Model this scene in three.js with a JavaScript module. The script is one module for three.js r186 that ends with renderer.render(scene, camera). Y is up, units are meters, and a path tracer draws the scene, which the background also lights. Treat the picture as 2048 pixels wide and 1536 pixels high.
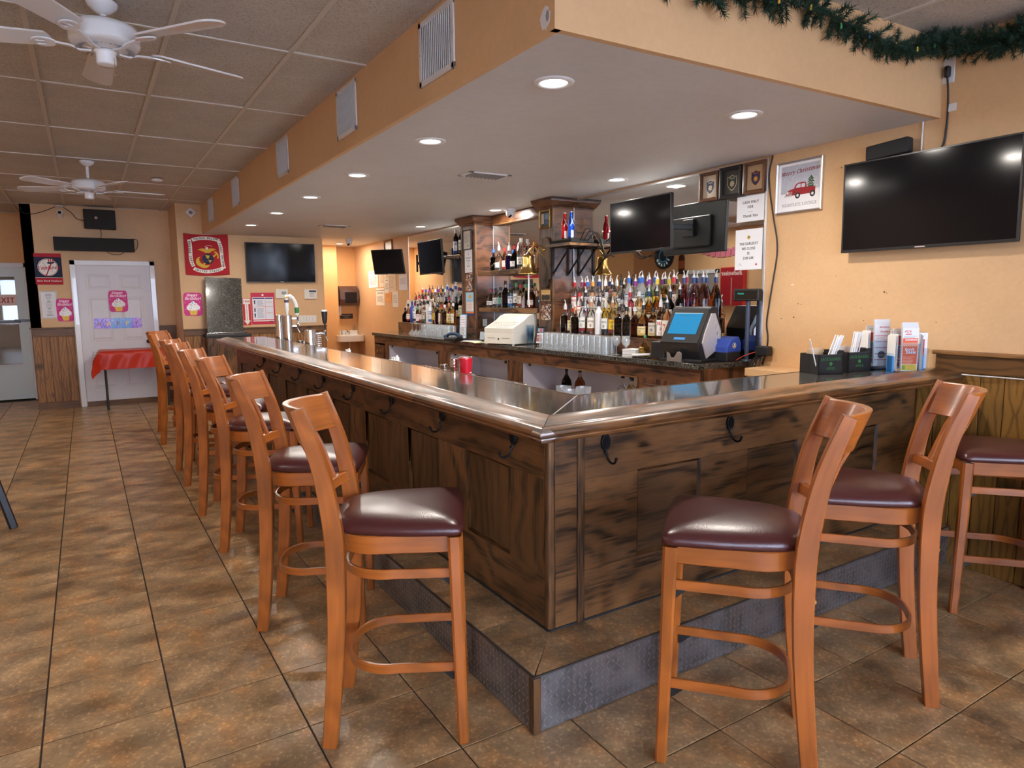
import * as THREE from 'three';
import { RoundedBoxGeometry } from 'three/addons/geometries/RoundedBoxGeometry.js';
import { mergeGeometries, mergeVertices, toCreasedNormals } from 'three/addons/utils/BufferGeometryUtils.js';
import { RectAreaLightUniformsLib } from 'three/addons/lights/RectAreaLightUniformsLib.js';

// ---------------------------------------------------------------- camera, sky, exposure
const scene = new THREE.Scene();
const renderer = new THREE.WebGLRenderer({ antialias: true });
renderer.toneMapping = THREE.LinearToneMapping;
renderer.toneMappingExposure = 1.12;
renderer.shadowMap.enabled = true;
RectAreaLightUniformsLib.init();
const camera = new THREE.PerspectiveCamera(2 * Math.atan(768 / 1354.5) * 180 / Math.PI, 4 / 3, 0.05, 60);
{
  const yaw = 0.5586, pitch = -0.1265, roll = -0.0101;
  const f = new THREE.Vector3(Math.sin(yaw) * Math.cos(pitch), Math.sin(pitch), -Math.cos(yaw) * Math.cos(pitch));
  const r = new THREE.Vector3(Math.cos(yaw), 0, Math.sin(yaw)), u = new THREE.Vector3().crossVectors(r, f);
  const r2 = r.clone().multiplyScalar(Math.cos(roll)).addScaledVector(u, Math.sin(roll));
  const u2 = u.clone().multiplyScalar(Math.cos(roll)).addScaledVector(r, -Math.sin(roll));
  camera.quaternion.setFromRotationMatrix(new THREE.Matrix4().makeBasis(r2, u2, f.clone().negate()));
  camera.position.set(0.2406, 1.5209, 2.3115);
}
// overcast winter daylight outside the storefront windows behind the camera
scene.background = new THREE.Color().setRGB(0.80, 0.92, 1.25);
scene.backgroundIntensity = 16.0;
const LAMP = 450;              // radiance of one recessed downlight (area light)
const LAMP_COLOR = new THREE.Color().setRGB(1.0, 0.92, 0.83);

// ---------------------------------------------------------------- helpers
const { PI, sin, cos, abs, sqrt, min, max, floor, pow } = Math;
const V3 = (x, y, z) => new THREE.Vector3(x, y, z);
let seed_ = 12345;
const rnd = () => { seed_ = (Math.imul(seed_, 1664525) + 1013904223) >>> 0; return seed_ / 4294967296; };
const rr = (a, b) => a + (b - a) * rnd();
const hash = (x, y, s = 0) => { let h = Math.imul(x | 0, 374761393) + Math.imul(y | 0, 668265263) + Math.imul(s | 0, 2147483647); h = Math.imul(h ^ (h >>> 13), 1274126177); return ((h ^ (h >>> 16)) >>> 0) / 4294967296; };
const sm = (t) => t * t * (3 - 2 * t), clamp = (x, a = 0, b = 1) => min(b, max(a, x)), mix = (a, b, t) => a + (b - a) * t;
// tileable value noise: px, py = cells per tile
function vn(u, v, px, py, s) {
  const x = u * px, y = v * py, x0 = floor(x), y0 = floor(y), fx = sm(x - x0), fy = sm(y - y0);
  const w = (a, p) => ((a % p) + p) % p;
  const h = (a, b) => hash(w(a, px), w(b, py), s);
  return mix(mix(h(x0, y0), h(x0 + 1, y0), fx), mix(h(x0, y0 + 1), h(x0 + 1, y0 + 1), fx), fy);
}
function fbm(u, v, px, py, s, oct = 4) { let a = .5, r = 0, n = 0; for (let i = 0; i < oct; i++) { r += a * vn(u, v, px << i, py << i, s + i * 17); n += a; a *= .5; } return r / n; }
function dtex(w, h, fn, srgb = true) {
  const d = new Uint8Array(w * h * 4);
  for (let y = 0; y < h; y++) for (let x = 0; x < w; x++) {
    const c = fn((x + .5) / w, (y + .5) / h), i = (y * w + x) * 4;
    if (typeof c === 'number') { d[i] = d[i + 1] = d[i + 2] = clamp(c) * 255; } else { d[i] = clamp(c[0]) * 255; d[i + 1] = clamp(c[1]) * 255; d[i + 2] = clamp(c[2]) * 255; }
    d[i + 3] = 255;
  }
  const t = new THREE.DataTexture(d, w, h); t.wrapS = t.wrapT = THREE.RepeatWrapping; t.magFilter = THREE.LinearFilter; t.minFilter = THREE.LinearMipmapLinearFilter;
  t.generateMipmaps = true; if (srgb) t.colorSpace = THREE.SRGBColorSpace; t.needsUpdate = true; return t;
}
function canvas(w, h, draw) {
  const c = document.createElement('canvas'); c.width = w; c.height = h; const g = c.getContext('2d'); draw(g, w, h);
  const t = new THREE.CanvasTexture(c); t.colorSpace = THREE.SRGBColorSpace; t.anisotropy = 8; return t;
}
const rep = (t, a, b = a) => { const c = t.clone(); c.repeat.set(a, b); c.needsUpdate = true; return c; };
const mat = (color, roughness = .6, o = {}) => new THREE.MeshPhysicalMaterial({ color, roughness, metalness: 0, ...o });
const lin = (r, g, b) => new THREE.Color().setRGB(r, g, b);

// ---- geometry: all helpers return non-indexed geometry with position, normal, uv
const flat = (g) => { const n = g.index ? g.toNonIndexed() : g; for (const k of Object.keys(n.attributes)) if (!['position', 'normal', 'uv'].includes(k)) n.deleteAttribute(k); if (!n.attributes.uv) n.setAttribute('uv', new THREE.BufferAttribute(new Float32Array(n.attributes.position.count * 2), 2)); n.morphAttributes = {}; return n; };
const merge = (list) => { const l = list.flat(9).filter(Boolean).map(flat); return l.length === 1 ? l[0] : mergeGeometries(l, false); };
const tr = (g, x = 0, y = 0, z = 0) => { g.translate(x, y, z); return g; };
const ro = (g, x = 0, y = 0, z = 0) => { if (x) g.rotateX(x); if (y) g.rotateY(y); if (z) g.rotateZ(z); return g; };
// uv in metres from the face direction; the grain axis runs along v
function uvm(g, grain = 'y', su = 1, sv = 1, ou = 0, ov = 0) {
  g = flat(g); const p = g.attributes.position, n = g.attributes.normal, uv = new Float32Array(p.count * 2), ax = 'xyz'.indexOf(grain);
  for (let i = 0; i < p.count; i += 3) {
    const fn = [0, 1, 2].map((k) => abs(n.getComponent(i, k) + n.getComponent(i + 1, k) + n.getComponent(i + 2, k)));
    const d = fn.indexOf(max(...fn)); let o = [0, 1, 2].filter((k) => k !== d);
    const va = o.includes(ax) ? ax : o[1], ua = o.find((k) => k !== va);
    for (let j = i; j < i + 3; j++) { uv[j * 2] = (p.getComponent(j, ua) + d * .37) * su + ou; uv[j * 2 + 1] = p.getComponent(j, va) * sv + ov; }
  }
  g.setAttribute('uv', new THREE.BufferAttribute(uv, 2)); return g;
}
const box = (w, h, d, x = 0, y = 0, z = 0) => tr(flat(new THREE.BoxGeometry(w, h, d)), x, y, z);
const rbox = (w, h, d, r = .005, x = 0, y = 0, z = 0, seg = 2) => tr(flat(new RoundedBoxGeometry(w, h, d, seg, min(r, w / 2.01, h / 2.01, d / 2.01))), x, y, z);
// box from corner to corner with a small chamfer
const bb = (x0, x1, y0, y1, z0, z1, r = 0) => r ? rbox(abs(x1 - x0), abs(y1 - y0), abs(z1 - z0), r, (x0 + x1) / 2, (y0 + y1) / 2, (z0 + z1) / 2, 1) : box(abs(x1 - x0), abs(y1 - y0), abs(z1 - z0), (x0 + x1) / 2, (y0 + y1) / 2, (z0 + z1) / 2);
const cyl = (r0, r1, h, x = 0, y = 0, z = 0, seg = 20, open = false) => tr(flat(new THREE.CylinderGeometry(r1, r0, h, seg, 1, open)), x, y, z);   // r0 bottom, r1 top
const ball = (r, x = 0, y = 0, z = 0, a = 16, b = 10) => tr(flat(new THREE.SphereGeometry(r, a, b)), x, y, z);
const lathe = (pts, seg = 24) => flat(new THREE.LatheGeometry(pts.map(([x, y]) => new THREE.Vector2(max(x, 1e-5), y)), seg));
const tube = (pts, r, n = 40, rs = 8, closed = false) => flat(new THREE.TubeGeometry(new THREE.CatmullRomCurve3(pts.map((p) => V3(...p)), closed), n, r, rs, closed));
const torus = (R, r, a = 24, b = 8) => flat(new THREE.TorusGeometry(R, r, b, a));
const plane = (w, h, x = 0, y = 0, z = 0) => tr(flat(new THREE.PlaneGeometry(w, h)), x, y, z);
const extrude = (pts, depth, bevel = 0, holes = []) => {
  const s = pts instanceof THREE.Shape ? pts : new THREE.Shape(pts.map(([x, y]) => new THREE.Vector2(x, y)));
  for (const h of holes) s.holes.push(h instanceof THREE.Path ? h : new THREE.Path(h.map(([x, y]) => new THREE.Vector2(x, y))));
  return flat(new THREE.ExtrudeGeometry(s, { depth, bevelEnabled: bevel > 0, bevelSize: bevel, bevelThickness: bevel, bevelSegments: 2, curveSegments: 16 }));
};
const crease = (g, a = .6) => flat(toCreasedNormals(g, a));
// loft through sections (arrays of [x,y,z], same count); uv: u round the section, v along it, in metres
function loft(secs, { caps = true, closed = false, angle = .6 } = {}) {
  const n = secs[0].length, P = [], U = []; let vl = 0; const vs = [0];
  const cen = secs.map((s) => s.reduce((a, p) => [a[0] + p[0] / n, a[1] + p[1] / n, a[2] + p[2] / n], [0, 0, 0]));
  for (let i = 1; i < secs.length; i++) { vl += Math.hypot(cen[i][0] - cen[i - 1][0], cen[i][1] - cen[i - 1][1], cen[i][2] - cen[i - 1][2]); vs.push(vl); }
  const us = [0]; for (let j = 1; j <= n; j++) { const a = secs[0][j - 1], b = secs[0][j % n]; us.push(us[j - 1] + Math.hypot(a[0] - b[0], a[1] - b[1], a[2] - b[2])); }
  const tri = (a, b, c, ua, ub, uc) => { P.push(...a, ...b, ...c); U.push(...ua, ...ub, ...uc); };
  const m = closed ? secs.length : secs.length - 1;
  for (let i = 0; i < m; i++) for (let j = 0; j < n; j++) {
    const A = secs[i], B = secs[(i + 1) % secs.length], k = (j + 1) % n, v0 = vs[i], v1 = vs[i + 1] ?? vs[i] + .1;
    tri(A[j], A[k], B[j], [us[j], v0], [us[j + 1], v0], [us[j], v1]); tri(A[k], B[k], B[j], [us[j + 1], v0], [us[j + 1], v1], [us[j], v1]);
  }
  if (caps && !closed) for (const [i, f] of [[0, 1], [secs.length - 1, 0]]) { const s = secs[i]; for (let j = 0; j < n; j++) { const k = (j + 1) % n; f ? tri(cen[i], s[k], s[j], [0, 0], [us[j + 1], .02], [us[j], .02]) : tri(cen[i], s[j], s[k], [0, 0], [us[j], .02], [us[j + 1], .02]); } }
  const g = new THREE.BufferGeometry(); g.setAttribute('position', new THREE.BufferAttribute(new Float32Array(P), 3)); g.setAttribute('uv', new THREE.BufferAttribute(new Float32Array(U), 2));
  g.computeVertexNormals(); return crease(g, angle);
}
// sections of a bar of size a x b along a path; up = direction of b
function bar(path, a, b, up = [0, 1, 0], o = {}) {
  const ps = path.map((p) => V3(...p)), U0 = V3(...up), secs = [];
  for (let i = 0; i < ps.length; i++) {
    const t = (ps[min(i + 1, ps.length - 1)]).clone().sub(ps[max(i - 1, 0)]).normalize();
    const s = V3().crossVectors(t, U0).normalize(), u = V3().crossVectors(s, t).normalize();
    const aa = typeof a === 'function' ? a(i / (ps.length - 1)) : a, b2 = typeof b === 'function' ? b(i / (ps.length - 1)) : b, c = min(aa, b2) * .18;
    const q = [[-aa / 2 + c, -b2 / 2], [aa / 2 - c, -b2 / 2], [aa / 2, -b2 / 2 + c], [aa / 2, b2 / 2 - c], [aa / 2 - c, b2 / 2], [-aa / 2 + c, b2 / 2], [-aa / 2, b2 / 2 - c], [-aa / 2, -b2 / 2 + c]];
    secs.push(q.map(([x, y]) => ps[i].clone().addScaledVector(s, x).addScaledVector(u, y).toArray()));
  }
  return loft(secs, o);
}
// ---- objects
const used = {};
const numbered = (n) => { if (!(n in used)) { used[n] = 0; return n; } used[n]++; return n + '_' + String(used[n]).padStart(3, '0'); };
const tag = (o, label, category, group) => { o.userData.label = label; o.userData.category = category; if (group) o.userData.group = group; return o; };
function thing(name, label, category, [x, y, z] = [0, 0, 0], turn = 0, group) {
  const o = new THREE.Group(); o.name = numbered(name); o.position.set(x, y, z); o.rotation.y = turn; scene.add(o); return tag(o, label, category, group);
}
function part(parent, name, geo, m, label) {
  const o = new THREE.Mesh(Array.isArray(geo) ? merge(geo) : geo, m); o.name = name; o.castShadow = o.receiveShadow = true; if (label) o.userData.label = label; parent.add(o); return o;
}
function single(name, label, category, geo, m, [x, y, z] = [0, 0, 0], turn = 0, group) {
  const o = new THREE.Mesh(Array.isArray(geo) ? merge(geo) : geo, m); o.name = numbered(name); o.position.set(x, y, z); o.rotation.y = turn; o.castShadow = o.receiveShadow = true; scene.add(o); return tag(o, label, category, group);
}
function struct(name, geo, m) { const o = new THREE.Mesh(Array.isArray(geo) ? merge(geo) : geo, m); o.name = numbered(name); o.userData.kind = 'structure'; o.castShadow = o.receiveShadow = true; scene.add(o); return o; }
function copy(src, label, pos, turn = 0) { const c = src.clone(); c.name = numbered(src.name.replace(/_\d{3}$/, '')); c.userData = { ...src.userData }; if (label) c.userData.label = label; c.position.set(...pos); c.rotation.y = turn; scene.add(c); return c; }
const ORD = ['first', 'second', 'third', 'fourth', 'fifth', 'sixth', 'seventh', 'eighth', 'ninth', 'tenth', 'eleventh', 'twelfth', 'thirteenth', 'fourteenth', 'fifteenth', 'sixteenth', 'seventeenth', 'eighteenth'];

// the right-hand wall runs slightly off the z axis
const WS = -0.0241, WALLTURN = -(PI / 2 + 0.0241);
const wx = (z, d = 0) => 4.317 + WS * z - d;
const wallThing = (name, label, cat, z, y, d = 0, group) => thing(name, label, cat, [wx(z, d), y, z], WALLTURN, group);
const H = 2.879, HS = 2.479, ZFAR = -9.37, ZB = -8.45;
// ---------------------------------------------------------------- textures and materials
// oak: strong dark pores along v
const oakT = dtex(512, 1024, (u, v) => {
  const warp = fbm(u, v, 3, 2, 5) * .35, ring = sin((u * 9 + warp * 9 + fbm(u, v, 2, 3, 9) * 3) * 6.283) * .5 + .5;
  const pore = pow(fbm(u, v, 128, 8, 21, 2), 2) * pow(ring, 1.6), fine = fbm(u, v, 200, 14, 33, 2);
  const t = .70 + .16 * (fbm(u, v, 4, 3, 40) - .5) * 2 - .46 * clamp(pore * 1.7) - .12 * (1 - fine);
  return [t, t * .97, t * .92];
});
const oakBump = dtex(256, 512, (u, v) => .8 - .8 * pow(fbm(u, v, 128, 8, 21, 2), 2));
// beech: fine, even
const beechT = dtex(256, 512, (u, v) => { const t = .86 + .10 * (fbm(u, v, 5, 2, 3) - .5) * 2 - .08 * pow(fbm(u, v, 110, 6, 12, 2), 2) * 2 + .05 * sin((u * 6 + fbm(u, v, 2, 2, 8) * 4) * 6.28); return [t, t * .985, t * .96]; });
// pine: wide cathedral figure with knots
const pineT = dtex(512, 1024, (u, v) => {
  const cx = abs(((u * 4) % 1) - .5) * 2, arch = pow(v * 2 % 1 - .5, 2) * 3;
  const r = sin((cx * 3.2 + arch * (1 - cx) + fbm(u, v, 6, 3, 2) * 1.9) * 7) * .5 + .5;
  let t = .78 + .2 * (fbm(u, v, 5, 4, 7) - .5) - .17 * pow(r, 4) - .08 * fbm(u, v, 150, 8, 4, 2);
  const k = Math.hypot((u - .37) * 9, (v - .62) * 16), k2 = Math.hypot((u - .84) * 10, (v - .2) * 18); if (k < 1) t *= .5 + .5 * k; if (k2 < 1) t *= .55 + .45 * k2;
  return [t, t * .93, t * .78];
});
const stoneT = [1, 2, 3].map((s) => dtex(384, 384, (u, v) => {
  const a = fbm(u, v, 3, 3, 100 * s, 5), b = fbm(u, v, 5, 4, 100 * s + 31, 4), c = fbm(u, v, 40, 40, 100 * s + 70, 3), d = fbm(u, v, 2, 6, 100 * s + 90, 4);
  const t = .56 + (a - .5) * .40 + (c - .5) * .16 + (d - .5) * .22, warm = clamp((b - .40) * 2.2) * .6;
  const fleck = c > .72 ? .08 : 0;
  return [t * mix(.94, 1.04, warm) + fleck, t * mix(.77, .72, warm) + fleck * .9, t * mix(.56, .42, warm) + fleck * .8];
}));
const stoneB = dtex(256, 256, (u, v) => .5 + (fbm(u, v, 30, 30, 7, 3) - .5) * .6 + (fbm(u, v, 4, 4, 9, 3) - .5) * .8, false);
const graniteT = dtex(512, 512, (u, v) => {
  const n = fbm(u, v, 90, 90, 3, 2), m = fbm(u, v, 60, 60, 50, 2), k = fbm(u, v, 5, 5, 80, 3);
  let t = .25 + (k - .5) * .10; if (n > .63) t += .30 * (n - .63) * 5; if (m > .62) t -= .14; if (n < .33) t += .10;
  return [t * 1.03, t * 1.0, t * .92];
});
const paintT = dtex(512, 512, (u, v) => { const t = .955 + (fbm(u, v, 4, 4, 2, 4) - .5) * .06 + (fbm(u, v, 70, 70, 6, 2) - .5) * .03; return [t, t, t]; });
const paintB = dtex(256, 256, (u, v) => fbm(u, v, 40, 40, 4, 3), false);
const tilePanelT = dtex(512, 512, (u, v) => { const n = fbm(u, v, 110, 110, 8, 2), t = .93 + (fbm(u, v, 3, 3, 1, 3) - .5) * .07 - (n > .68 ? .14 : 0) - (fbm(u, v, 60, 60, 15, 2) - .5) * .08; return [t, t * .985, t * .955]; });
const leatherB = dtex(256, 256, (u, v) => { const n = fbm(u, v, 40, 40, 5, 3); return abs(n - .5) * 2; }, false);
const metalR = dtex(256, 256, (u, v) => [0, clamp(.30 + (fbm(u, v, 6, 6, 4, 4) - .5) * .7 + (fbm(u, v, 60, 60, 9, 2) - .5) * .3), 1], false);
const metalC = dtex(256, 256, (u, v) => { const t = .78 + (fbm(u, v, 5, 4, 14, 4) - .5) * .5 - (fbm(u, v, 14, 14, 19, 3) > .62 ? .16 : 0); return [t, t * .99, t * .98]; });
const clothT = dtex(128, 128, (u, v) => .9 + .1 * sin(u * 200) * sin(v * 200));

const M = {
  oak: mat(lin(.40, .185, .066), .42, { map: oakT, bumpMap: oakBump, bumpScale: .0006, clearcoat: .35, clearcoatRoughness: .3 }),
  oakRail: mat(lin(.50, .215, .070), .34, { map: oakT, clearcoat: .6, clearcoatRoughness: .12 }),
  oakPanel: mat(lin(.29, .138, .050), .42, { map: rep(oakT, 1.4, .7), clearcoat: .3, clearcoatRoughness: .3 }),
  oakBack: mat(lin(.40, .165, .075), .4, { map: oakT, bumpMap: oakBump, bumpScale: .0005, clearcoat: .4, clearcoatRoughness: .25 }),
  oakPale: mat(lin(.52, .27, .11), .4, { map: oakT, clearcoat: .3, clearcoatRoughness: .3 }),
  beech: mat(lin(.56, .158, .024), .34, { map: beechT, clearcoat: .6, clearcoatRoughness: .16 }),
  beechRaw: mat(lin(.70, .33, .09), .45, { map: beechT }),
  pine: mat(lin(.56, .315, .085), .45, { map: pineT, clearcoat: .25, clearcoatRoughness: .35 }),
  pineCap: mat(lin(.33, .17, .065), .45, { map: pineT, clearcoat: .2 }),
  pineFar: mat(lin(.62, .33, .14), .5, { map: pineT }),
  vinyl: mat(lin(.066, .013, .013), .30, { bumpMap: rep(leatherB, 3), bumpScale: .0003, clearcoat: .25, clearcoatRoughness: .3 }),
  stone: stoneT.flatMap((t, i) => [0, 1].map((k) => { const c = t.clone(); c.repeat.set(k ? -2.46 : 2.46, 2.46); c.offset.set(k * .37, i * .21); c.needsUpdate = true; const s = [1.34, 1.46, 1.40, 1.28, 1.5, 1.38][i * 2 + k]; return mat(lin(s, s * .97, s * .93), .36, { map: c, bumpMap: rep(stoneB, 2.46), bumpScale: .0012 }); })),
  grout: mat(lin(.045, .034, .026), .9),
  granite: mat(0xffffff, .16, { map: rep(graniteT, 2.2), clearcoat: .6, clearcoatRoughness: .06 }),
  orange: mat(lin(.80, .50, .255), .55, { map: rep(paintT, .8), bumpMap: rep(paintB, 2), bumpScale: .0005 }),
  orangeDeep: mat(lin(.80, .42, .15), .6, { map: rep(paintT, .8) }),
  white: mat(lin(.74, .74, .75), .5), whiteGloss: mat(lin(.80, .80, .80), .25, { clearcoat: .5 }), doorWhite: mat(lin(.74, .73, .76), .42),
  soffit: mat(lin(.72, .71, .72), .6, { map: rep(paintT, .5) }),
  panel: mat(lin(.66, .64, .62), .85, { map: rep(tilePanelT, 1.6) }), tbar: mat(lin(.62, .57, .50), .6),
  black: mat(lin(.012, .012, .013), .45), blackSatin: mat(lin(.016, .016, .018), .3), blackMatte: mat(lin(.02, .02, .02), .8), screen: mat(lin(.006, .006, .008), .10, { specularIntensity: .55 }),
  iron: mat(lin(.015, .015, .017), .5, { metalness: .6 }),
  chrome: mat(lin(.78, .78, .80), .10, { metalness: 1 }), steel: mat(lin(.56, .56, .57), .3, { metalness: 1, roughnessMap: metalR }), plate: mat(lin(.40, .40, .43), .42, { metalness: .75, map: rep(metalC, .6) }), alu: mat(lin(.66, .66, .67), .35, { metalness: 1 }),
  brass: mat(lin(.62, .40, .13), .22, { metalness: 1 }),
  mirror: mat(lin(.86, .87, .86), .015, { metalness: 1 }),
  glass: mat(lin(.93, .95, .96), .03, { transmission: .86, ior: 1.5 }), pane: mat(lin(.95, .97, .96), .02, { transmission: 1, ior: 1.5 }), acrylic: mat(lin(.88, .93, .97), .05, { transmission: 1, ior: 1.45 }),
  red: mat(lin(.62, .03, .015), .45), redCloth: mat(lin(.60, .035, .012), .38, { transmission: .12, side: THREE.DoubleSide }),
  paper: mat(lin(.82, .81, .79), .7), cream: mat(lin(.78, .74, .64), .35), beige: mat(lin(.70, .66, .58), .45),
  porcelain: mat(lin(.80, .77, .70), .18, { clearcoat: .6 }), smoke: mat(lin(.075, .035, .03), .18, { clearcoat: .7 }), rubber: mat(lin(.02, .02, .022), .7), interior: mat(lin(.60, .56, .60), .7),
  blue: mat(lin(.03, .07, .36), .4), silver: mat(lin(.62, .60, .60), .4, { metalness: .35 }), navyPole: mat(lin(.035, .05, .09), .45), grey: mat(lin(.30, .30, .31), .5),
};
const print = (t, rough = .55, o = {}) => mat(0xffffff, rough, { map: t, ...o });
// ---------------------------------------------------------------- the room
const XL = -2.6, ZBACK = 5.0;
// floor: a slab of grout with each tile laid on it
const floor_ = struct('floor', bb(XL - .1, 4.95, -.12, -.005, -10.9, ZBACK + .1), M.grout);
const camInv = new THREE.Matrix4();
camera.updateMatrixWorld(); camInv.copy(camera.matrixWorld).invert();
const seenPx = (x, y, z) => { const p = V3(x, y, z).applyMatrix4(camInv); if (p.z > -.3) return null; return [1024 - 1354.5 * p.x / p.z, 768 + 1354.5 * p.y / p.z, -p.z]; };
{
  const T = .406, w = T - .0066, d = T - .0046, tiles = [];
  const prof = [[-w / 2, -d / 2], [w / 2, -d / 2], [w / 2, d / 2], [-w / 2, d / 2]];
  const tileG = uvm(loft([[...prof.map(([a, b]) => [a, -.012, b])], [...prof.map(([a, b]) => [a, -.0012, b])], [...prof.map(([a, b]) => [a * .992, 0, b * .992])]].map((s) => s.reverse()), { angle: .3 }), 'z');
  for (let i = -7; i < 12; i++) for (let k = -13; k < 27; k++) {
    const x = (i + .5) * T, z = -(k + .5) * T; if (x < XL || x > 4.6 || z > ZBACK || z < -10.7) continue;
    const s = seenPx(x, 0, z), inside = s && s[0] > -120 && s[0] < 2170 && s[1] < 1700; tiles.push([x, z, inside ? s[2] : 99 + rnd(), hash(i, k, 4)]);
  }
  tiles.sort((a, b) => a[2] - b[2]);
  const rest = M.stone.map(() => []);
  tiles.forEach(([x, z, q, h], n) => {
    const m = floor(h * 6), turn = (floor(h * 24) % 4) * PI / 2;
    if (n < 300 && q < 99) { const t = part(floor_, 'tile', tileG, M.stone[m]); t.position.set(x, 0, z); t.rotation.y = turn % PI === 0 ? turn : 0; }
    else rest[m].push(tr(tileG.clone(), x, 0, z));
  });
  rest.forEach((l, i) => { if (l.length) part(floor_, 'distant_tiles', l, M.stone[i]).userData.kind = 'stuff'; });
}
// ceiling: slab, lay-in panels and the T-bar grid
const ceil_ = struct('ceiling', bb(XL - .1, 4.95, H + .03, H + .12, -10.9, ZBACK + .1), M.white);
{
  const gx = [], gz = []; for (let x = .10 - .605 * 5; x < 4.9; x += .605) gx.push(x); for (let z = -1.68 - 1.28 * 8; z < 5.5; z += 1.28) gz.push(z);
  const g = uvm(bb(-.292, .292, 0, .014, -.629, .629, .002), 'z');
  for (let i = 0; i < gx.length - 1; i++) for (let k = 0; k < gz.length - 1; k++) {
    const x = gx[i] + .3025, z = gz[k] + .64; if (x > 2.0 && z < -.5) continue; if (x < XL || z > ZBACK + .5 || z < -11.2) continue;
    const p = part(ceil_, 'ceiling_panel', g, M.panel); p.position.set(x, H + .003 + hash(i, k) * .004, z); p.rotation.set((hash(i, k, 3) - .5) * .004, 0, (hash(i, k, 5) - .5) * .004);
  }
  const bars = []; for (const x of gx) if (x > XL && x < 4.7) bars.push(bb(x - .012, x + .012, H - .003, H + .02, -10.8, ZBACK));
  const cross = []; for (const z of gz) if (z > -10.8 && z < ZBACK) cross.push(bb(XL, z > .3 ? 4.3 : 1.76, H - .0015, H + .02, z - .009, z + .009));
  part(ceil_, 'ceiling_grid', [bars, cross], M.tbar);
}
// dropped soffit over the bar
const zs = (x) => .219 + .0239 * (x - 1.745);
{
  const s = new THREE.Shape(); s.moveTo(1.755, -zs(1.745) + .01); s.lineTo(4.36, -zs(4.36) + .01); s.lineTo(4.62, 10.25); s.lineTo(1.755, 10.25);
  const g = ro(extrude(s, .03), -PI / 2); tr(g, 0, HS, 0);
  struct('ceiling_soffit', uvm(g, 'x'), M.soffit);
  const a = uvm(bb(1.745, 1.775, HS - .0006, H + .02, -10.2, zs(1.745)), 'y');
  const f = uvm(tr(ro(box(2.63, H - HS + .0206, .03, 1.315, 0, 0), 0, -.0239, 0), 1.745, (HS + H) / 2 + .0097, zs(1.745) - .0155), 'y');
  struct('wall_soffit_side', a, M.orange); struct('wall_soffit_front', f, M.orange);
}
// walls
const wallR = struct('wall_right', uvm(bb(-10.35, 5.2, -.02, H + .03, -.14, 0), 'y'), M.orange); wallR.position.set(4.317, 0, 0); wallR.rotation.y = WALLTURN;

struct('wall_far', uvm(bb(-.424, 1.42, -.02, H + .03, ZFAR - .14, ZFAR), 'y'), M.orange);
struct('wall_partition', uvm(bb(1.415, 3.475, -.02, H + .03, -10.3, ZB), 'y'), M.orange);
struct('wall_alcove', uvm(bb(3.475, 4.13, -.02, HS + .01, -10.3, -9.8), 'y'), M.orangeDeep); struct('wall_alcove_back', uvm(bb(4.12, 4.75, -.02, HS + .01, -10.4, -10.08), 'y'), M.orangeDeep);
struct('wall_hall', uvm(merge([bb(XL - .1, -1.55, -.02, H + .03, -10.9, -10.72), bb(-1.55, -.5, 2.13, H + .03, -10.9, -10.72), bb(-.5, .0, -.02, H + .03, -10.9, -10.72), bb(-.424, -.30, -.02, H + .03, -10.75, ZFAR)]), 'y'), M.orangeDeep);
struct('wall_left', uvm(bb(XL - .14, XL, -.02, H + .03, -10.9, ZBACK + .1), 'y'), M.orange);
// storefront wall behind the camera with three windows
{
  const w = [], xs = [[-2.2, -.5], [-.1, 1.6], [2.0, 3.7]]; let x0 = XL - .1;
  for (const [a, b] of xs) { w.push(bb(x0, a, -.02, H + .03, ZBACK, ZBACK + .15)); x0 = b; w.push(bb(a, b, -.02, .75, ZBACK, ZBACK + .15), bb(a, b, 2.35, H + .03, ZBACK, ZBACK + .15)); }
  w.push(bb(x0, 4.95, -.02, H + .03, ZBACK, ZBACK + .15));
  struct('wall_front', uvm(merge(w), 'y'), M.orange);
  xs.forEach(([a, b], i) => {
    const f = struct('window_' + (i + 1), [bb(a, b, .75, .81, ZBACK + .03, ZBACK + .12), bb(a, b, 2.29, 2.35, ZBACK + .03, ZBACK + .12), bb(a, a + .06, .81, 2.29, ZBACK + .03, ZBACK + .12), bb(b - .06, b, .81, 2.29, ZBACK + .03, ZBACK + .12), bb((a + b) / 2 - .03, (a + b) / 2 + .03, .81, 2.29, ZBACK + .04, ZBACK + .11)], M.white);
    part(f, 'pane', bb(a + .06, (a + b) / 2 - .03, .81, 2.29, ZBACK + .074, ZBACK + .078), M.pane); part(f, 'pane', bb((a + b) / 2 + .03, b - .06, .81, 2.29, ZBACK + .074, ZBACK + .078), M.pane);
  });
}
// pavement outside the windows, so that daylight also bounces up
struct('ground_outside', bb(-8, 10, -.2, -.13, ZBACK + .16, 14), mat(lin(.35, .34, .33), .9));
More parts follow.
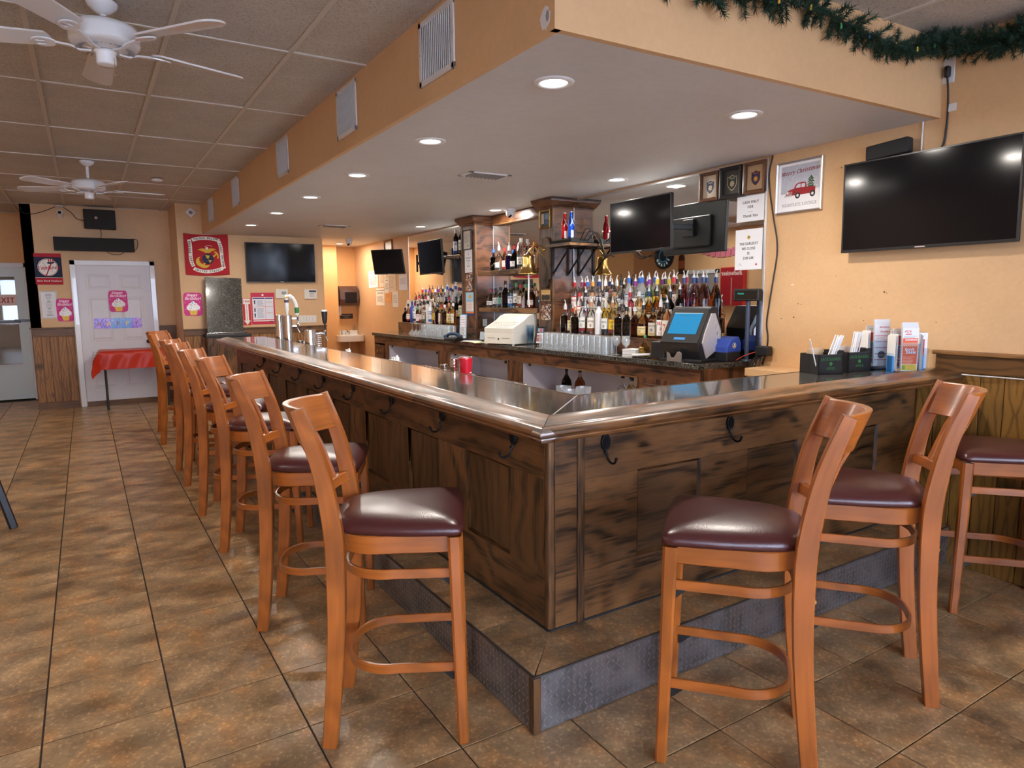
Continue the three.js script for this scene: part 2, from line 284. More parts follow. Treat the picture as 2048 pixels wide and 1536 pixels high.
// scuffs and old screw holes in the right wall
{
  const m = mat(lin(.86, .80, .72), .7), k = mat(lin(.12, .09, .06), .8), at = (z, y) => [z / cos(.0241), y];
  for (const [z, y, w, h] of [[.03, 1.29, .10, .012], [-.62, 1.59, .03, .008], [.10, 1.28, .05, .006], [.14, 1.335, .022, .004]]) { const [lx, ly] = at(z, y); const s = new THREE.Shape(); for (let i = 0; i < 14; i++) { const a = i / 14 * 2 * PI, r = .7 + .3 * hash(i, z * 100 | 0); s[i ? 'lineTo' : 'moveTo'](lx + cos(a) * w / 2 * r, ly + sin(a) * h / 2 * r); } part(wallR, 'scuff_mark', tr(extrude(s, .0006), 0, 0, 0), m); }
  for (const [z, y, r] of [[.02, 1.533, .006], [.035, 1.527, .003], [-.57, 1.462, .004], [-.545, 1.457, .003], [-.12, 1.437, .003], [-.30, 1.64, .003], [-.70, 1.36, .004], [.33, 1.36, .003], [-.30, 2.31, .004], [-.1, 1.36, .003], [-.60, 1.37, .006]]) { const [lx, ly] = at(z, y); part(wallR, 'screw_hole', tr(ro(cyl(r, r, .0012, 0, 0, 0, 10), PI / 2), lx, ly, 0), k); }
}
// pine wainscot on the right wall: planks, board and cap
{
  const z0 = .358, z1 = 3.2, w = thing('wainscot', 'knotty pine plank wainscot with capped top board on right wall', 'wainscot', [wx(0), 0, 0], WALLTURN);
  const pw = .115; let i = 0;
  for (let z = z0; z < z1; z += pw, i++) { const y0 = z < .47 ? .219 : .0; part(w, 'plank', uvm(bb(z + .002, z + pw - .002, y0, 1.1, 0, .02, .003), 'y', 1, 1, i * .251 + .12, i * .37), M.pine); }
  part(w, 'plank', uvm(bb(z0 - .10, z0 - .002, .219, 1.03, 0, .02, .003), 'y', 1, 1, .61), M.pine); part(w, 'backing', bb(z0, z1, .219, 1.1, 0, .012), M.pineCap);
  part(w, 'top_board', uvm(bb(z0, z1, 1.09, 1.186, 0, .034, .003), 'x', 1, 1, .05), M.pineCap);
  part(w, 'cap', uvm(bb(z0 - .012, z1, 1.186, 1.206, 0, .055, .004), 'x'), M.pineFar);
  part(w, 'cable', tube([[z0, 1.097, .03], [z0 + .06, 1.092, .042], [z0 + .14, 1.083, .042], [z0 + .4, 1.083, .04], [z0 + .9, 1.075, .04]], .0035, 30), M.paper, 'thin white cable tacked under the top board');
}
// wainscots at the far end
{
  const w = thing('wainscot', 'beadboard wainscot left of the white door at far wall', 'wainscot', [0, 0, ZFAR]);
  for (let i = 0; i < 5; i++) part(w, 'plank', uvm(bb(-.415 + i * .0985, -.415 + (i + 1) * .0985 - .004, .10, 1.04, 0, .018, .004), 'y', 1, 1, i * .3), M.pineFar);
  part(w, 'backing', bb(-.42, .08, .0, 1.05, 0, .01), M.pineCap);
  part(w, 'top_board', uvm(bb(-.42, .08, 1.04, 1.15, 0, .026, .003), 'x'), M.pineCap); part(w, 'cap', uvm(bb(-.44, .085, 1.15, 1.168, 0, .05, .004), 'x'), M.pineCap); part(w, 'base_board', uvm(bb(-.42, .08, 0, .10, 0, .024, .003), 'x'), M.pineCap);
  const w2 = thing('wainscot', 'dark wainscot in the corner right of the white door', 'wainscot', [0, 0, ZFAR]);
  for (let i = 0; i < 2; i++) part(w2, 'plank', uvm(bb(1.19 + i * .11, 1.295 + i * .11, 0, 1.04, 0, .018, .004), 'y', 1, 1, i * .3), M.pineCap);
  part(w2, 'top_board', bb(1.185, 1.41, 1.04, 1.155, 0, .026, .003), M.pineCap);
  const w3 = thing('wainscot', 'beadboard wainscot under the switches behind the beer towers', 'wainscot', [0, 0, ZB]);
  for (let i = 0; i < 18; i++) part(w3, 'plank', uvm(bb(1.42 + i * .114, 1.53 + i * .114, 0, 1.03, 0, .018, .004), 'y', 1, 1, i * .3), M.pineFar);
  part(w3, 'backing', bb(1.415, 3.475, 0, 1.03, 0, .01), M.pineCap);
  part(w3, 'top_board', uvm(bb(1.415, 3.478, 1.02, 1.105, 0, .026, .003), 'x'), M.pineCap); part(w3, 'cap', uvm(bb(1.41, 3.485, 1.105, 1.122, 0, .05, .004), 'x'), M.pineCap);
}
// ---------------------------------------------------------------- recessed downlights
const lens = mat(0xffffff, .4, { emissive: lin(1, .95, .88), emissiveIntensity: 6 });
{
  const trim = lathe([[.062, .004], [.064, -.006], [.078, -.008], [.092, -.005], [.094, 0], [.094, .002], [.062, .004]], 36), disc = lathe([[0, -.0035], [.045, -.0045], [.0625, -.002], [.0625, .002], [0, .002]], 32);
  const L = [[2.10, -.285, 'nearest the soffit corner'], [2.11, -1.595, 'second in the long row over the bar'], [2.11, -2.915, 'third in the long row over the bar'], [2.113, -4.22, 'fourth in the long row over the bar'], [2.12, -5.57, 'fifth in the long row over the bar'], [2.12, -6.957, 'last in the long row, nearest the far partition'], [3.30, -.216, 'alone near the right wall, before the red truck picture'], [4.03, -2.09, 'above the television on the back bar'], [4.138, -4.23, 'between the two pillars of the back bar'], [4.12, -6.16, 'above the small television beside the first pillar'], [4.037, -9.32, 'in the sink alcove']];
  for (const [x, z, w] of L) {
    const t = thing('recessed_light', 'round white recessed downlight ' + w, 'downlight', [x, HS, z], 0, 'recessed downlights in the soffit');
    part(t, 'trim_ring', trim, M.white); part(t, 'lens', disc, lens);
    const a = new THREE.RectAreaLight(LAMP_COLOR, LAMP, .11, .11); a.name = 'recessed_light_glow'; a.position.set(0, -.009, 0); a.rotation.x = -PI / 2; t.add(a);
  }
}
// ---------------------------------------------------------------- raised step around the bar
const HST = .218;
{
  const st = thing('bar_step', 'tiled foot step with diamond plate risers running round the bar', 'step');
  const XO = 1.46, ZO = .485, XI = 1.70, ZI = .24, ZE = -6.0, XE = 4.31, T = .406;
  part(st, 'core', [bb(XO + .012, 2.0, 0, HST - .012, ZE, ZO - .012), bb(2.0, XE - .01, 0, HST - .012, .0, ZO - .012)], M.grout);
  // tread tiles, mitred at the corner
  const slab = (poly, i) => { const g = ro(extrude(poly.map(([x, z]) => [x, -z]), .008, .0015), -PI / 2); part(st, 'tread_tile', uvm(tr(g, 0, HST - .0095, 0), 'z'), M.stone[i % 6]); };
  const j = .004, zj = [.084]; while (zj[zj.length - 1] > ZE) zj.push(zj[zj.length - 1] - T);
  slab([[XO + .004, ZO - .009], [XI, ZI + .006], [XI, zj[0] + j], [XO + .004, zj[0] + j]], 1);
  for (let i = 0; i < zj.length - 1; i++) slab([[XO + .004, zj[i]], [XI, zj[i]], [XI, max(zj[i + 1] + j, ZE)], [XO + .004, max(zj[i + 1] + j, ZE)]], i * 5 + 2);
  const xj = [1.86]; while (xj[xj.length - 1] < XE) xj.push(xj[xj.length - 1] + .34);
  slab([[XO + .009, ZO - .004], [xj[0] - j, ZO - .004], [xj[0] - j, ZI], [XI + .006, ZI]], 3);
  for (let i = 0; i < xj.length - 1; i++) slab([[xj[i], ZO - .004], [min(xj[i + 1] - j, XE - .03), ZO - .004], [min(xj[i + 1] - j, XE - .03), ZI], [xj[i], ZI]], i * 7 + 4);
  // diamond plate risers with raised lugs
  const lug = (() => { const n = 6, s = []; for (let i = 0; i <= n; i++) { const t = i / n * 2 - 1, w = .0019 * sqrt(max(0.02, 1 - t * t)), h = .0011 * sqrt(max(.02, 1 - t * t)), y = t * .0115, x = t * t * .0022; s.push([[x - w, y, 0], [x, y, h], [x + w, y, 0]].map((p) => p)); } return loft(s, { angle: 1.2 }); })();
  const riser = (name, L, place, label) => {
    const p = part(st, name, uvm(bb(0, L, .004, HST - .006, -.004, 0), 'x', 4, 4), M.plate, label), lugs = [];
    for (let r = 0; r < 8; r++) for (let c = 0; c < L / .026 - 1; c++) lugs.push(tr(ro(lug.clone(), 0, 0, (r + c) % 2 ? -.62 : .62), .016 + c * .026, .020 + r * .0245, 0));
    const q = part(p, 'raised_lugs', lugs, M.alu); q.userData.kind = 'stuff'; place(p);
  };
  riser('diamond_plate', ZO - .03 - ZE, (p) => { p.rotation.y = -PI / 2; p.position.set(XO + .002, 0, ZE); }, 'worn diamond plate riser facing the row of stools');
  riser('diamond_plate', XE - XO - .03, (p) => { p.position.set(XO + .03, 0, ZO - .002); }, 'bluish diamond plate riser facing the camera');
  part(st, 'corner_post', uvm(bb(XO - .004, XO + .028, 0, HST - .008, ZO - .03, ZO + .003, .004), 'y'), M.oak, 'dark wooden corner post');
  part(st, 'edge_strip', [bb(XO - .002, XO + .006, HST - .006, HST, ZE, ZO - .002), bb(XO, XE - .01, HST - .006, HST, ZO - .006, ZO + .001)], M.grout);
}
// ---------------------------------------------------------------- the bar itself
{
  const b = thing('bar_counter', 'long L-shaped oak bar with panelled front and speckled laminate top', 'bar');
  const XF = 1.69, ZF = .25, ZE = -6.0, XE = 4.30, YB = HST, YT = 1.045;
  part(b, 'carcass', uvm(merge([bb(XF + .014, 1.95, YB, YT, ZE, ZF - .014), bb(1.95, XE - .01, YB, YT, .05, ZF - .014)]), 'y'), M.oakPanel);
  const board = (name, g, grain, o = 0, m = M.oak) => part(b, name, uvm(g, grain, 1, 1, o, o * .7), m);
  // front facing the row of stools
  board('top_rail', bb(XF, XF + .016, .825, YT, ZE, ZF - .03, .002), 'z', .3); board('bottom_rail', bb(XF, XF + .016, YB, .440, ZE, ZF - .03, .002), 'z', .6);
  const zp = []; for (let i = 0; i < 9; i++) zp.push([-.04 - i * .672, -.415 - i * .672]);
  let zprev = ZF - .03;
  const frame = (parent, dir, a, c, y0, y1, base) => { // bevelled moulding round a recessed panel
    const w = .012, q = []; const P = (s, y, d) => dir === 'z' ? [base + d, y, s] : [s, y, base - d];
    const run = (s0, y0_, s1, y1_, n) => { const dx = n[0] * w, dy = n[1] * w; const A = [P(s0, y0_, 0), P(s0 + dx, y0_ + dy, .012), P(s0, y0_, .014)], B = [P(s1, y1_, 0), P(s1 + dx, y1_ + dy, .012), P(s1, y1_, .014)]; return [A, B]; };
    for (const [s0, a0, s1, a1, n] of [[a, y0, a, y1, [Math.sign(c - a), 0]], [c, y0, c, y1, [Math.sign(a - c), 0]], [a, y0, c, y0, [0, 1]], [a, y1, c, y1, [0, -1]]]) { const [A, B] = run(s0, a0, s1, a1, n); q.push(loft([A, B], { angle: .3 }), loft([B, A], { angle: .3 })); }
    return q;
  };
  for (const [z0, z1] of zp) {
    board('stile', bb(XF, XF + .016, .440, .825, z0, zprev, .002), 'y', z0); zprev = z1;
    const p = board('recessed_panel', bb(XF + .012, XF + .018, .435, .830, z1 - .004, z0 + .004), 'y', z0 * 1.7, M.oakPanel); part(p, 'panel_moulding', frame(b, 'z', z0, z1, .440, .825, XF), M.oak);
  }
  board('stile', bb(XF, XF + .016, .440, .825, ZE, zprev, .002), 'y', .2);
  // front facing the camera
  board('top_rail', bb(XF + .03, XE, .805, YT, ZF - .016, ZF, .002), 'x', .1); board('bottom_rail', bb(XF + .03, XE, YB, .430, ZF - .016, ZF, .002), 'x', .8);
  let xprev = XF + .03;
  for (const [x0, x1] of [[2.145, 2.52], [2.836, 3.215], [3.548, 3.925]]) {
    board('stile', bb(xprev, x0, .430, .805, ZF - .016, ZF, .002), 'x', x0); xprev = x1;
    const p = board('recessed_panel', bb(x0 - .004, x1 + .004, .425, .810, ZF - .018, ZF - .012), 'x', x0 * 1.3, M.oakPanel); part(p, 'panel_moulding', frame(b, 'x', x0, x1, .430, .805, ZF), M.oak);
  }
  board('stile', bb(xprev, XE, .430, .805, ZF - .016, ZF, .002), 'x', .5);
  board('corner_post', rbox(.034, YT - YB, .034, .012, XF + .014, (YT + YB) / 2, ZF - .014), 'y', .4); board('vertical_batten', rbox(.034, YT - YB, .014, .005, 1.841, (YT + YB) / 2, ZF + .004), 'y', .9);
  board('end_panel', bb(XF, 2.0, YB, YT, ZE - .015, ZE), 'y', .2);
  part(b, 'kick_joint', [bb(XF - .006, XF + .004, YB, YB + .008, ZE, ZF), bb(XF, XE, YB, YB + .008, ZF - .004, ZF + .006)], M.blackMatte);
  // top: substrate, two laminate slabs meeting in a mitre, moulded rail
  part(b, 'substrate', uvm(merge([bb(1.53, 1.995, YT - .005, 1.088, ZE, .40), bb(1.60, XE, YT - .005, 1.088, .02, .44)]), 'z'), M.oak);
  const slab = (poly, label) => part(b, 'laminate_top', uvm(tr(ro(extrude(poly.map(([x, z]) => [x, -z]), .012, .001), -PI / 2), 0, 1.088, 0), 'z'), M.granite, label);
  slab([[1.605, .379], [2.005, .0135], [2.005, ZE], [1.605, ZE]], 'speckled grey laminate of the long arm');
  slab([[1.610, .382], [XE + .006, .382], [XE + .006, .0105], [2.009, .0105]], 'speckled grey laminate of the short arm');
  part(b, 'back_edge', [bb(2.006, 2.012, 1.062, 1.1025, ZE, .012), bb(2.006, XE, 1.062, 1.1025, .002, .008)], M.oakPale, 'pale edge strip along the bartender side');
  part(b, 'mitre_strip', bar([[1.612, 1.1012, .374], [2.003, 1.1012, .016]], .005, .0016), M.alu);
  const prof = [[0, 1.050], [0, 1.106], [.006, 1.1105], [.014, 1.110], [.045, 1.103], [.075, 1.092], [.088, 1.0905], [.104, 1.0925], [.118, 1.0885], [.128, 1.079], [.130, 1.068], [.124, 1.058], [.117, 1.054], [.118, 1.049], [.112, 1.040], [.098, 1.034], [.085, 1.034], [.06, 1.040], [.03, 1.048]];
  const corner = prof.map(([d, y]) => [1.605 - d, y, .380 + d]);
  part(b, 'bar_rail', loft([prof.map(([d, y]) => [1.605 - d, y, ZE - .01]), corner.map(([x, y, z]) => [x, y, z - .0015])], { angle: .5 }), M.oakRail, 'glossy moulded oak arm rail of the long arm');
  part(b, 'bar_rail', loft([corner.map(([x, y, z]) => [x + .0015, y, z]), prof.map(([d, y]) => [XE + .004, y, .380 + d])], { angle: .5 }), M.oakRail, 'glossy moulded oak arm rail of the short arm');
  // metal corner guard wrapped round the nose
  const gp = prof.slice(8, 15).map(([d, y]) => [d + .0015, y]);
  const strip = (f) => { const P = []; const rows = []; for (let k = 0; k <= 6; k++) rows.push(gp.map(([d, y], i) => f(d, y, k / 6 * (.075 * (1 - .55 * abs(i - 3) / 3))))); for (let k = 0; k < 6; k++) for (let i = 0; i < gp.length - 1; i++) { const a = rows[k][i], c = rows[k][i + 1], e = rows[k + 1][i], g = rows[k + 1][i + 1]; P.push(...a, ...c, ...e, ...c, ...g, ...e); } const q = new THREE.BufferGeometry(); q.setAttribute('position', new THREE.BufferAttribute(new Float32Array(P), 3)); q.computeVertexNormals(); return crease(flat(q), 1); };
  const gm = mat(lin(.55, .53, .52), .32, { metalness: 1, side: THREE.DoubleSide });
  part(b, 'corner_guard', [strip((d, y, s) => [1.605 - d, y, .380 + d - s]), strip((d, y, s) => [1.605 - d + s, y, .380 + d])], gm, 'brushed metal corner guard on the rail');
}
// coat hooks under the rail
{
  const proto = (label, p, turn) => {
    const h = thing('coat_hook', label, 'hook', p, turn, 'black coat hooks under the bar rail');
    const s = new THREE.Shape(); s.absellipse(0, 0, .021, .032, 0, 2 * PI); const ribs = []; for (let i = -3; i <= 3; i++) ribs.push(bb(i * .0052 - .0014, i * .0052 + .0014, -.026 + abs(i) * .004, .026 - abs(i) * .004, .008, .0115));
    part(h, 'backplate', [extrude(s, .006, .002), ribs], M.iron);
    part(h, 'hook', [tube([[0, -.028, .006], [0, -.045, .010], [0, -.068, .020], [0, -.080, .040], [0, -.074, .060], [0, -.060, .068]], .0048, 24, 8), ball(.0068, 0, -.057, .069, 10, 8), ball(.006, -.008, -.040, .010, 8, 6)], M.iron); return h;
  };
  ['nearest the corner, facing the stools', 'second from the corner, facing the stools', 'third from the corner, facing the stools', 'fourth from the corner, facing the stools', 'fifth from the corner, facing the stools', 'sixth from the corner, facing the stools', 'seventh from the corner, facing the stools', 'eighth from the corner, facing the stools'].forEach((w, i) => proto('black iron coat hook ' + w, [1.688, .955, .005 - i * .655], -PI / 2));
  [1.965, 2.70, 3.42].forEach((x, i) => proto('black iron coat hook ' + ['left of the camera-facing panels', 'between the first two camera-facing panels', 'before the last camera-facing panel'][i], [x, .945, .252], 0));
}
// ---------------------------------------------------------------- bar stools
const stool0 = (() => {
  const g = new THREE.Group();
  // rear post: sawn to a bent outline in side view (z, y)
  const post = (sx) => {
    const f = [[-.235, 0], [-.214, .20], [-.196, .42], [-.190, .60], [-.192, .75], [-.205, .86], [-.232, 1.0], [-.290, 1.172]], wd = [.050, .054, .058, .062, .062, .058, .050, .040];
    const c = new THREE.CatmullRomCurve3(f.map(([z, y]) => V3(0, y, z))), n = 22, secs = [];
    for (let i = 0; i <= n; i++) { const p = c.getPoint(i / n), t = c.getTangent(i / n), q = i / n * 7, a = floor(min(q, 6.999)), w = mix(wd[a], wd[a + 1], q - a), nz = t.y, ny = -t.z, x = sx * mix(.184, .192, p.y / 1.17), hw = mix(.022, .020, p.y / 1.17), k = .004;
      secs.push([[-hw + k, -1], [hw - k, -1], [hw, -1 + .12], [hw, 1 - .12], [hw - k, 1], [-hw + k, 1], [-hw, 1 - .12], [-hw, -1 + .12]].map(([dx, s]) => [x + dx, p.y + ny * s * w / 2, p.z + nz * s * w / 2])); }
    return loft(secs.map((s) => s.reverse()), { angle: .5 });
  };
  for (const s of [-1, 1]) { const p = part(g, 'leg', post(s), M.beech); part(p, 'screw_cap', [.60, .265].map((y) => ball(.0075, s * .186, y, -.225 + (y > .5 ? .004 : -.004), 10, 8)), M.beechRaw); part(p, 'foot_pad', bb(s * .184 - .018, s * .184 + .018, 0, .004, -.257, -.212), M.rubber); }
  for (const s of [-1, 1]) { const p = part(g, 'leg', bar([[s * .203, .002, .222], [s * .200, .35, .213], [s * .196, .738, .205]], (t) => mix(.036, .046, t), (t) => mix(.036, .046, t), [0, 0, 1]), M.beech); part(p, 'foot_pad', cyl(.014, .015, .004, s * .203, .001, .222, 12), M.rubber); }
  // U-shaped bent rails: apron and two foot rings
  const U = (xf, zf, zr, rad) => { const pts = []; pts.push([-xf, zf], [-xf, zf * .5], [-xf * .99, 0]); const zc = zr + rad; for (let i = 0; i <= 10; i++) { const a = PI + i / 10 * PI / 2; pts.push([-(xf - rad) + cos(a) * rad, zc + sin(a) * rad]); } const m = pts.slice().reverse().map(([x, z]) => [-x, z]); return [...pts, ...m]; };
  part(g, 'apron', [bar(U(.186, .19, -.185, .13).map(([x, z]) => [x, .711, z]), .018, .064), bar([[-.18, .711, .212], [.18, .711, .212]], .018, .064)], M.beech);
  for (const [y, k] of [[.605, .60], [.268, .265]]) {
    const r = part(g, 'foot_ring', bar(U(.184, .205, -.176, .15).map(([x, z]) => [x, y, z]), .011, .034), M.beech);
    for (const i of [0, 1]) part(r, 'bracket', tr(ro(extrude([[0, 0], [.045, 0], [.012, -.030], [0, -.034]], .006), 0, PI / 2, 0), i ? .178 : -.184, y - .016, .198), M.black);
  }
  // bowed back: crest, lower rail, three slats
  const zb = (y) => { const f = [[.75, -.192], [.86, -.205], [1.0, -.232], [1.172, -.290]]; for (let i = 0; i < 3; i++) if (y <= f[i + 1][0]) return mix(f[i][1], f[i + 1][1], (y - f[i][0]) / (f[i + 1][0] - f[i][0])); return -.290; };
  const bow = (x, b) => -b * (1 - pow(x / .172, 2));
  const rail = (y0, y1, b, th) => { const s = []; for (let i = 0; i <= 20; i++) { const x = mix(-.176, .176, i / 20), c = .003; s.push([[y0, 0], [y0 + c, th], [y1 - c, th], [y1, 0], [y1, 0]].slice(0, 0).concat([[y0, -th / 2 + c], [y0 + c, -th / 2], [y1 - c, -th / 2], [y1, -th / 2 + c], [y1, th / 2 - c], [y1 - c, th / 2], [y0 + c, th / 2], [y0, th / 2 - c]]).map(([y, d]) => [x, y, zb(y) + d + bow(x, b * (1 + (y - y0) * .6))])); } return loft(s, { angle: .5 }); };
  part(g, 'crest_rail', rail(1.045, 1.172, .075, .022), M.beech); part(g, 'back_rail', rail(.838, .876, .038, .020), M.beech);
  for (const x of [-.088, 0, .088]) part(g, 'back_slat', bar([0, .25, .5, .75, 1].map((t) => { const y = mix(.868, 1.052, t); return [x * mix(1, 1.04, t), y, zb(y) + bow(x, mix(.038, .075, t))]; }), .032, .012, [0, 0, 1]), M.beech);
  // upholstered seat
  const sh = new THREE.Shape(); sh.moveTo(-.212, .232); sh.quadraticCurveTo(0, .246, .212, .232); sh.quadraticCurveTo(.232, .226, .230, .205); sh.quadraticCurveTo(.224, -.02, .185, -.13); sh.quadraticCurveTo(.155, -.205, .075, -.212); sh.lineTo(-.075, -.212); sh.quadraticCurveTo(-.155, -.205, -.185, -.13); sh.quadraticCurveTo(-.224, -.02, -.230, .205); sh.quadraticCurveTo(-.232, .226, -.212, .232);
  const o = sh.getSpacedPoints(72).slice(0, 72).map((p) => [p.x, p.y]);
  const rings = [[.93, .744], [.985, .746], [1.0, .753], [1.0, .762], [.985, .772], [.955, .781], [.90, .789], [.80, .797], [.65, .803], [.45, .807], [.22, .809], [.02, .8095]];
  const seat = loft(rings.map(([s, y]) => o.map(([x, z]) => [x * s, y, z * s + .006 * (1 - s)])), { angle: 1.2 });
  part(g, 'seat', uvm(mergeVerticesNormals(seat), 'x', 2, 2), M.vinyl, 'padded burgundy vinyl seat');
  return g;
})();
function mergeVerticesNormals(g) { const p = g.clone(); p.deleteAttribute('normal'); p.deleteAttribute('uv'); const m = mergeVertices(p, 1e-5); m.computeVertexNormals(); return flat(m); }
{
  const L = [
    [1.138, .0925, 62, 'beech bar stool nearest the camera in the left row, burgundy seat'], [1.125, -.906, 64, 'second bar stool of the left row, counted from the camera'], [1.14, -2.07, 66, 'third bar stool of the left row, counted from the camera'], [1.13, -2.91, 66, 'fourth bar stool of the left row, counted from the camera'],
    [1.14, -3.84, 67, 'fifth bar stool of the left row, counted from the camera'], [1.14, -4.45, 67, 'sixth bar stool of the left row, counted from the camera'], [1.14, -5.74, 60, 'seventh bar stool of the left row, counted from the camera'], [1.18, -6.55, 58, 'farthest bar stool of the left row, beside the red table'],
    [2.04, .854, -140, 'beech bar stool at front right, its back toward the camera'], [2.80, .84, -141.5, 'beech bar stool before the lottery slip holders, its back outward'], [3.96, .85, -140, 'shaded bar stool cut by the right edge, before the pine wainscot']];
  for (const [x, z, a, label] of L) { const s = stool0.clone(); s.name = numbered('bar_stool'); s.position.set(x, 0, z); s.rotation.y = a * PI / 180; scene.add(s); tag(s, label, 'bar stool', 'beech bar stools with burgundy seats'); }
}
// ---------------------------------------------------------------- back bar: cabinet, mirrors, pillars, shelves
const CT = 1.05;                                  // counter height
const cfx = (z) => 3.82 + .0195 * (z + 1.0);      // front edge of the back counter
{
  const c = thing('back_bar_cabinet', 'long oak back bar cabinet with open shelves and speckled countertop', 'cabinet');
  const Z0 = -.97, Z1 = -7.0, A = Math.atan(.0195);
  // carcass frame, in a frame along the front
  const fr = new THREE.Matrix4().makeRotationY(A).setPosition(cfx(-1) + .03, 0, -1);
  const W = (g) => { g.applyMatrix4(fr); return g; };
  const ops = [[-.60, -2.22], [-2.45, -3.72], [-3.98, -5.52]], yo = .905, y0 = .30;
  let p = .04; const front = []; const piece = (name, g, grain, m = M.oakBack, l) => part(c, name, W(uvm(g, grain, 1, 1, rnd(), rnd())), m, l);
  piece('top_rail', bb(0, .02, yo, 1.012, -6.0, .04, .002), 'z'); piece('bottom_rail', bb(0, .02, 0, y0, -6.0, .04, .002), 'z');
  for (const [a, b] of ops) {
    piece('stile', bb(0, .02, y0, yo, a, p, .002), 'y'); p = b;
    part(c, 'shelf_bay', W(merge([bb(.02, .44, y0, y0 + .02, b, a), bb(.42, .44, y0, yo, b, a), bb(.02, .44, y0, yo, b - .012, b), bb(.02, .44, y0, yo, a, a + .012), bb(.02, .44, yo, yo + .01, b, a)])), M.interior, 'pale lined open shelf bay');
    piece('bay_trim', merge([bb(-.006, .008, yo - .012, yo, b, a), bb(-.006, .008, y0, yo, a - .012, a), bb(-.006, .008, y0, yo, b, b + .012)]), 'z', M.oakPale);
    part(c, 'door_catch', W(merge([bb(.015, .03, yo - .045, yo - .012, a - .10, a - .075), bb(.015, .03, yo - .035, yo - .012, b + .10, b + .125)])), M.black);
  }
  piece('stile', bb(0, .02, y0, yo, -5.62, p, .002), 'y'); piece('end_panel', bb(0, .46, 0, 1.012, .02, .04, .002), 'y'); piece('end_panel', bb(0, .55, 0, 1.012, -6.0, -5.98, .002), 'y');
  for (const [a, b] of ops) part(c, 'bay_shelf', W(bb(.03, .43, .58, .598, b, a)), M.interior);
  piece('carcass', bb(.44, .46, 0, 1.012, -5.98, .02), 'y');
  // drawers at both ends
  const drawer = (z0, z1, ya, yb) => { const d = piece('drawer', bb(-.012, .018, ya, yb, z0, z1, .004), 'z'); const k = part(d, 'knob', W(tr(ro(lathe([[.001, 0], [.006, 0], [.006, .012], [.014, .02], [.013, .028], [.001, .031]], 14), 0, 0, PI / 2), -.012, (ya + yb) / 2, (z0 + z1) / 2)), M.brass); };
  drawer(-5.95, -5.66, .70, .88); drawer(-5.95, -5.66, .34, .68); drawer(-.56, .0, .58, .86); drawer(-.56, .0, .34, .56);
  // countertop out to the wall
  const s = new THREE.Shape(), P = (z, d) => [wx(z, d), -z]; const q = [[cfx(Z1), -Z1], [cfx(Z0 - .06), -(Z0 - .06)], [cfx(Z0) + .015, -(Z0 - .015)], [cfx(Z0) + .06, -Z0], P(Z0 + .03, .004), P(Z1, .004)]; s.moveTo(...q[0]); for (let i = 1; i < q.length; i++) s.lineTo(...q[i]);
  part(c, 'countertop', uvm(tr(ro(extrude(s, .034, .003), -PI / 2), 0, CT - .037, 0), 'z'), M.granite);
}
// mirrors
{
  const mk = (z0, z1, label) => { const m = wallThing('wall_mirror', label, 'mirror', (z0 + z1) / 2, 1.06, .001), w = abs(z1 - z0); part(m, 'glass', bb(-w / 2, w / 2, 0, 1.405, 0, .006), M.mirror); part(m, 'edge_strip', [bb(w / 2 - .018, w / 2, 0, 1.405, .006, .012, .002), bb(-w / 2, w / 2, 1.39, 1.405, .006, .009), bb(-w / 2, -w / 2 + .006, 0, 1.405, .006, .009)], M.alu); };
  mk(-3.145, -.845, 'large back bar mirror right of the second pillar'); mk(-4.78, -3.405, 'mirror between the two oak pillars'); mk(-7.43, -5.16, 'mirror left of the first oak pillar');
}
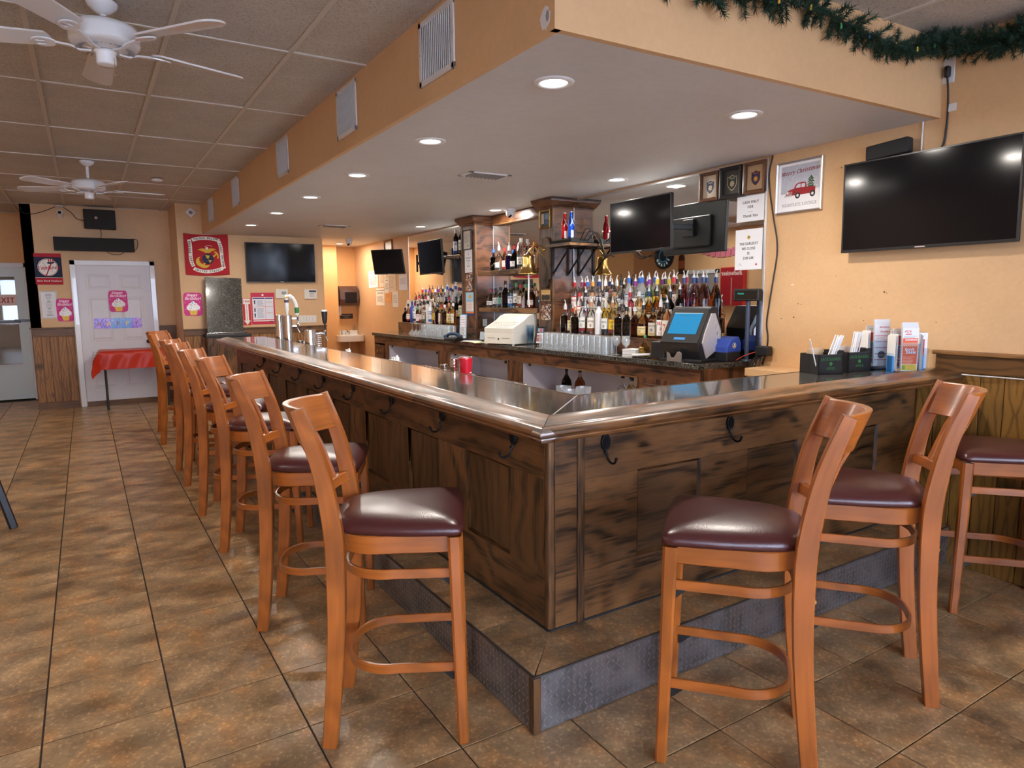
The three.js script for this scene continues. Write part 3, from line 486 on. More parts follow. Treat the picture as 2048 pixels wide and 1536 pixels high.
// pillars
{
  const mk = (zn, zf, x0, label) => {
    const zc = (zn + zf) / 2, w = zn - zf, d = wx(zc) - x0, t = wallThing('mirror_pillar', label, 'pillar', zc, CT, .008), h = HS - CT; const D = d - .008;
    part(t, 'room_face', uvm(bb(-w / 2 + .012, w / 2 - .012, 0, h - .06, D - .014, D - .002), 'y', 1, 1, zc), M.oakBack);
    part(t, 'near_face', uvm(bb(w / 2 - .014, w / 2 - .002, 0, h - .06, 0, D - .012), 'z', 1, 1, zc * 2, .3), M.oakBack, 'oak veneer with wavy cross grain');
    part(t, 'far_face', uvm(bb(-w / 2 + .002, -w / 2 + .014, 0, h - .06, 0, D - .012), 'z', 1, 1, zc * 3), M.oakBack);
    part(t, 'corner_trim', uvm(merge([rbox(.022, h - .06, .022, .004, w / 2 - .009, (h - .06) / 2, D - .009), rbox(.022, h - .06, .022, .004, -w / 2 + .009, (h - .06) / 2, D - .009)]), 'y'), M.oakPale);
    part(t, 'base_block', uvm(merge([bb(-w / 2 - .01, w / 2 + .01, 0, .11, D - .004, D + .012, .003), bb(w / 2 - .004, w / 2 + .012, 0, .11, 0, D + .012, .003)]), 'x'), M.oakBack);
    const pr = [[-.003, h - .10], [.006, h - .10], [.010, h - .085], [.022, h - .078], [.034, h - .058], [.052, h - .034], [.056, h - .012], [.060, h - .003], [-.003, h - .003]];
    const sec = (f) => pr.map(([o, y]) => f(o, y));
    part(t, 'crown', loft([sec((o, y) => [-w / 2 - o, y, 0]), sec((o, y) => [-w / 2 - o, y, D + o]), sec((o, y) => [w / 2 + o, y, D + o]), sec((o, y) => [w / 2 + o, y, 0])], { angle: .35 }), M.oakBack, 'stepped crown moulding');
  };
  mk(-4.785, -5.15, 4.19, 'first oak pillar of the back bar, left of the cash register'); mk(-3.15, -3.40, 4.145, 'second oak pillar of the back bar, carrying the ship bell plaque');
  const hd = wallThing('header_board', 'oak header moulding between the two pillars below the soffit', 'moulding', -4.09, 2.36, .008);
  part(hd, 'board', uvm(bb(-.60, .60, .015, .115, 0, .05, .003), 'x'), M.oakBack); part(hd, 'lip', uvm(bb(-.60, .60, .0, .018, 0, .062, .003), 'x'), M.oakPale);
}
// stepped liquor risers
{
  const mk = (z0, z1, label, cut = 0) => { const w = abs(z0 - z1), t = wallThing('liquor_riser', label, 'riser', (z0 + z1) / 2, CT, .012); [[.365, .14], [.245, .22], [.130, .30]].forEach(([d, h], i) => { const R = w / 2 - (i < 2 ? cut : 0); part(t, 'tread', uvm(bb(-w / 2, R, h - .014, h, i < 2 ? [.245, .130][i] - .004 : 0, d, .002), 'x', 1, 1, i * .3), M.oakBack); part(t, 'face_board', uvm(bb(-w / 2, R, [0, .14, .22][i], h - .014, d - .016, d - .004, .001), 'x', 1, 1, i * .4), M.oakBack); }); part(t, 'side_board', uvm(merge([bb(-w / 2, -w / 2 + .014, 0, .13, 0, .35), bb(w / 2 - .014 - cut, w / 2 - cut, 0, .13, 0, .35)]), 'y'), M.oakBack); };
  mk(-3.10, -1.33, 'three-step wooden riser under the bottles right of the second pillar', .14); mk(-7.0, -5.22, 'three-step wooden riser under the bottles left of the first pillar');
}
// shelves
{
  const sh = (name, label, z0, z1, y, d, th = .045) => { const t = wallThing(name, label, 'shelf', (z0 + z1) / 2, y - th, .012), w = abs(z1 - z0); part(t, 'board', uvm(bb(-w / 2, w / 2, 0, th, 0, d - .012, .003), 'x', 1, 1, y), M.oakBack); part(t, 'front_edge', uvm(bb(-w / 2, w / 2, -.002, th + .001, d - .012, d + .004, .003), 'x'), M.oakPale); return t; };
  sh('bottle_shelf', 'upper oak bottle shelf between the two pillars', -4.68, -3.43, 1.825, .25); sh('bottle_shelf', 'lower oak bottle shelf between the two pillars', -4.68, -3.43, 1.41, .25);
  // bracket shelf on the second pillar
  const b = wallThing('bracket_shelf', 'oak shelf on black brackets beside the second pillar, holding aluminium bottles', 'shelf', -2.96, 2.0, .014);
  part(b, 'board', uvm(bb(-.185, .20, 0, .018, 0, .31, .002), 'x'), M.oakBack); part(b, 'front_edge', uvm(merge([bb(-.185, .204, -.004, .022, .31, .322, .003), bb(.196, .208, -.004, .022, 0, .322, .003)]), 'x'), M.oakPale);
  for (const z of [.06, .24]) part(b, 'bracket', [bb(-.183, -.178, -.27, 0, z - .012, z + .012), bb(-.18, .14, -.008, -.002, z - .012, z + .012), bar([[-.178, -.25, z], [.10, -.006, z]], .02, .008)], M.iron);
  const l = wallThing('wine_shelf', 'small oak shelf left of the first pillar with two wine bottles', 'shelf', -5.39, 2.035, .014);
  part(l, 'board', uvm(bb(-.22, .225, 0, .022, 0, .26, .003), 'x'), M.oakPale); part(l, 'bracket', [bb(.1, .115, -.2, 0, .01, .02), bar([[.107, -.19, .016], [.107, -.004, .2]], .012, .008, [1, 0, 0])], M.iron);
}
// televisions
function tv(name, label, w, h, pos, turn, tilt = 0, o = {}) {
  const t = thing(name, label, 'television', pos, turn), g = new THREE.Group();
  const q = (n, geo, m, l) => { const p = part(t, n, geo, m, l); if (tilt) p.rotation.x = tilt; return p; };
  q('casing', [rbox(w, h, .028, .006, 0, 0, -.014), rbox(w * .62, h * .6, .04, .012, 0, -h * .08, -.042)], M.black);
  q('screen', bb(-w / 2 + .009, w / 2 - .009, -h / 2 + .016, h / 2 - .009, 0, .0015), M.screen);
  q('bezel', [bb(-w / 2, w / 2, -h / 2, -h / 2 + .016, -.004, .004, .001), bb(-w / 2, w / 2, h / 2 - .009, h / 2, -.004, .003, .001), bb(-w / 2, -w / 2 + .009, -h / 2, h / 2, -.004, .003, .001), bb(w / 2 - .009, w / 2, -h / 2, h / 2, -.004, .003, .001)], M.blackSatin);
  q('logo', bb(-.028, .028, -h / 2 + .005, -h / 2 + .011, .004, .0046), M.alu);
  if (o.arm) part(t, 'wall_arm', [rbox(.12, .14, .03, .004, 0, 0, -.075), bar([[0, 0, -.07], [o.bend ?? .1, 0, -o.arm * .5], [0, 0, -o.arm + .01]], .03, .045), rbox(.05, .26, .02, .003, 0, 0, -o.arm + .016)], M.black);
  return t;
}
tv('television', 'large black television high on the right wall above the lottery slips', .955, .53, [wx(.255, .085), 2.04, .255], WALLTURN, .02, { arm: .075, bend: 0 });
tv('television', 'black television on a wall arm in front of the back bar mirror', .71, .42, [wx(-1.83, .32), 2.087, -1.83], WALLTURN + .02, .02, { arm: .30 });
tv('television', 'small black television parallel to the mirror beside the wine shelf', .74, .43, [wx(-5.87, .35), 2.055, -5.87], WALLTURN, .06, { arm: .33 });
tv('television', 'small tilted television on an arm above the framed notices', .52, .36, [4.05, 2.06, -7.18], -.95, .22, { arm: .40, bend: .0 });
tv('television', 'black television on the far partition above the fire notices', 1.02, .585, [2.815, 2.083, ZB + .075], 0, .03, { arm: .07, bend: 0 });
// ---------------------------------------------------------------- bottles and glasses
const LAB = [ // background, ink, big text, band colour
  ['#f4f2ee', '#b01020', 'SMIRNOFF', '#c8102e'], ['#e9e4d6', '#222', 'BACARDI', '#8a1520'], ['#f6efe2', '#5a2d12', 'CAPTAIN', '#7a3d18'], ['#f2c41c', '#32200a', 'CUERVO', '#7a1a14'], ['#101010', '#e8e4da', 'No. 7', '#101010'], ['#c22a2a', '#fff', 'FIRE', '#c22a2a'], ['#f0e2b4', '#6b5a2a', 'HONEY', '#e3cf90'], ['#ecd9a0', '#3a2c12', 'RESERVE', '#d6b866'],
  ['#fbfbfa', '#c21a22', 'BEAM', '#fff'], ['#f7f3ea', '#d0181c', '7', '#f7f3ea'], ['#efe4c2', '#1d5a2a', 'JAMESON', '#d7b64e'], ['#16302c', '#e6e0c8', 'TULLAMORE', '#0d201d'], ['#f5f5f5', '#1a3d7c', 'VODKA', '#2f6fb5'], ['#e9edf2', '#20448c', 'GIN', '#2a5cae'], ['#0e2344', '#e8d9a0', 'CREAM', '#0a1830'], ['#d9d2c0', '#222', 'RUM', '#3c6e3a'],
  ['#ffffff', '#333', 'PEACH', '#f2a33c'], ['#ffffff', '#7a1a4a', 'BERRY', '#7a1a4a'], ['#ffffff', '#1b2b7a', 'BLUE', '#1b2b7a'], ['#ffffff', '#ad5a12', 'ORANGE', '#f08a1c'], ['#f3ead8', '#7b1b1b', 'RED', '#9c1c1c'], ['#c9b48a', '#2a1c10', 'AGED', '#5a3a1c'], ['#f4f4f0', '#222', 'TRIPLE', '#20242a'], ['#ded6c4', '#333', 'SCOTCH', '#e0cf98'],
];
const labelAtlas = canvas(1024, 384, (g) => LAB.forEach(([bg, fg, tx, band], i) => {
  const x = (i % 8) * 128, y = floor(i / 8) * 128; g.save(); g.beginPath(); g.rect(x, y, 128, 128); g.clip(); g.fillStyle = bg; g.fillRect(x, y, 128, 128); g.fillStyle = band; g.fillRect(x, y + 96, 128, 32); if (i % 3 === 0) g.fillRect(x, y, 128, 10);
  g.fillStyle = fg; g.textAlign = 'center'; g.font = 'bold ' + (tx.length < 2 ? 84 : tx.length < 6 ? 38 : 23) + 'px ' + (i % 2 ? 'serif' : 'sans-serif'); g.fillText(tx, x + 64, y + (tx.length < 2 ? 92 : 44));
  if (tx.length > 1) { g.lineWidth = 3; g.strokeStyle = fg; g.beginPath(); g.ellipse(x + 64, y + 72, i % 4 === 2 ? 14 : 20, 15, 0, 0, 7); g.stroke(); g.fillRect(x + 58, y + 64, 12, 16); for (let k = 0; k < 3; k++) g.fillRect(x + 30, y + 100 + k * 7, 68, 2); }
  g.restore();
}));
const labelMat = print(labelAtlas, .5);
const atlasUV = (geo, i, flipU) => { const uv = geo.attributes.uv; for (let k = 0; k < uv.count; k++) { const u = flipU ? 1 - uv.getX(k) : uv.getX(k); uv.setXY(k, ((i % 8) + .02 + u * .96) / 8, 1 - (floor(i / 8) + .02 + (1 - uv.getY(k)) * .96) / 3); } return geo; };
const solid = (c, dist, rough = .02, base = 0xffffff) => mat(base, rough, { transmission: 1, thickness: .05, ior: 1.38, attenuationColor: c, attenuationDistance: dist });
const G = {
  clear: solid(lin(.92, .97, .96), .25), amber: solid(lin(.62, .22, .03), 0.12), rum: solid(lin(.35, .08, .015), 0.09), gold: solid(lin(.80, .48, .08), 0.16), green: solid(lin(.06, .42, .08), 0.09), dark: solid(lin(.03, .03, .015), 0.03), wine: solid(lin(.02, .05, .02), 0.03), blue: solid(lin(.30, .62, .80), 0.14), navy: solid(lin(.02, .04, .25), 0.06), purple: solid(lin(.30, .22, .55), 0.16), red: solid(lin(.50, .03, .05), 0.09), frost: mat(lin(.86, .89, .92), .38, { transmission: .85, thickness: .05, ior: 1.3 }), white: mat(lin(.86, .86, .87), .25, { clearcoat: .6 }), cobalt: mat(lin(.02, .06, .36), .2, { clearcoat: 1 }), silver: mat(lin(.62, .62, .62), .25, { metalness: .8 }),
};
const GN = { clear: 'clear', amber: 'amber', rum: 'dark brown', gold: 'golden', green: 'green', dark: 'blackish', wine: 'dark green', blue: 'pale blue', navy: 'navy', purple: 'violet', red: 'red', frost: 'frosted', white: 'white', cobalt: 'cobalt blue', silver: 'silver' };
const CAPC = { k: ['black', lin(.012, .012, .014)], r: ['red', lin(.50, .02, .03)], m: ['maroon', lin(.20, .02, .06)], b: ['blue', lin(.03, .13, .50)], n: ['navy', lin(.02, .04, .16)], o: ['orange', lin(.80, .32, .04)], w: ['white', lin(.78, .78, .78)], y: ['yellow', lin(.78, .56, .04)], s: ['silver', lin(.60, .60, .60)], c: ['copper', lin(.50, .25, .10)], p: ['purple', lin(.22, .03, .25)], g: ['green', lin(.06, .30, .10)] };
const capM = {}; for (const k in CAPC) capM[k] = mat(CAPC[k][1], .35);
const bottleCache = {};
function bottleGeo(type, h) {
  const key = type + h; if (bottleCache[key]) return bottleCache[key];
  const P = { std: [.037, [[.0, .002], [.9, .0], [1, .012], [1, .60], [.92, .66], [.62, .72], [.40, .78], [.36, .84], [.36, .98], [.30, 1]]], tall: [.034, [[0, .002], [.9, 0], [1, .012], [1, .66], [.9, .72], [.55, .78], [.42, .83], [.40, .985], [.34, 1]]], wide: [.050, [[0, .002], [.92, 0], [1, .02], [1, .42], [.88, .55], [.5, .66], [.30, .73], [.26, .80], [.26, .98], [.22, 1]]], cone: [.046, [[0, .002], [.93, 0], [1, .015], [1, .47], [.85, .58], [.60, .70], [.36, .80], [.29, .86], [.29, .985], [.25, 1]]], slim: [.030, [[0, .002], [.9, 0], [1, .012], [1, .52], [.86, .62], [.60, .72], [.46, .80], [.44, .98], [.38, 1]]] };
  let body, r, y0, y1, front;
  if (type === 'sq') { r = .036; const b = [[.86, 0], [1, .012], [1, .58], [.93, .63], [.55, .70], [.40, .75]]; const sec = (s, y) => { const o = []; for (let i = 0; i < 4; i++) { const a = i * PI / 2 + PI / 4; for (const t of [-.2, 0, .2]) o.push([cos(a + t) * r * s * (t ? 1.33 : 1.36), y * h, sin(a + t) * r * s * (t ? 1.33 : 1.36)]); } return o; }; body = [loft(b.map(([s, y]) => sec(s, y)), { angle: .5 }), cyl(r * .40, r * .38, h * .26, 0, h * .87, 0, 18)]; }
  else { const [R, p] = P[type]; r = R; body = [lathe(p.map(([x, y]) => [x * R, y * h]), 26), cyl(p[p.length - 1][0] * R, p[p.length - 1][0] * R * .9, .001, 0, h, 0, 20)]; }
  y0 = type === 'wide' || type === 'cone' ? .08 : .09; y1 = { std: .52, tall: .58, wide: .36, cone: .40, slim: .45, sq: .50 }[type];
  const neck = { std: .36 * .037, tall: .40 * .034, wide: .26 * .05, cone: .29 * .046, slim: .44 * .030, sq: .40 * .036 }[type];
  return bottleCache[key] = { body: merge(body), r, y0: y0 * h, y1: y1 * h, neck, h };
}
const lblCache = {};
function labelGeo(type, h, i) { const k = [type, h, i].join(); if (lblCache[k]) return lblCache[k]; const b = bottleGeo(type, h), hh = b.y1 - b.y0; let g; if (type === 'sq') g = tr(atlasUV(plane(.058, hh), i), 0, b.y0 + hh / 2, .0365); else g = tr(atlasUV(flat(new THREE.CylinderGeometry(b.r + .0007, b.r + .0007, hh, 14, 1, true, -1.05, 2.1)), i), 0, b.y0 + hh / 2, 0); return lblCache[k] = g; }
const spoutG = [cyl(.012, .013, .008, 0, .004, 0, 12), cyl(.009, .008, .014, 0, .014, 0, 10), tube([[0, .02, 0], [0, .034, .001], [0, .046, .006], [0, .055, .014]], .0042, 10, 6)];
const spoutM = merge(spoutG);
function bottle(pos, turn, [type, h, glass, li, cap, pour], label, group) {
  const b = bottleGeo(type, h), t = thing('liquor_bottle', label, 'bottle', pos, turn, group);
  part(t, 'glass', b.body, G[glass]);
  if (li >= 0) part(t, 'label', labelGeo(type, h, li), labelMat);
  const ck = 'cap' + type + h, cg = bottleCache[ck] ??= merge([cyl(b.neck + .002, b.neck + .002, h * .13, 0, h * .945, 0, 16), cyl(b.neck + .0035, b.neck + .0035, .005, 0, h * .88, 0, 16)]);
  part(t, 'cap', cg, capM[cap]);
  if (pour) part(t, 'pourer', tr(spoutM.clone(), 0, h * 1.01, 0), pour === 2 ? capM.k : capM.w);
}
const RF = [-2.883, -2.801, -2.722, -2.591, -2.486, -2.37, -2.272, -2.183, -2.096, -1.993, -1.886, -1.777, -1.677, -1.591, -1.513, -1.448, -1.39], RM = [-2.807, -2.705, -2.606, -2.387, -2.29, -2.181, -2.076, -1.968, -1.851, -1.75, -1.596, -1.486, -1.38], RB = [-3.037, -2.914, -2.826, -2.733, -2.648, -2.555, -2.455, -2.339, -2.235, -2.14, -2.048, -1.957, -1.87, -1.78, -1.671, -1.56, -1.457, -1.359];
const LF = [-6.88, -6.775, -6.65, -6.54, -6.43, -6.32, -6.21, -6.09, -5.98, -5.87, -5.76, -5.65, -5.54, -5.43, -5.32], LM = [-6.724, -6.62, -6.515, -6.41, -6.30, -6.197, -6.085, -5.975, -5.865, -5.75, -5.64, -5.53, -5.42, -5.31], LB = [-6.754, -6.64, -6.53, -6.42, -6.31, -6.2, -6.069, -5.94, -5.82, -5.70, -5.578, -5.46, -5.35];
// [shape, height, glass, label design, cap, pourer]
const SETS = [
  ['RF', RF, .30, 1.19, 'front row right of second pillar', [['sq', .25, 'purple', 22, 's', 1], ['slim', .26, 'clear', 6, 'k', 0], ['sq', .24, 'amber', 21, 'c', 1], ['std', .285, 'clear', 1, 'k', 0], ['std', .285, 'clear', 2, 'c', 1], ['tall', .285, 'white', -1, 'k', 2], ['std', .28, 'clear', 22, 's', 1], ['std', .28, 'gold', 3, 'c', 1], ['sq', .245, 'rum', 4, 'k', 0], ['sq', .245, 'amber', 5, 'k', 1], ['sq', .245, 'gold', 6, 'w', 0], ['wide', .26, 'amber', 7, 'k', 1], ['std', .24, 'amber', 23, 'k', 0], ['std', .285, 'clear', 8, 'w', 1], ['std', .28, 'amber', 9, 'k', 1]]],
  ['RM', RM, .19, 1.27, 'middle row right of second pillar', [['tall', .29, 'clear', 0, 'r', 2], ['std', .29, 'clear', 12, 'k', 1], ['std', .29, 'clear', 15, 'c', 2], ['std', .29, 'gold', 3, 's', 2], ['std', .29, 'gold', 21, 'c', 2], ['wide', .26, 'clear', 13, 'k', 2], ['tall', .285, 'red', 20, 'r', 1], ['tall', .29, 'amber', 6, 'w', 0], ['wide', .29, 'amber', 23, 'n', 1], ['std', .29, 'rum', 21, 'k', 1], ['std', .285, 'dark', 8, 'k', 1], ['tall', .30, 'dark', 10, 'k', 1]]],
  ['RB', RB, .075, 1.35, 'back row against the mirror', [['tall', .31, 'clear', 0, 'r', 1], ['tall', .31, 'clear', 17, 'm', 1], ['tall', .31, 'clear', 18, 'b', 1], ['tall', .31, 'clear', 19, 'o', 1], ['tall', .31, 'clear', 18, 'n', 1], ['std', .31, 'clear', 16, 'w', 1], ['wide', .28, 'clear', 13, 'k', 1], ['std', .31, 'clear', 12, 'k', 2], ['tall', .33, 'frost', 12, 'b', 1], ['std', .30, 'clear', 19, 'p', 1], ['tall', .33, 'frost', 12, 'b', 1], ['std', .31, 'green', 10, 'p', 1], ['tall', .31, 'gold', 3, 'y', 1], ['std', .31, 'amber', 11, 'k', 1], ['tall', .32, 'clear', 20, 'r', 1], ['cone', .31, 'red', -1, 'n', 1], ['cone', .31, 'purple', -1, 'n', 1], ['cone', .31, 'rum', -1, 'n', 1]]],
  ['LF', LF, .30, 1.19, 'front row left of first pillar', [['wide', .20, 'dark', -1, 'k', 0], ['slim', .26, 'rum', 20, 'k', 0], ['tall', .29, 'cobalt', -1, 'n', 0], ['tall', .27, 'silver', 22, 'm', 2], ['slim', .26, 'green', 8, 'k', 0], ['slim', .27, 'clear', 0, 'k', 0], ['std', .285, 'clear', 15, 'k', 2], ['tall', .30, 'white', -1, 'k', 0], ['tall', .285, 'white', 12, 'w', 0], ['std', .28, 'gold', 3, 's', 2], ['sq', .25, 'rum', 14, 'n', 0], ['sq', .25, 'amber', 5, 'r', 0], ['sq', .25, 'gold', 6, 'w', 0], ['std', .27, 'gold', 7, 'c', 0], ['std', .27, 'amber', 23, 'w', 0]]],
  ['LM', LM, .19, 1.27, 'middle row left of first pillar', [['tall', .27, 'clear', 17, 'm', 2], ['tall', .29, 'clear', 0, 'r', 2], ['std', .28, 'clear', 1, 'k', 2], ['std', .28, 'clear', 20, 'r', 2], ['std', .29, 'clear', 22, 'w', 2], ['std', .28, 'amber', 2, 'k', 2], ['wide', .27, 'gold', 21, 'c', 0], ['std', .27, 'clear', 13, 's', 2], ['std', .27, 'gold', 3, 's', 2], ['tall', .27, 'dark', 14, 'n', 0], ['std', .27, 'red', 5, 'r', 2], ['std', .27, 'gold', 6, 'w', 0], ['wide', .27, 'wine', 7, 'k', 0], ['tall', .28, 'wine', 10, 'k', 0]]],
  ['LB', LB, .075, 1.35, 'back row left of first pillar', [['tall', .30, 'clear', 0, 'r', 1], ['tall', .30, 'clear', 18, 'b', 0], ['tall', .30, 'clear', 17, 'p', 2], ['tall', .30, 'clear', 19, 'o', 2], ['tall', .30, 'clear', 16, 'w', 0], ['std', .30, 'clear', 21, 'p', 1], ['std', .30, 'clear', 22, 'k', 1], ['tall', .33, 'frost', 12, 'b', 1], ['std', .31, 'frost', 18, 'n', 0], ['tall', .33, 'frost', 12, 'b', 1], ['std', .31, 'clear', 13, 'm', 0], ['tall', .31, 'wine', 7, 'm', 0], ['std', .30, 'wine', 23, 'k', 0]]],
  ['SU', [-4.54, -4.42, -4.30, -4.19, -4.08, -3.94, -3.80, -3.68], .13, 1.825, 'upper shelf between the pillars', [['sq', .25, 'navy', -1, 'b', 0], ['wide', .27, 'clear', 22, 'w', 1], ['slim', .25, 'rum', 20, 'r', 0], ['sq', .25, 'purple', 9, 'w', 1], ['wide', .26, 'dark', 22, 'r', 0], ['cone', .33, 'clear', 22, 'w', 0], ['std', .31, 'clear', 12, 's', 0], ['std', .27, 'gold', 16, 'o', 0]]],
  ['SL', [-4.62, -4.51, -4.40, -4.28, -4.17, -4.05, -3.95, -3.85, -3.73], .13, 1.41, 'lower shelf between the pillars', [['wide', .21, 'clear', 22, 'r', 0], ['std', .22, 'clear', 22, 'k', 0], ['sq', .23, 'clear', 13, 'k', 0], ['sq', .30, 'blue', 13, 'k', 0], ['std', .26, 'blue', 12, 'n', 0], ['tall', .27, 'clear', 22, 'g', 0], ['std', .25, 'gold', 20, 'r', 0], ['sq', .25, 'gold', -1, 'g', 0], ['wide', .24, 'rum', 1, 'k', 0]]],
];
for (const [code, zs_, d, y, where, list] of SETS) zs_.forEach((z, i) => {
  const s = list[i]; if (!s) return; const shape = { std: 'round', tall: 'tall', sq: 'square', wide: 'broad', cone: 'tapered', slim: 'slim' }[s[0]];
  bottle([wx(z, d + (hash(i, code.charCodeAt(0), 2) - .5) * .016), y + .0005, z], WALLTURN + .45 + (hash(i, code.charCodeAt(1), 7) - .5) * .9, s, `${shape} ${GN[s[2]]} bottle with ${CAPC[s[4]][0]} cap, ${ORD[i]} from left, ${where}`, 'bottles, ' + where);
});
// two wine bottles and two aluminium beer bottles on the small shelves
bottle([wx(-5.53, .13), 2.0575, -5.53], WALLTURN + .5, ['tall', .33, 'wine', 18, 's', 0], 'tall dark wine bottle with navy label on the wine shelf', 'wine bottles on the wine shelf');
bottle([wx(-5.38, .13), 2.0575, -5.38], WALLTURN + .5, ['tall', .33, 'wine', 22, 'k', 0], 'tall dark wine bottle with white label on the wine shelf', 'wine bottles on the wine shelf');
{
  const prof = [[0, .0], [.028, 0], [.031, .01], [.031, .12], [.028, .15], [.018, .185], [.0145, .20], [.0145, .225], [.016, .228], [.016, .24], [.0, .242]], g = lathe(prof, 26);
  for (const [z, col, n] of [[-2.95, ['#a80f1c', '#e9d9d0'], 'red'], [-2.845, ['#1248b8', '#e8eef8'], 'blue']]) {
    const t = thing('aluminium_bottle', n + ' aluminium beer bottle on the bracket shelf beside the second pillar', 'bottle', [wx(z, .255), 2.066, z], WALLTURN + .4, 'aluminium bottles on the bracket shelf');
    part(t, 'body', g, print(canvas(256, 256, (c) => { c.fillStyle = col[0]; c.fillRect(0, 0, 256, 256); c.strokeStyle = col[1]; c.lineWidth = 9; for (const x of [40, 168]) { c.beginPath(); c.moveTo(x - 26, 120); c.lineTo(x + 26, 180); c.moveTo(x + 26, 120); c.lineTo(x - 26, 180); c.stroke(); c.fillStyle = col[1]; c.fillRect(x - 20, 190, 40, 40); } }), .25, { metalness: .7 })); part(t, 'crown_cap', cyl(.017, .016, .008, 0, .240, 0, 18), M.alu);
  }
}
// highball glasses, upside down in rows
{
  const gg = lathe([[.001, .146], [.026, .146], [.0285, .143], [.034, 0], [.0325, 0], [.0270, .134], [.001, .136]], 24);
  const p = tag(new THREE.Mesh(gg, M.glass), '', 'glass'); p.name = 'highball_glass'; p.castShadow = p.receiveShadow = true;
  const set = (z0, z1, n, rows, label, group) => { for (let r = 0; r < rows; r++) for (let i = 0; i < n; i++) { const z = mix(z0, z1, i / (n - 1)) + (r % 2) * .018 + rr(-.004, .004), d = .44 + r * .075; if (cfx(z) > wx(z, d) - .04) continue; const c = p.clone(); c.name = numbered('highball_glass'); c.userData = { label: `upside-down highball glass, ${ORD[i]} from left in the ${['back', 'front'][r]} row ${label}`, category: 'glass', group }; c.position.set(wx(z, d) + rr(-.004, .004), CT + .001, z); scene.add(c); } };
  set(-2.97, -2.02, 13, 2, 'right of second pillar', 'upside-down glasses right of the second pillar');
  set(-5.80, -5.02, 11, 2, 'left of first pillar', 'upside-down glasses left of the first pillar');
  // stemmed and round glasses
  const wine = lathe([[.001, .0], [.030, 0], [.030, .002], [.005, .006], [.004, .06], [.012, .07], [.032, .095], [.036, .12], [.030, .155], [.0292, .155], [.0350, .12], [.031, .096], [.001, .072]], 24);
  [[-1.93, .46], [-1.86, .42], [-1.80, .47]].forEach(([z, d], i) => single('wine_glass', ['short stemmed glass left of the stack of napkins', 'stemmed glass behind the napkins, beside the highball rows', 'stemmed glass just behind the napkin stack'][i], 'glass', wine.clone(), M.glass, [wx(z, d), CT + .001, z], 0, 'stemmed glasses near the napkins'));
  const mart = lathe([[.001, 0], [.034, 0], [.034, .002], [.004, .006], [.0035, .075], [.052, .14], [.0512, .14], [.001, .077]], 28);
  [[-6.30, .45], [-6.16, .45], [-6.02, .46]].forEach(([z, d], i) => single('martini_glass', 'martini glass standing upside down, ' + ORD[i] + ' from left end of the counter', 'glass', ro(mart.clone(), PI), M.glass, [wx(z, d), CT + .1405, z], 0, 'martini glasses at the left end'));
  const flask = thing('liquor_flask', 'round clear flask with green stopper beside the napkins', 'bottle', [wx(-1.63, .42), CT + .001, -1.63], 0); part(flask, 'glass', lathe([[0, .002], [.040, 0], [.050, .02], [.052, .05], [.040, .085], [.018, .108], [.013, .13], [.013, .15], [0, .15]], 26), G.gold); part(flask, 'stopper', cyl(.012, .011, .022, 0, .160, 0, 14), capM.g);
}
// ---------------------------------------------------------------- posters, signs, framed things
function card(name, label, cat, w, h, pos, turn, tex, group, th = .0012) { const o = single(name, label, cat, box(w, h, th, 0, 0, th / 2), print(tex, .6), pos, turn, group); return o; }
function framed(name, label, cat, w, h, pos, turn, tex, fw, fm, depth = .02) {
  const t = thing(name, label, cat, pos, turn), W2 = w / 2, H2 = h / 2;
  const side = (a, b) => { const [ax, ay] = a, [bx, by] = b, s = (x, y, k) => [x * (1 - k * fw / W2), y * (1 - k * fw / H2)]; const q = (p, k, z) => [...s(p[0], p[1], k), z]; return loft([[q(a, 0, 0), q(a, 0, depth), q(a, .5, depth + .003), q(a, 1, depth - .004), q(a, 1, 0)], [q(b, 0, 0), q(b, 0, depth), q(b, .5, depth + .003), q(b, 1, depth - .004), q(b, 1, 0)]], { angle: .4 }); };
  part(t, 'frame', [side([-W2, -H2], [W2, -H2]), side([W2, -H2], [W2, H2]), side([W2, H2], [-W2, H2]), side([-W2, H2], [-W2, -H2])], fm);
  part(t, 'print', box(w - fw * 1.9, h - fw * 1.9, .003, 0, 0, .0045), print(tex, .35)); return t;
}
const lines = (g, x, y, w, n, gap, col = '#555', th = 3, jag = .3) => { g.fillStyle = col; for (let i = 0; i < n; i++) g.fillRect(x, y + i * gap, w * (1 - jag * hash(i, n, 3)), th); };
const T = {};
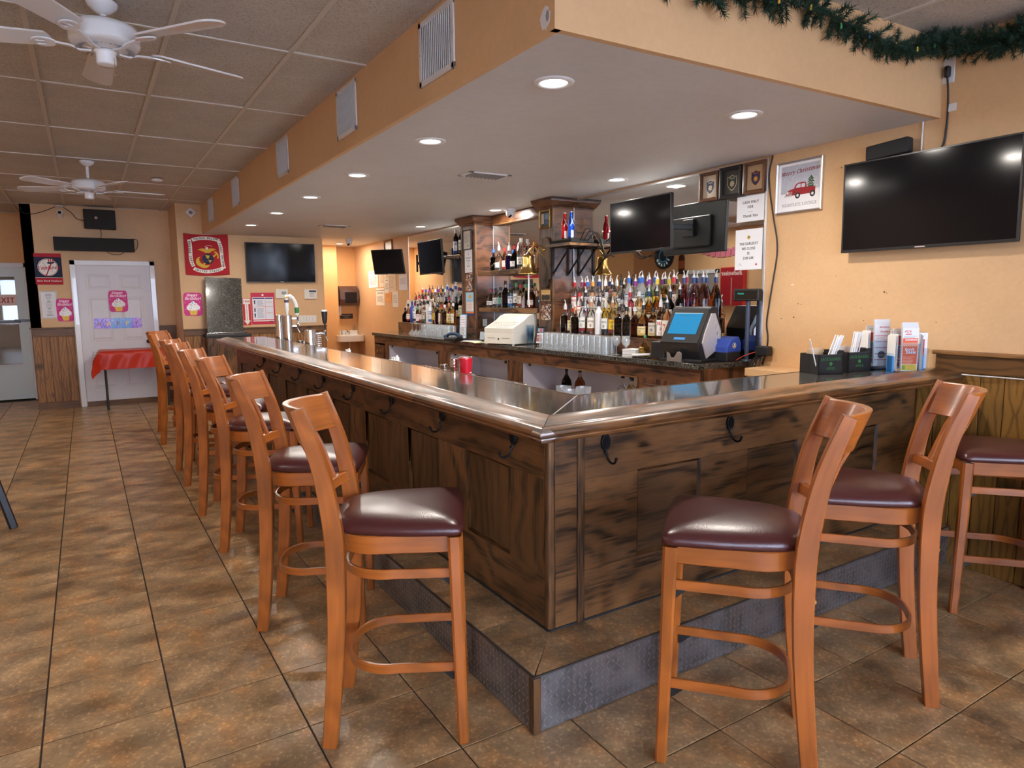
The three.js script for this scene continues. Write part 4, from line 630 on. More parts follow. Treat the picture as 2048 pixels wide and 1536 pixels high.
T.xmas = canvas(512, 490, (g, w, h) => {
  g.fillStyle = '#f4f4f6'; g.fillRect(0, 0, w, h); g.fillStyle = '#b9bdc9'; g.fillRect(30, 25, 452, 280); g.fillStyle = '#c6cad4'; for (let i = 0; i < 26; i++) g.fillRect(30 + i * 18, 190 - hash(i, 1) * 50, 10, 120); g.fillStyle = '#fff'; for (let i = 0; i < 150; i++) { g.beginPath(); g.arc(30 + hash(i, 2) * 452, 25 + hash(i, 3) * 270, 1 + hash(i, 4) * 2, 0, 7); g.fill(); }
  g.fillStyle = '#f4f4f6'; g.beginPath(); g.moveTo(30, 330); g.bezierCurveTo(120, 290, 300, 325, 482, 285); g.lineTo(482, 380); g.lineTo(30, 380); g.fill();
  g.fillStyle = '#7a1620'; g.font = 'italic bold 54px serif'; g.textAlign = 'center'; g.save(); g.translate(256, 110); g.rotate(-.05); g.fillText('Merry Christmas', 0, 0); g.restore();
  g.fillStyle = '#3f5a44'; for (let i = 0; i < 5; i++) { g.beginPath(); g.moveTo(388, 150 + i * 24); g.lineTo(350 - i * 4, 195 + i * 26); g.lineTo(428 + i * 4, 195 + i * 26); g.fill(); } g.fillStyle = '#e6ecec'; for (let i = 0; i < 20; i++) g.fillRect(350 + hash(i, 8) * 76, 180 + hash(i, 9) * 110, 14, 4);
  g.fillStyle = '#a01c28'; g.beginPath(); g.moveTo(90, 330); g.bezierCurveTo(90, 270, 150, 268, 190, 262); g.bezierCurveTo(205, 205, 235, 205, 320, 208); g.bezierCurveTo(340, 225, 338, 250, 342, 262); g.lineTo(440, 268); g.lineTo(440, 330); g.closePath(); g.fill();
  g.fillStyle = '#cfd5dc'; g.beginPath(); g.moveTo(210, 258); g.bezierCurveTo(220, 222, 235, 220, 268, 220); g.lineTo(268, 258); g.fill(); g.fillRect(278, 220, 42, 38); g.fillStyle = '#7d1520'; g.fillRect(190, 262, 6, 66); g.fillRect(272, 260, 3, 60);
  g.fillStyle = '#222'; for (const x of [235, 410]) { g.beginPath(); g.arc(x, 335, 31, 0, 7); g.fill(); g.fillStyle = '#ddd'; g.beginPath(); g.arc(x, 335, 15, 0, 7); g.fill(); g.fillStyle = '#222'; } g.fillStyle = '#b9bfc4'; g.fillRect(76, 322, 90, 16); g.fillStyle = '#e8e6d8'; g.beginPath(); g.arc(112, 300, 14, 0, 7); g.fill(); g.strokeStyle = '#ddd'; g.lineWidth = 3; for (let i = 0; i < 5; i++) { g.beginPath(); g.moveTo(130 + i * 9, 288); g.lineTo(130 + i * 9, 322); g.stroke(); }
  g.fillStyle = '#6b6f74'; g.font = '42px serif'; g.fillText('NIGHTLIFE LOUNGE', 256, 440);
});
framed('picture_frame', 'silver framed Merry Christmas print with red truck on the right wall', 'picture', .35, .338, [wx(-.592, .001), 2.238, -.592], WALLTURN, T.xmas, .012, M.alu, .022);
const patch = (bg, edge, inner, star) => canvas(256, 290, (g, w, h) => { g.fillStyle = bg; g.fillRect(0, 0, w, h); const sh = (s) => { g.beginPath(); g.moveTo(128, 145 - 88 * s); g.quadraticCurveTo(170, 145 - 60 * s, 128 + 74 * s, 145 - 72 * s); g.quadraticCurveTo(128 + 66 * s, 145 - 20 * s, 128 + 74 * s, 145 + 10 * s); g.quadraticCurveTo(128 + 60 * s, 145 + 72 * s, 128, 145 + 100 * s); g.quadraticCurveTo(128 - 60 * s, 145 + 72 * s, 128 - 74 * s, 145 + 10 * s); g.quadraticCurveTo(128 - 66 * s, 145 - 20 * s, 128 - 74 * s, 145 - 72 * s); g.quadraticCurveTo(86, 145 - 60 * s, 128, 145 - 88 * s); g.fill(); }; g.fillStyle = edge; sh(1); g.fillStyle = inner; sh(.9); g.fillStyle = edge; g.font = 'bold 22px sans-serif'; g.textAlign = 'center'; g.fillText('POLICE', 128, 105); g.beginPath(); for (let i = 0; i < 16; i++) { const r = i % 2 ? 22 : 44, a = i / 16 * 2 * PI; g.lineTo(128 + cos(a) * r, 160 + sin(a) * r); } g.fill(); g.fillStyle = star; g.beginPath(); g.arc(128, 160, 18, 0, 7); g.fill(); });
framed('framed_patch', 'framed police shoulder patch, leftmost of the three above the cash sign', 'picture', .186, .213, [wx(-1.37, .008), 2.343, -1.37], WALLTURN, patch('#c9b79b', '#d9d9de', '#1d2742', '#c9a84a'), .022, M.oakBack, .03);
framed('framed_patch', 'black framed police shoulder patch, middle of the three', 'picture', .205, .224, [wx(-1.16, .008), 2.345, -1.16], WALLTURN, patch('#3a3632', '#c8c3a4', '#26261f', '#b09a52'), .026, M.black, .03);
framed('framed_patch', 'framed police shoulder patch, rightmost of the three by the wall corner', 'picture', .19, .215, [wx(-.948, .008), 2.348, -.948], WALLTURN, patch('#b59a78', '#c98a3a', '#2a2150', '#d8a83a'), .022, M.oakBack, .03);
T.cash = canvas(400, 310, (g, w, h) => { g.fillStyle = '#eceef2'; g.fillRect(0, 0, w, h); g.fillStyle = '#222'; g.textAlign = 'center'; g.font = 'bold 44px sans-serif'; g.fillText('CASH ONLY', 200, 92); g.fillText('FOR', 200, 150); g.font = 'bold 26px sans-serif'; g.fillStyle = '#777'; for (let i = 0; i < 4; i++) g.fillRect(168 + i * 18, 190, 12, 5); g.fillStyle = '#222'; g.font = 'italic bold 44px sans-serif'; g.fillText('Thank You', 200, 258); });
card('paper_sign', 'white CASH ONLY notice taped to the mirror under the patches', 'sign', .24, .18, [wx(-.985, .014), 2.138, -.985], WALLTURN, T.cash);
T.close = canvas(400, 490, (g, w, h) => { g.fillStyle = '#eceef2'; g.fillRect(0, 0, w, h); g.fillStyle = '#222'; g.textAlign = 'center'; g.font = 'bold 42px sans-serif'; ['THE EARLIEST', 'WE CLOSE', 'IS', '2:00 AM'].forEach((s, i) => g.fillText(s, 200, 190 + i * 58)); g.fillStyle = '#d9b23c'; g.beginPath(); g.arc(200, 100, 24, 0, 7); g.fill(); g.fillStyle = '#39507a'; g.fillRect(188, 88, 24, 14); g.fillStyle = '#c8283a'; g.beginPath(); g.arc(320, 430, 13, 0, 7); g.fill(); g.strokeStyle = '#888'; g.lineWidth = 4; g.beginPath(); g.moveTo(60, 440); g.lineTo(80, 410); g.lineTo(105, 440); g.stroke(); });
card('paper_sign', 'white THE EARLIEST WE CLOSE IS 2:00 AM notice taped to the mirror', 'sign', .24, .288, [wx(-.99, .014), 1.85, -.99], WALLTURN, T.close);
// pillar faces
T.cert = canvas(160, 200, (g, w, h) => { g.fillStyle = '#dcd9d0'; g.fillRect(0, 0, w, h); lines(g, 20, 40, 120, 7, 14, '#777', 3); g.fillStyle = '#555'; g.beginPath(); g.arc(90, 165, 10, 0, 7); g.fill(); });
framed('framed_certificate', 'black framed licence on the room side of the first pillar', 'certificate', .215, .235, [4.185, 2.215, -4.97], WALLTURN, T.cert, .012, M.black, .014);
card('paper_sign', 'white closing time notice on the first pillar below the licence', 'sign', .19, .27, [4.186, 1.962, -4.96], WALLTURN, T.close);
T.photos = canvas(256, 300, (g, w, h) => { g.fillStyle = '#20161a'; g.fillRect(0, 0, w, h); const c = ['#7a4a3a', '#caa58a', '#33405e', '#5c2a2a', '#d8c7b0', '#87614a']; for (let i = 0; i < 160; i++) { g.fillStyle = c[floor(hash(i, 3) * 6)]; g.beginPath(); g.ellipse(hash(i, 5) * w, hash(i, 6) * h, 8 + hash(i, 7) * 22, 10 + hash(i, 8) * 24, hash(i, 9) * 3, 0, 7); g.fill(); } });
card('photo_collage', 'dark photo collage on the first pillar below the closing notice', 'photograph', .18, .21, [4.186, 1.715, -4.955], WALLTURN, T.photos);
T.cal = canvas(200, 320, (g, w, h) => { g.fillStyle = '#a9d8ee'; g.fillRect(0, 0, w, h); g.fillStyle = '#f3f1ea'; g.fillRect(14, 130, 172, 120); g.fillStyle = '#f1b23c'; g.beginPath(); g.arc(110, 60, 30, 0, 7); g.fill(); lines(g, 20, 140, 160, 8, 13, '#e07a6a', 4); g.fillStyle = '#f08c4a'; g.fillRect(0, 262, 200, 26); g.fillStyle = '#2a3f7a'; g.fillRect(0, 288, 200, 32); g.fillStyle = '#4a7fc0'; g.font = 'bold 20px sans-serif'; g.fillText('JANUARY', 40, 118); });
card('wall_calendar', 'pale blue calendar card on the first pillar', 'calendar', .205, .28, [4.186, 1.452, -4.945], WALLTURN, T.cal);
T.small = canvas(160, 200, (g, w, h) => { g.fillStyle = '#1d2024'; g.fillRect(0, 0, w, h); g.fillStyle = '#6f8fa4'; g.fillRect(70, 30, 80, 80); g.fillStyle = '#c7b8a2'; g.fillRect(14, 30, 46, 130); g.fillStyle = '#3d5c7a'; g.fillRect(70, 118, 80, 60); });
framed('picture_frame', 'small dark picture frame high on the second pillar', 'picture', .185, .175, [4.139, 2.285, -3.275], WALLTURN, T.small, .014, M.brass, .014);
T.p1 = canvas(200, 130, (g, w, h) => { g.fillStyle = '#c9a25a'; g.fillRect(0, 0, w, h); g.fillStyle = '#2a2622'; for (let i = 0; i < 6; i++) { g.beginPath(); g.ellipse(25 + i * 30, 90, 17, 40, 0, 0, 7); g.fill(); } g.fillStyle = '#d8b49a'; for (let i = 0; i < 6; i++) { g.beginPath(); g.arc(25 + i * 30, 45, 11, 0, 7); g.fill(); } });
card('photograph', 'group photograph on the second pillar under the bell plaque', 'photograph', .165, .11, [4.139, 1.542, -3.275], WALLTURN, T.p1);
card('photo_collage', 'bright photo collage low on the second pillar', 'photograph', .185, .155, [4.139, 1.375, -3.272], WALLTURN, T.photos);
// notices on the orange wall by the alcove
const notice = (title, n, bg, ink = '#333') => canvas(200, 300, (g, w, h) => { g.fillStyle = bg; g.fillRect(0, 0, w, h); g.fillStyle = '#222'; g.textAlign = 'center'; g.font = 'bold 30px sans-serif'; title.forEach((s, i) => g.fillText(s, 100, 50 + i * 44)); lines(g, 20, 70 + title.length * 36, 160, n, 18, ink, 5); });
const NW = (label, z, y, w, h, tex, d = .002) => card('posted_notice', label, 'notice', w, h, [wx(z, d), y, z], WALLTURN, tex, 'notices on the orange wall');
NW('white WARNING notice, leftmost on the orange wall', -9.08, 1.865, .48, .29, notice(['WARNING'], 8, '#f6f3ec'));
NW('white GOVERNMENT WARNING notice, lowest on the orange wall', -8.76, 1.56, .42, .29, notice(['GOVERNMENT', 'WARNING'], 6, '#f4ead6'));
NW('cream licence sheet right of the WARNING notice', -8.60, 1.86, .36, .27, notice([], 9, '#efdcc0', '#a08a70'));
NW('tall beige sheet below the tilted television', -8.20, 1.80, .38, .34, notice([], 11, '#e8d6ba', '#9a8a76'));
NW('white notice with black heading under the tilted television', -8.42, 1.74, .22, .24, notice(['NOTICE'], 7, '#efe6d4'), .005);
NW('small orange notice beside the GOVERNMENT WARNING sheet', -8.36, 1.56, .26, .17, notice([], 6, '#f0a860', '#b8742e'));
NW('narrow white sheet, lowest right on the orange wall', -8.05, 1.52, .26, .26, notice([], 9, '#ece6da', '#8a8a8a'));
NW('pale sheet above the WARNING notice, partly behind the tilted television', -8.62, 2.05, .30, .2, notice([], 7, '#f2ece0', '#aaa'));
NW('bluish white sheet with cable running past it', -7.70, 1.78, .34, .24, notice([], 7, '#dde2ea', '#99a'));
framed('framed_certificate', 'small brown framed certificate above the tilted television', 'certificate', .36, .27, [wx(-8.28, .001), 2.335, -8.28], WALLTURN, T.cert, .03, M.oakBack, .018);
{ const wb = thing('whiteboard', 'small white board leaning on the mirror behind left bottles', 'board', [wx(-7.2, .16), 1.051, -7.2], WALLTURN); part(wb, 'panel', ro(rbox(.40, .46, .012, .004, 0, .235, 0), -.22), M.paper); part(wb, 'clip', tr(ro(bb(-.06, .06, 0, .012, 0, .01), -.22), 0, .44, -.09), M.steel); }
// ---- far partition
T.flag = canvas(512, 512, (g, w, h) => {
  g.fillStyle = '#b01622'; g.fillRect(0, 0, w, h); g.strokeStyle = '#efeadf'; g.lineWidth = 42; g.lineCap = 'butt';
  const band = (pts) => { g.beginPath(); g.moveTo(pts[0], pts[1]); g.bezierCurveTo(...pts.slice(2)); g.stroke(); };
  band([60, 70, 90, 180, 40, 300, 95, 400]); band([400, 80, 450, 200, 410, 320, 450, 430]); band([95, 75, 180, 30, 300, 30, 410, 75]); band([95, 425, 180, 475, 320, 470, 430, 425]);
  g.fillStyle = '#1a1a1a'; g.font = 'bold 34px sans-serif'; g.textAlign = 'center';
  const arc = (s, x0, y0, x1, y1, sag, flip) => { for (let i = 0; i < s.length; i++) { const t = (i + .5) / s.length, x = mix(x0, x1, t), y = mix(y0, y1, t), nx = -(y1 - y0), ny = x1 - x0, L = Math.hypot(nx, ny), k = 4 * t * (1 - t) * sag; g.save(); g.translate(x + nx / L * k, y + ny / L * k); g.rotate(Math.atan2(y1 - y0, x1 - x0)); g.fillText(s[i], 0, 12); g.restore(); } };
  arc('UNITED STATES', 400, 62, 110, 62, 22); arc('UNITED STATES', 110, 436, 410, 436, 24); arc('MARINE CORPS', 66, 90, 88, 395, 14); arc('MARINE CORPS', 440, 410, 412, 100, 6);
  g.fillStyle = '#d9b23a'; g.beginPath(); g.ellipse(205, 345, 82, 66, .5, 0, 7); g.fill(); g.fillStyle = '#b01622'; g.beginPath(); g.ellipse(230, 325, 70, 52, .5, 0, 7); g.fill(); g.strokeStyle = '#d9b23a'; g.lineWidth = 20; g.beginPath(); g.moveTo(205, 375); g.lineTo(375, 235); g.stroke(); g.beginPath(); g.moveTo(340, 215); g.quadraticCurveTo(395, 220, 380, 300); g.stroke(); g.lineWidth = 14; g.beginPath(); g.arc(180, 340, 50, 1.4, 4.4); g.stroke();
  g.fillStyle = '#16203a'; g.beginPath(); g.arc(265, 300, 66, 0, 7); g.fill(); g.fillStyle = '#d9b23a'; g.beginPath(); g.moveTo(235, 250); g.lineTo(290, 258); g.lineTo(270, 300); g.lineTo(250, 290); g.fill(); g.beginPath(); g.moveTo(268, 310); g.lineTo(310, 318); g.lineTo(285, 355); g.fill(); g.strokeStyle = '#5a6a90'; g.lineWidth = 2; for (let i = 0; i < 5; i++) { g.beginPath(); g.moveTo(202, 262 + i * 18); g.lineTo(328, 262 + i * 18); g.stroke(); }
  g.fillStyle = '#d9b23a'; g.beginPath(); g.moveTo(150, 190); g.quadraticCurveTo(220, 150, 255, 190); g.quadraticCurveTo(300, 150, 370, 185); g.quadraticCurveTo(310, 200, 290, 225); g.lineTo(235, 225); g.quadraticCurveTo(210, 200, 150, 190); g.fill(); g.fillStyle = '#efeadf'; g.beginPath(); g.arc(258, 168, 17, 0, 7); g.fill(); g.strokeStyle = '#efeadf'; g.lineWidth = 5; g.beginPath(); g.moveTo(235, 150); g.quadraticCurveTo(280, 120, 320, 145); g.stroke();
});
{ // cloth flag with soft ripples
  const g = flat(new THREE.PlaneGeometry(.59, .58, 24, 24)), p = g.attributes.position; for (let i = 0; i < p.count; i++) { const x = p.getX(i), y = p.getY(i); p.setZ(i, .012 + .005 * sin(x * 22 + y * 6) + .004 * sin(y * 17 - x * 9)); p.setY(i, y - .012 * sin((x + .3) * 6)); } g.computeVertexNormals();
  single('wall_flag', 'red cloth flag with eagle, globe and anchor on the far partition', 'flag', crease(g, 1), print(T.flag, .75, { side: THREE.DoubleSide }), [1.79, 2.185, ZB + .004]);
}
T.cake = canvas(256, 310, (g, w, h) => {
  g.fillStyle = '#d61f82'; g.fillRect(0, 0, w, h); g.fillStyle = '#e85aa8'; for (let i = 0; i < 14; i++) { g.beginPath(); g.arc(hash(i, 1) * w, hash(i, 2) * h, 12, 0, 7); g.fill(); }
  g.fillStyle = '#fff'; g.textAlign = 'center'; g.font = 'italic bold 46px serif'; g.fillText('Happy', 120, 50); g.fillText('Birthday!', 128, 96);
  g.fillStyle = '#f4d24a'; g.beginPath(); g.moveTo(62, 205); g.lineTo(194, 205); g.lineTo(168, 296); g.lineTo(88, 296); g.fill(); g.strokeStyle = '#d8a018'; g.lineWidth = 6; for (let i = 0; i < 5; i++) { g.beginPath(); g.moveTo(78 + i * 25, 208); g.lineTo(96 + i * 16, 296); g.stroke(); }
  g.fillStyle = '#fff'; for (const [x, y, r] of [[72, 200, 34], [112, 206, 34], [152, 204, 34], [188, 198, 32], [95, 168, 30], [160, 166, 30], [128, 142, 28]]) { g.beginPath(); g.arc(x, y, r, 0, 7); g.fill(); } g.fillStyle = '#35b3d8'; g.fillRect(112, 112, 10, 40); const c = ['#333', '#d61f82', '#35b3d8', '#f08a1c']; for (let i = 0; i < 26; i++) { g.fillStyle = c[i % 4]; g.fillRect(60 + hash(i, 5) * 136, 148 + hash(i, 6) * 70, 6, 6); }
});
const cakeSign = (label, x, y, w, h, z) => { const s = new THREE.Shape(), n = 60; for (let i = 0; i < n; i++) { const a = i / n * 2 * PI, sx = Math.sign(cos(a)) * pow(abs(cos(a)), .28), sy = Math.sign(sin(a)) * pow(abs(sin(a)), .28), k = 1 - .018 * (1 + sin(a * 14)); s[i ? 'lineTo' : 'moveTo'](sx * w / 2 * k, sy * h / 2 * k); } const g = extrude(s, .003), p = g.attributes.position, uv = g.attributes.uv; for (let i = 0; i < p.count; i++) uv.setXY(i, p.getX(i) / w + .5, p.getY(i) / h + .5); single('birthday_sign', label, 'sign', g, print(T.cake, .5), [x, y, z], 0, 'pink Happy Birthday cupcake signs'); };
cakeSign('pink Happy Birthday cupcake sign below the red flag', 1.563, 1.475, .25, .34, ZB + .002); cakeSign('pink Happy Birthday cupcake sign on the white door', .665, 1.53, .245, .32, ZFAR + .046); cakeSign('pink Happy Birthday cupcake sign left of the white door', -.002, 1.412, .21, .33, ZFAR + .002);
T.fire = canvas(128, 512, (g, w, h) => { g.fillStyle = '#c4202c'; g.fillRect(0, 0, w, h); g.fillStyle = '#f3f0ea'; g.fillRect(8, 8, 112, 100); g.fillStyle = '#c4202c'; g.font = 'bold 50px sans-serif'; g.textAlign = 'center'; g.fillText('FIRE', 64, 76); g.fillStyle = '#f3f0ea'; g.fillRect(36, 112, 56, 310); g.beginPath(); g.moveTo(10, 420); g.lineTo(118, 420); g.lineTo(64, 505); g.fill(); g.fillStyle = '#c4202c'; g.font = 'bold 26px sans-serif'; [...'EXTINGUISHER'].forEach((c, i) => g.fillText(c, 64, 142 + i * 25)); });
card('fire_sign', 'red FIRE EXTINGUISHER arrow sign beside the upright counter flap', 'sign', .115, .40, [2.293, 1.352, ZB + .002], 0, T.fire);
T.labor = canvas(300, 420, (g, w, h) => { g.fillStyle = '#c92a4a'; g.fillRect(0, 0, w, h); g.fillStyle = '#f4f1ee'; g.fillRect(18, 60, 264, 320); g.fillStyle = '#f4f1ee'; g.beginPath(); g.arc(150, 30, 14, 0, 7); g.fill(); g.fillStyle = '#2f3f7a'; g.fillRect(22, 66, 150, 18); g.fillRect(182, 66, 96, 18); g.fillStyle = '#dfe3ee'; g.fillRect(24, 92, 146, 90); g.fillRect(182, 92, 96, 90); g.fillRect(24, 196, 146, 150); g.fillRect(182, 196, 96, 150); g.fillStyle = '#c92a4a'; g.fillRect(176, 66, 4, 290); g.fillRect(22, 186, 256, 4); g.fillStyle = '#222'; for (const y of [110, 215, 285]) { g.beginPath(); g.arc(45, y, 10, 0, 7); g.fill(); g.fillRect(38, y + 10, 14, 30); } lines(g, 74, 104, 90, 6, 12, '#889', 4); lines(g, 74, 210, 90, 10, 13, '#889', 4); g.strokeStyle = '#e0a030'; g.lineWidth = 6; for (const y of [130, 270]) { g.beginPath(); g.moveTo(196, y); g.bezierCurveTo(220, y - 20, 240, y + 20, 266, y - 8); g.stroke(); } g.fillStyle = '#c92a4a'; g.fillRect(18, 356, 264, 10); g.fillStyle = '#222'; g.fillRect(220, 376, 50, 10); });
card('safety_poster', 'pink bordered first aid poster under the far television', 'poster', .345, .475, [2.53, 1.398, ZB + .002], 0, T.labor);
{
  const box3 = (name, label, cat, x, y, w, h, d, extra) => { const t = thing(name, label, cat, [x, y, ZB]); part(t, 'housing', rbox(w, h, d, .006, 0, 0, d / 2 + .001), M.cream); extra(t, d); return t; };
  box3('thermostat', 'beige thermostat behind the beer taps', 'thermostat', 2.81, 1.62, .185, .14, .035, (t, d) => part(t, 'display', rbox(.07, .045, .004, .002, .03, .01, d), mat(lin(.30, .36, .34), .3)));
  box3('alarm_keypad', 'white alarm keypad under the right end of the far television', 'keypad', 3.25, 1.61, .2, .15, .03, (t, d) => { part(t, 'display', rbox(.11, .03, .004, .002, .03, .045, d), mat(lin(.05, .06, .10), .3)); part(t, 'buttons', [0, 1, 2].flatMap((i) => [0, 1, 2].map((j) => rbox(.016, .012, .004, .002, -.005 + i * .022, .008 - j * .02, d))), M.grey); });
  box3('switch_plate', 'white five-gang light switch plate above the wainscot', 'switch', 3.19, 1.222, .28, .115, .008, (t, d) => { for (let i = 0; i < 5; i++) part(t, 'rocker', rbox(.03, .066, .008, .002, -.096 + i * .048, 0, d + .003), M.whiteGloss); });
  const s = thing('alarm_strobe', 'small white alarm strobe high on the partition above the flag', 'alarm', [1.61, 2.765, ZB]); part(s, 'base', ro(rbox(.10, .10, .03, .006, 0, 0, .016), 0, 0, PI / 4), M.whiteGloss); part(s, 'lens', tr(ro(lathe([[0, .02], [.012, .018], [.024, .006], [.026, 0]], 18), PI / 2), 0, 0, .032), M.grey);
}
// ---- far wall
T.yank = canvas(330, 440, (g, w, h) => {
  g.fillStyle = '#14233f'; g.fillRect(0, 0, w, h); g.fillStyle = '#b8182c'; g.fillRect(0, 0, w, 52); g.fillRect(0, 345, w, 95); g.fillStyle = '#f1efe8'; g.fillRect(0, 338, w, 7); g.beginPath(); g.arc(160, 195, 122, 0, 7); g.fill(); g.strokeStyle = '#b8182c'; g.lineWidth = 5; g.beginPath(); g.arc(160, 195, 113, 0, 7); g.stroke(); g.lineWidth = 3; g.beginPath(); g.arc(40, 195, 90, -.8, .8); g.stroke(); g.beginPath(); g.arc(290, 195, 100, 2.3, 4); g.stroke();
  g.fillStyle = '#b8182c'; g.font = 'italic bold 66px serif'; g.textAlign = 'center'; g.save(); g.translate(165, 225); g.rotate(-.04); g.fillText('Yankees', 0, 0); g.restore(); g.lineWidth = 14; g.strokeStyle = '#b8182c'; g.beginPath(); g.moveTo(205, 140); g.lineTo(130, 320); g.stroke(); g.fillStyle = '#14233f'; g.beginPath(); g.ellipse(200, 130, 46, 17, -.1, 0, 7); g.fill(); for (let i = 0; i < 5; i++) { g.fillStyle = i % 2 ? '#f1efe8' : '#b8182c'; g.fillRect(172 + i * 12, 78, 12, 44); } g.fillStyle = '#f1efe8'; g.font = 'italic bold 32px serif'; g.fillText('New York Yankees', 165, 400);
});
{ const g = flat(new THREE.PlaneGeometry(.322, .435, 10, 12)), p = g.attributes.position; for (let i = 0; i < p.count; i++) p.setZ(i, .006 + .003 * sin(p.getX(i) * 30)); g.computeVertexNormals(); single('pennant_banner', 'small navy and red baseball banner left of the soundbar', 'banner', crease(g, 1), print(T.yank, .7, { side: THREE.DoubleSide }), [-.155, 1.99, ZFAR + .002]); }
T.list = canvas(200, 400, (g, w, h) => { g.fillStyle = '#e9e9ec'; g.fillRect(0, 0, w, h); g.strokeStyle = '#9aa'; g.lineWidth = 6; g.strokeRect(8, 8, 184, 384); for (let i = 0; i < 16; i++) { g.fillStyle = i % 5 ? '#8a8f98' : '#333'; const l = 30 + hash(i, 2) * 60; g.fillRect(100 - l / 2, 40 + i * 21, l, 6); } });
card('printed_list', 'white printed list sheet under the baseball banner', 'notice', .2, .385, [-.187, 1.487, ZFAR + .002], 0, T.list);
// door with casing
{
  const d = struct('door_1', [bb(.165, 1.105, .03, 2.05, ZFAR - .0, ZFAR + .03)], M.doorWhite);
  const pnl = (x0, x1, y0, y1) => { const a = [[x0, y0], [x1, y0], [x1, y1], [x0, y1]], ins = (k) => [[x0 + k, y0 + k], [x1 - k, y0 + k], [x1 - k, y1 - k], [x0 + k, y1 - k]]; part(d, 'panel', loft([a.map(([x, y]) => [x, y, ZFAR + .0305]), ins(.018).map(([x, y]) => [x, y, ZFAR + .022 + .012]), ins(.03).map(([x, y]) => [x, y, ZFAR + .0315]), ins(.055).map(([x, y]) => [x, y, ZFAR + .041])], { angle: .2 }), M.doorWhite); };
  for (const [a, b] of [[.275, .585], [.685, .995]]) { pnl(a, b, 1.70, 1.93); pnl(a, b, .95, 1.60); pnl(a, b, .25, .82); }
  part(d, 'door_casing', [bb(.095, .165, 0, 2.12, ZFAR, ZFAR + .05, .006), bb(1.105, 1.175, 0, 2.12, ZFAR, ZFAR + .05, .006), bb(.095, 1.175, 2.05, 2.12, ZFAR, ZFAR + .05, .006)], M.whiteGloss);
  part(d, 'door_knob', tr(ro(lathe([[.001, 0], [.03, 0], [.03, .006], [.012, .01], [.012, .03], [.028, .045], [.024, .06], [.001, .064]], 20), PI / 2), 1.022, .925, ZFAR + .03), M.black); part(d, 'sweep', bb(.17, 1.10, .0, .07, ZFAR + .03, ZFAR + .036), M.pineCap);
}
T.holo = canvas(512, 128, (g, w, h) => { for (let x = 0; x < w; x += 8) for (let y = 0; y < h; y += 8) { const k = hash(x, y, 3), b = x > 170 && x < 400 ? 195 : 240; g.fillStyle = `hsl(${b + k * 50},75%,${45 + k * 40}%)`; g.fillRect(x, y, 8, 8); } g.textAlign = 'center'; g.font = 'bold 74px sans-serif'; [...'HAPPY'].forEach((c, i) => { g.fillStyle = ['#7a1c5a', '#f0c84a'][i % 2]; g.fillText(c, 55 + i * 100, 92); }); });
card('foil_banner', 'shiny holographic letter banner across the white door', 'banner', .61, .15, [.64, 1.208, ZFAR + .046], 0, T.holo).material.roughness = .2;
{
  const s = thing('speaker', 'black box speaker at the ceiling above the soundbar', 'speaker', [.51, 2.71, ZFAR + .002], .05); part(s, 'cabinet', ro(rbox(.385, .275, .18, .012, 0, 0, .10), .12), M.blackMatte); part(s, 'tweeter', tr(ro(lathe([[0, .01], [.012, .008], [.02, 0]], 16), PI / 2 + .12), -.05, .0, .195), M.alu); part(s, 'cord', tube([[0, -.13, .05], [.01, -.2, .04], [0, -.27, .05]], .004, 14), M.black);
  const b = thing('soundbar', 'long black soundbar speaker above the white door', 'speaker', [.43, 2.35, ZFAR + .002], .0); part(b, 'cabinet', ro(rbox(.99, .19, .13, .01, 0, 0, .075), .10), M.blackMatte); part(b, 'cord', tube([[.47, .09, .06], [.54, .08, .04], [.53, -.05, .03], [.47, -.08, .05]], .004, 20), M.black); part(b, 'cord', tube([[.12, -.09, .07], [.22, -.14, .04], [.33, -.13, .03], [.36, -.09, .05]], .004, 20), M.black);
  const c = thing('security_camera', 'small white camera under the ceiling left of the box speaker', 'camera', [.04, 2.80, ZFAR + .004]); part(c, 'body', [ro(cyl(.035, .04, .10, 0, 0, .06, 18), 1.0), cyl(.05, .05, .02, 0, .062, .05, 18)], M.whiteGloss); part(c, 'lens', tr(ro(cyl(.022, .022, .008), 1.0), -.0, -.029, .105), M.black); part(c, 'cable', tube([[-.05, .05, .03], [-.2, -.02, .02], [-.33, -.06, .02], [-.43, -.04, .02], [-.45, .03, .02]], .005, 30), M.black); part(c, 'cable', tube([[.05, .05, .03], [.14, -.02, .02], [.20, -.10, .02], [.28, -.12, .03]], .005, 24), M.black);
}
// dome cameras
const domeCam = (label, p) => { const t = thing('dome_camera', label, 'camera', p); part(t, 'base', cyl(.06, .055, .03, 0, -.016, 0, 22), M.whiteGloss); part(t, 'eyeball', ball(.05, 0, -.05, 0, 20, 14), M.white); part(t, 'lens', tr(ro(lathe([[0, .012], [.02, .008], [.026, -.004]], 18), 2.5, .8), -.018, -.088, .022), M.screen); };
domeCam('white dome camera on the soffit before the sink alcove', [3.894, HS, -8.40]); domeCam('white dome camera below the soffit between the two pillars', [4.20, HS, -4.02]);
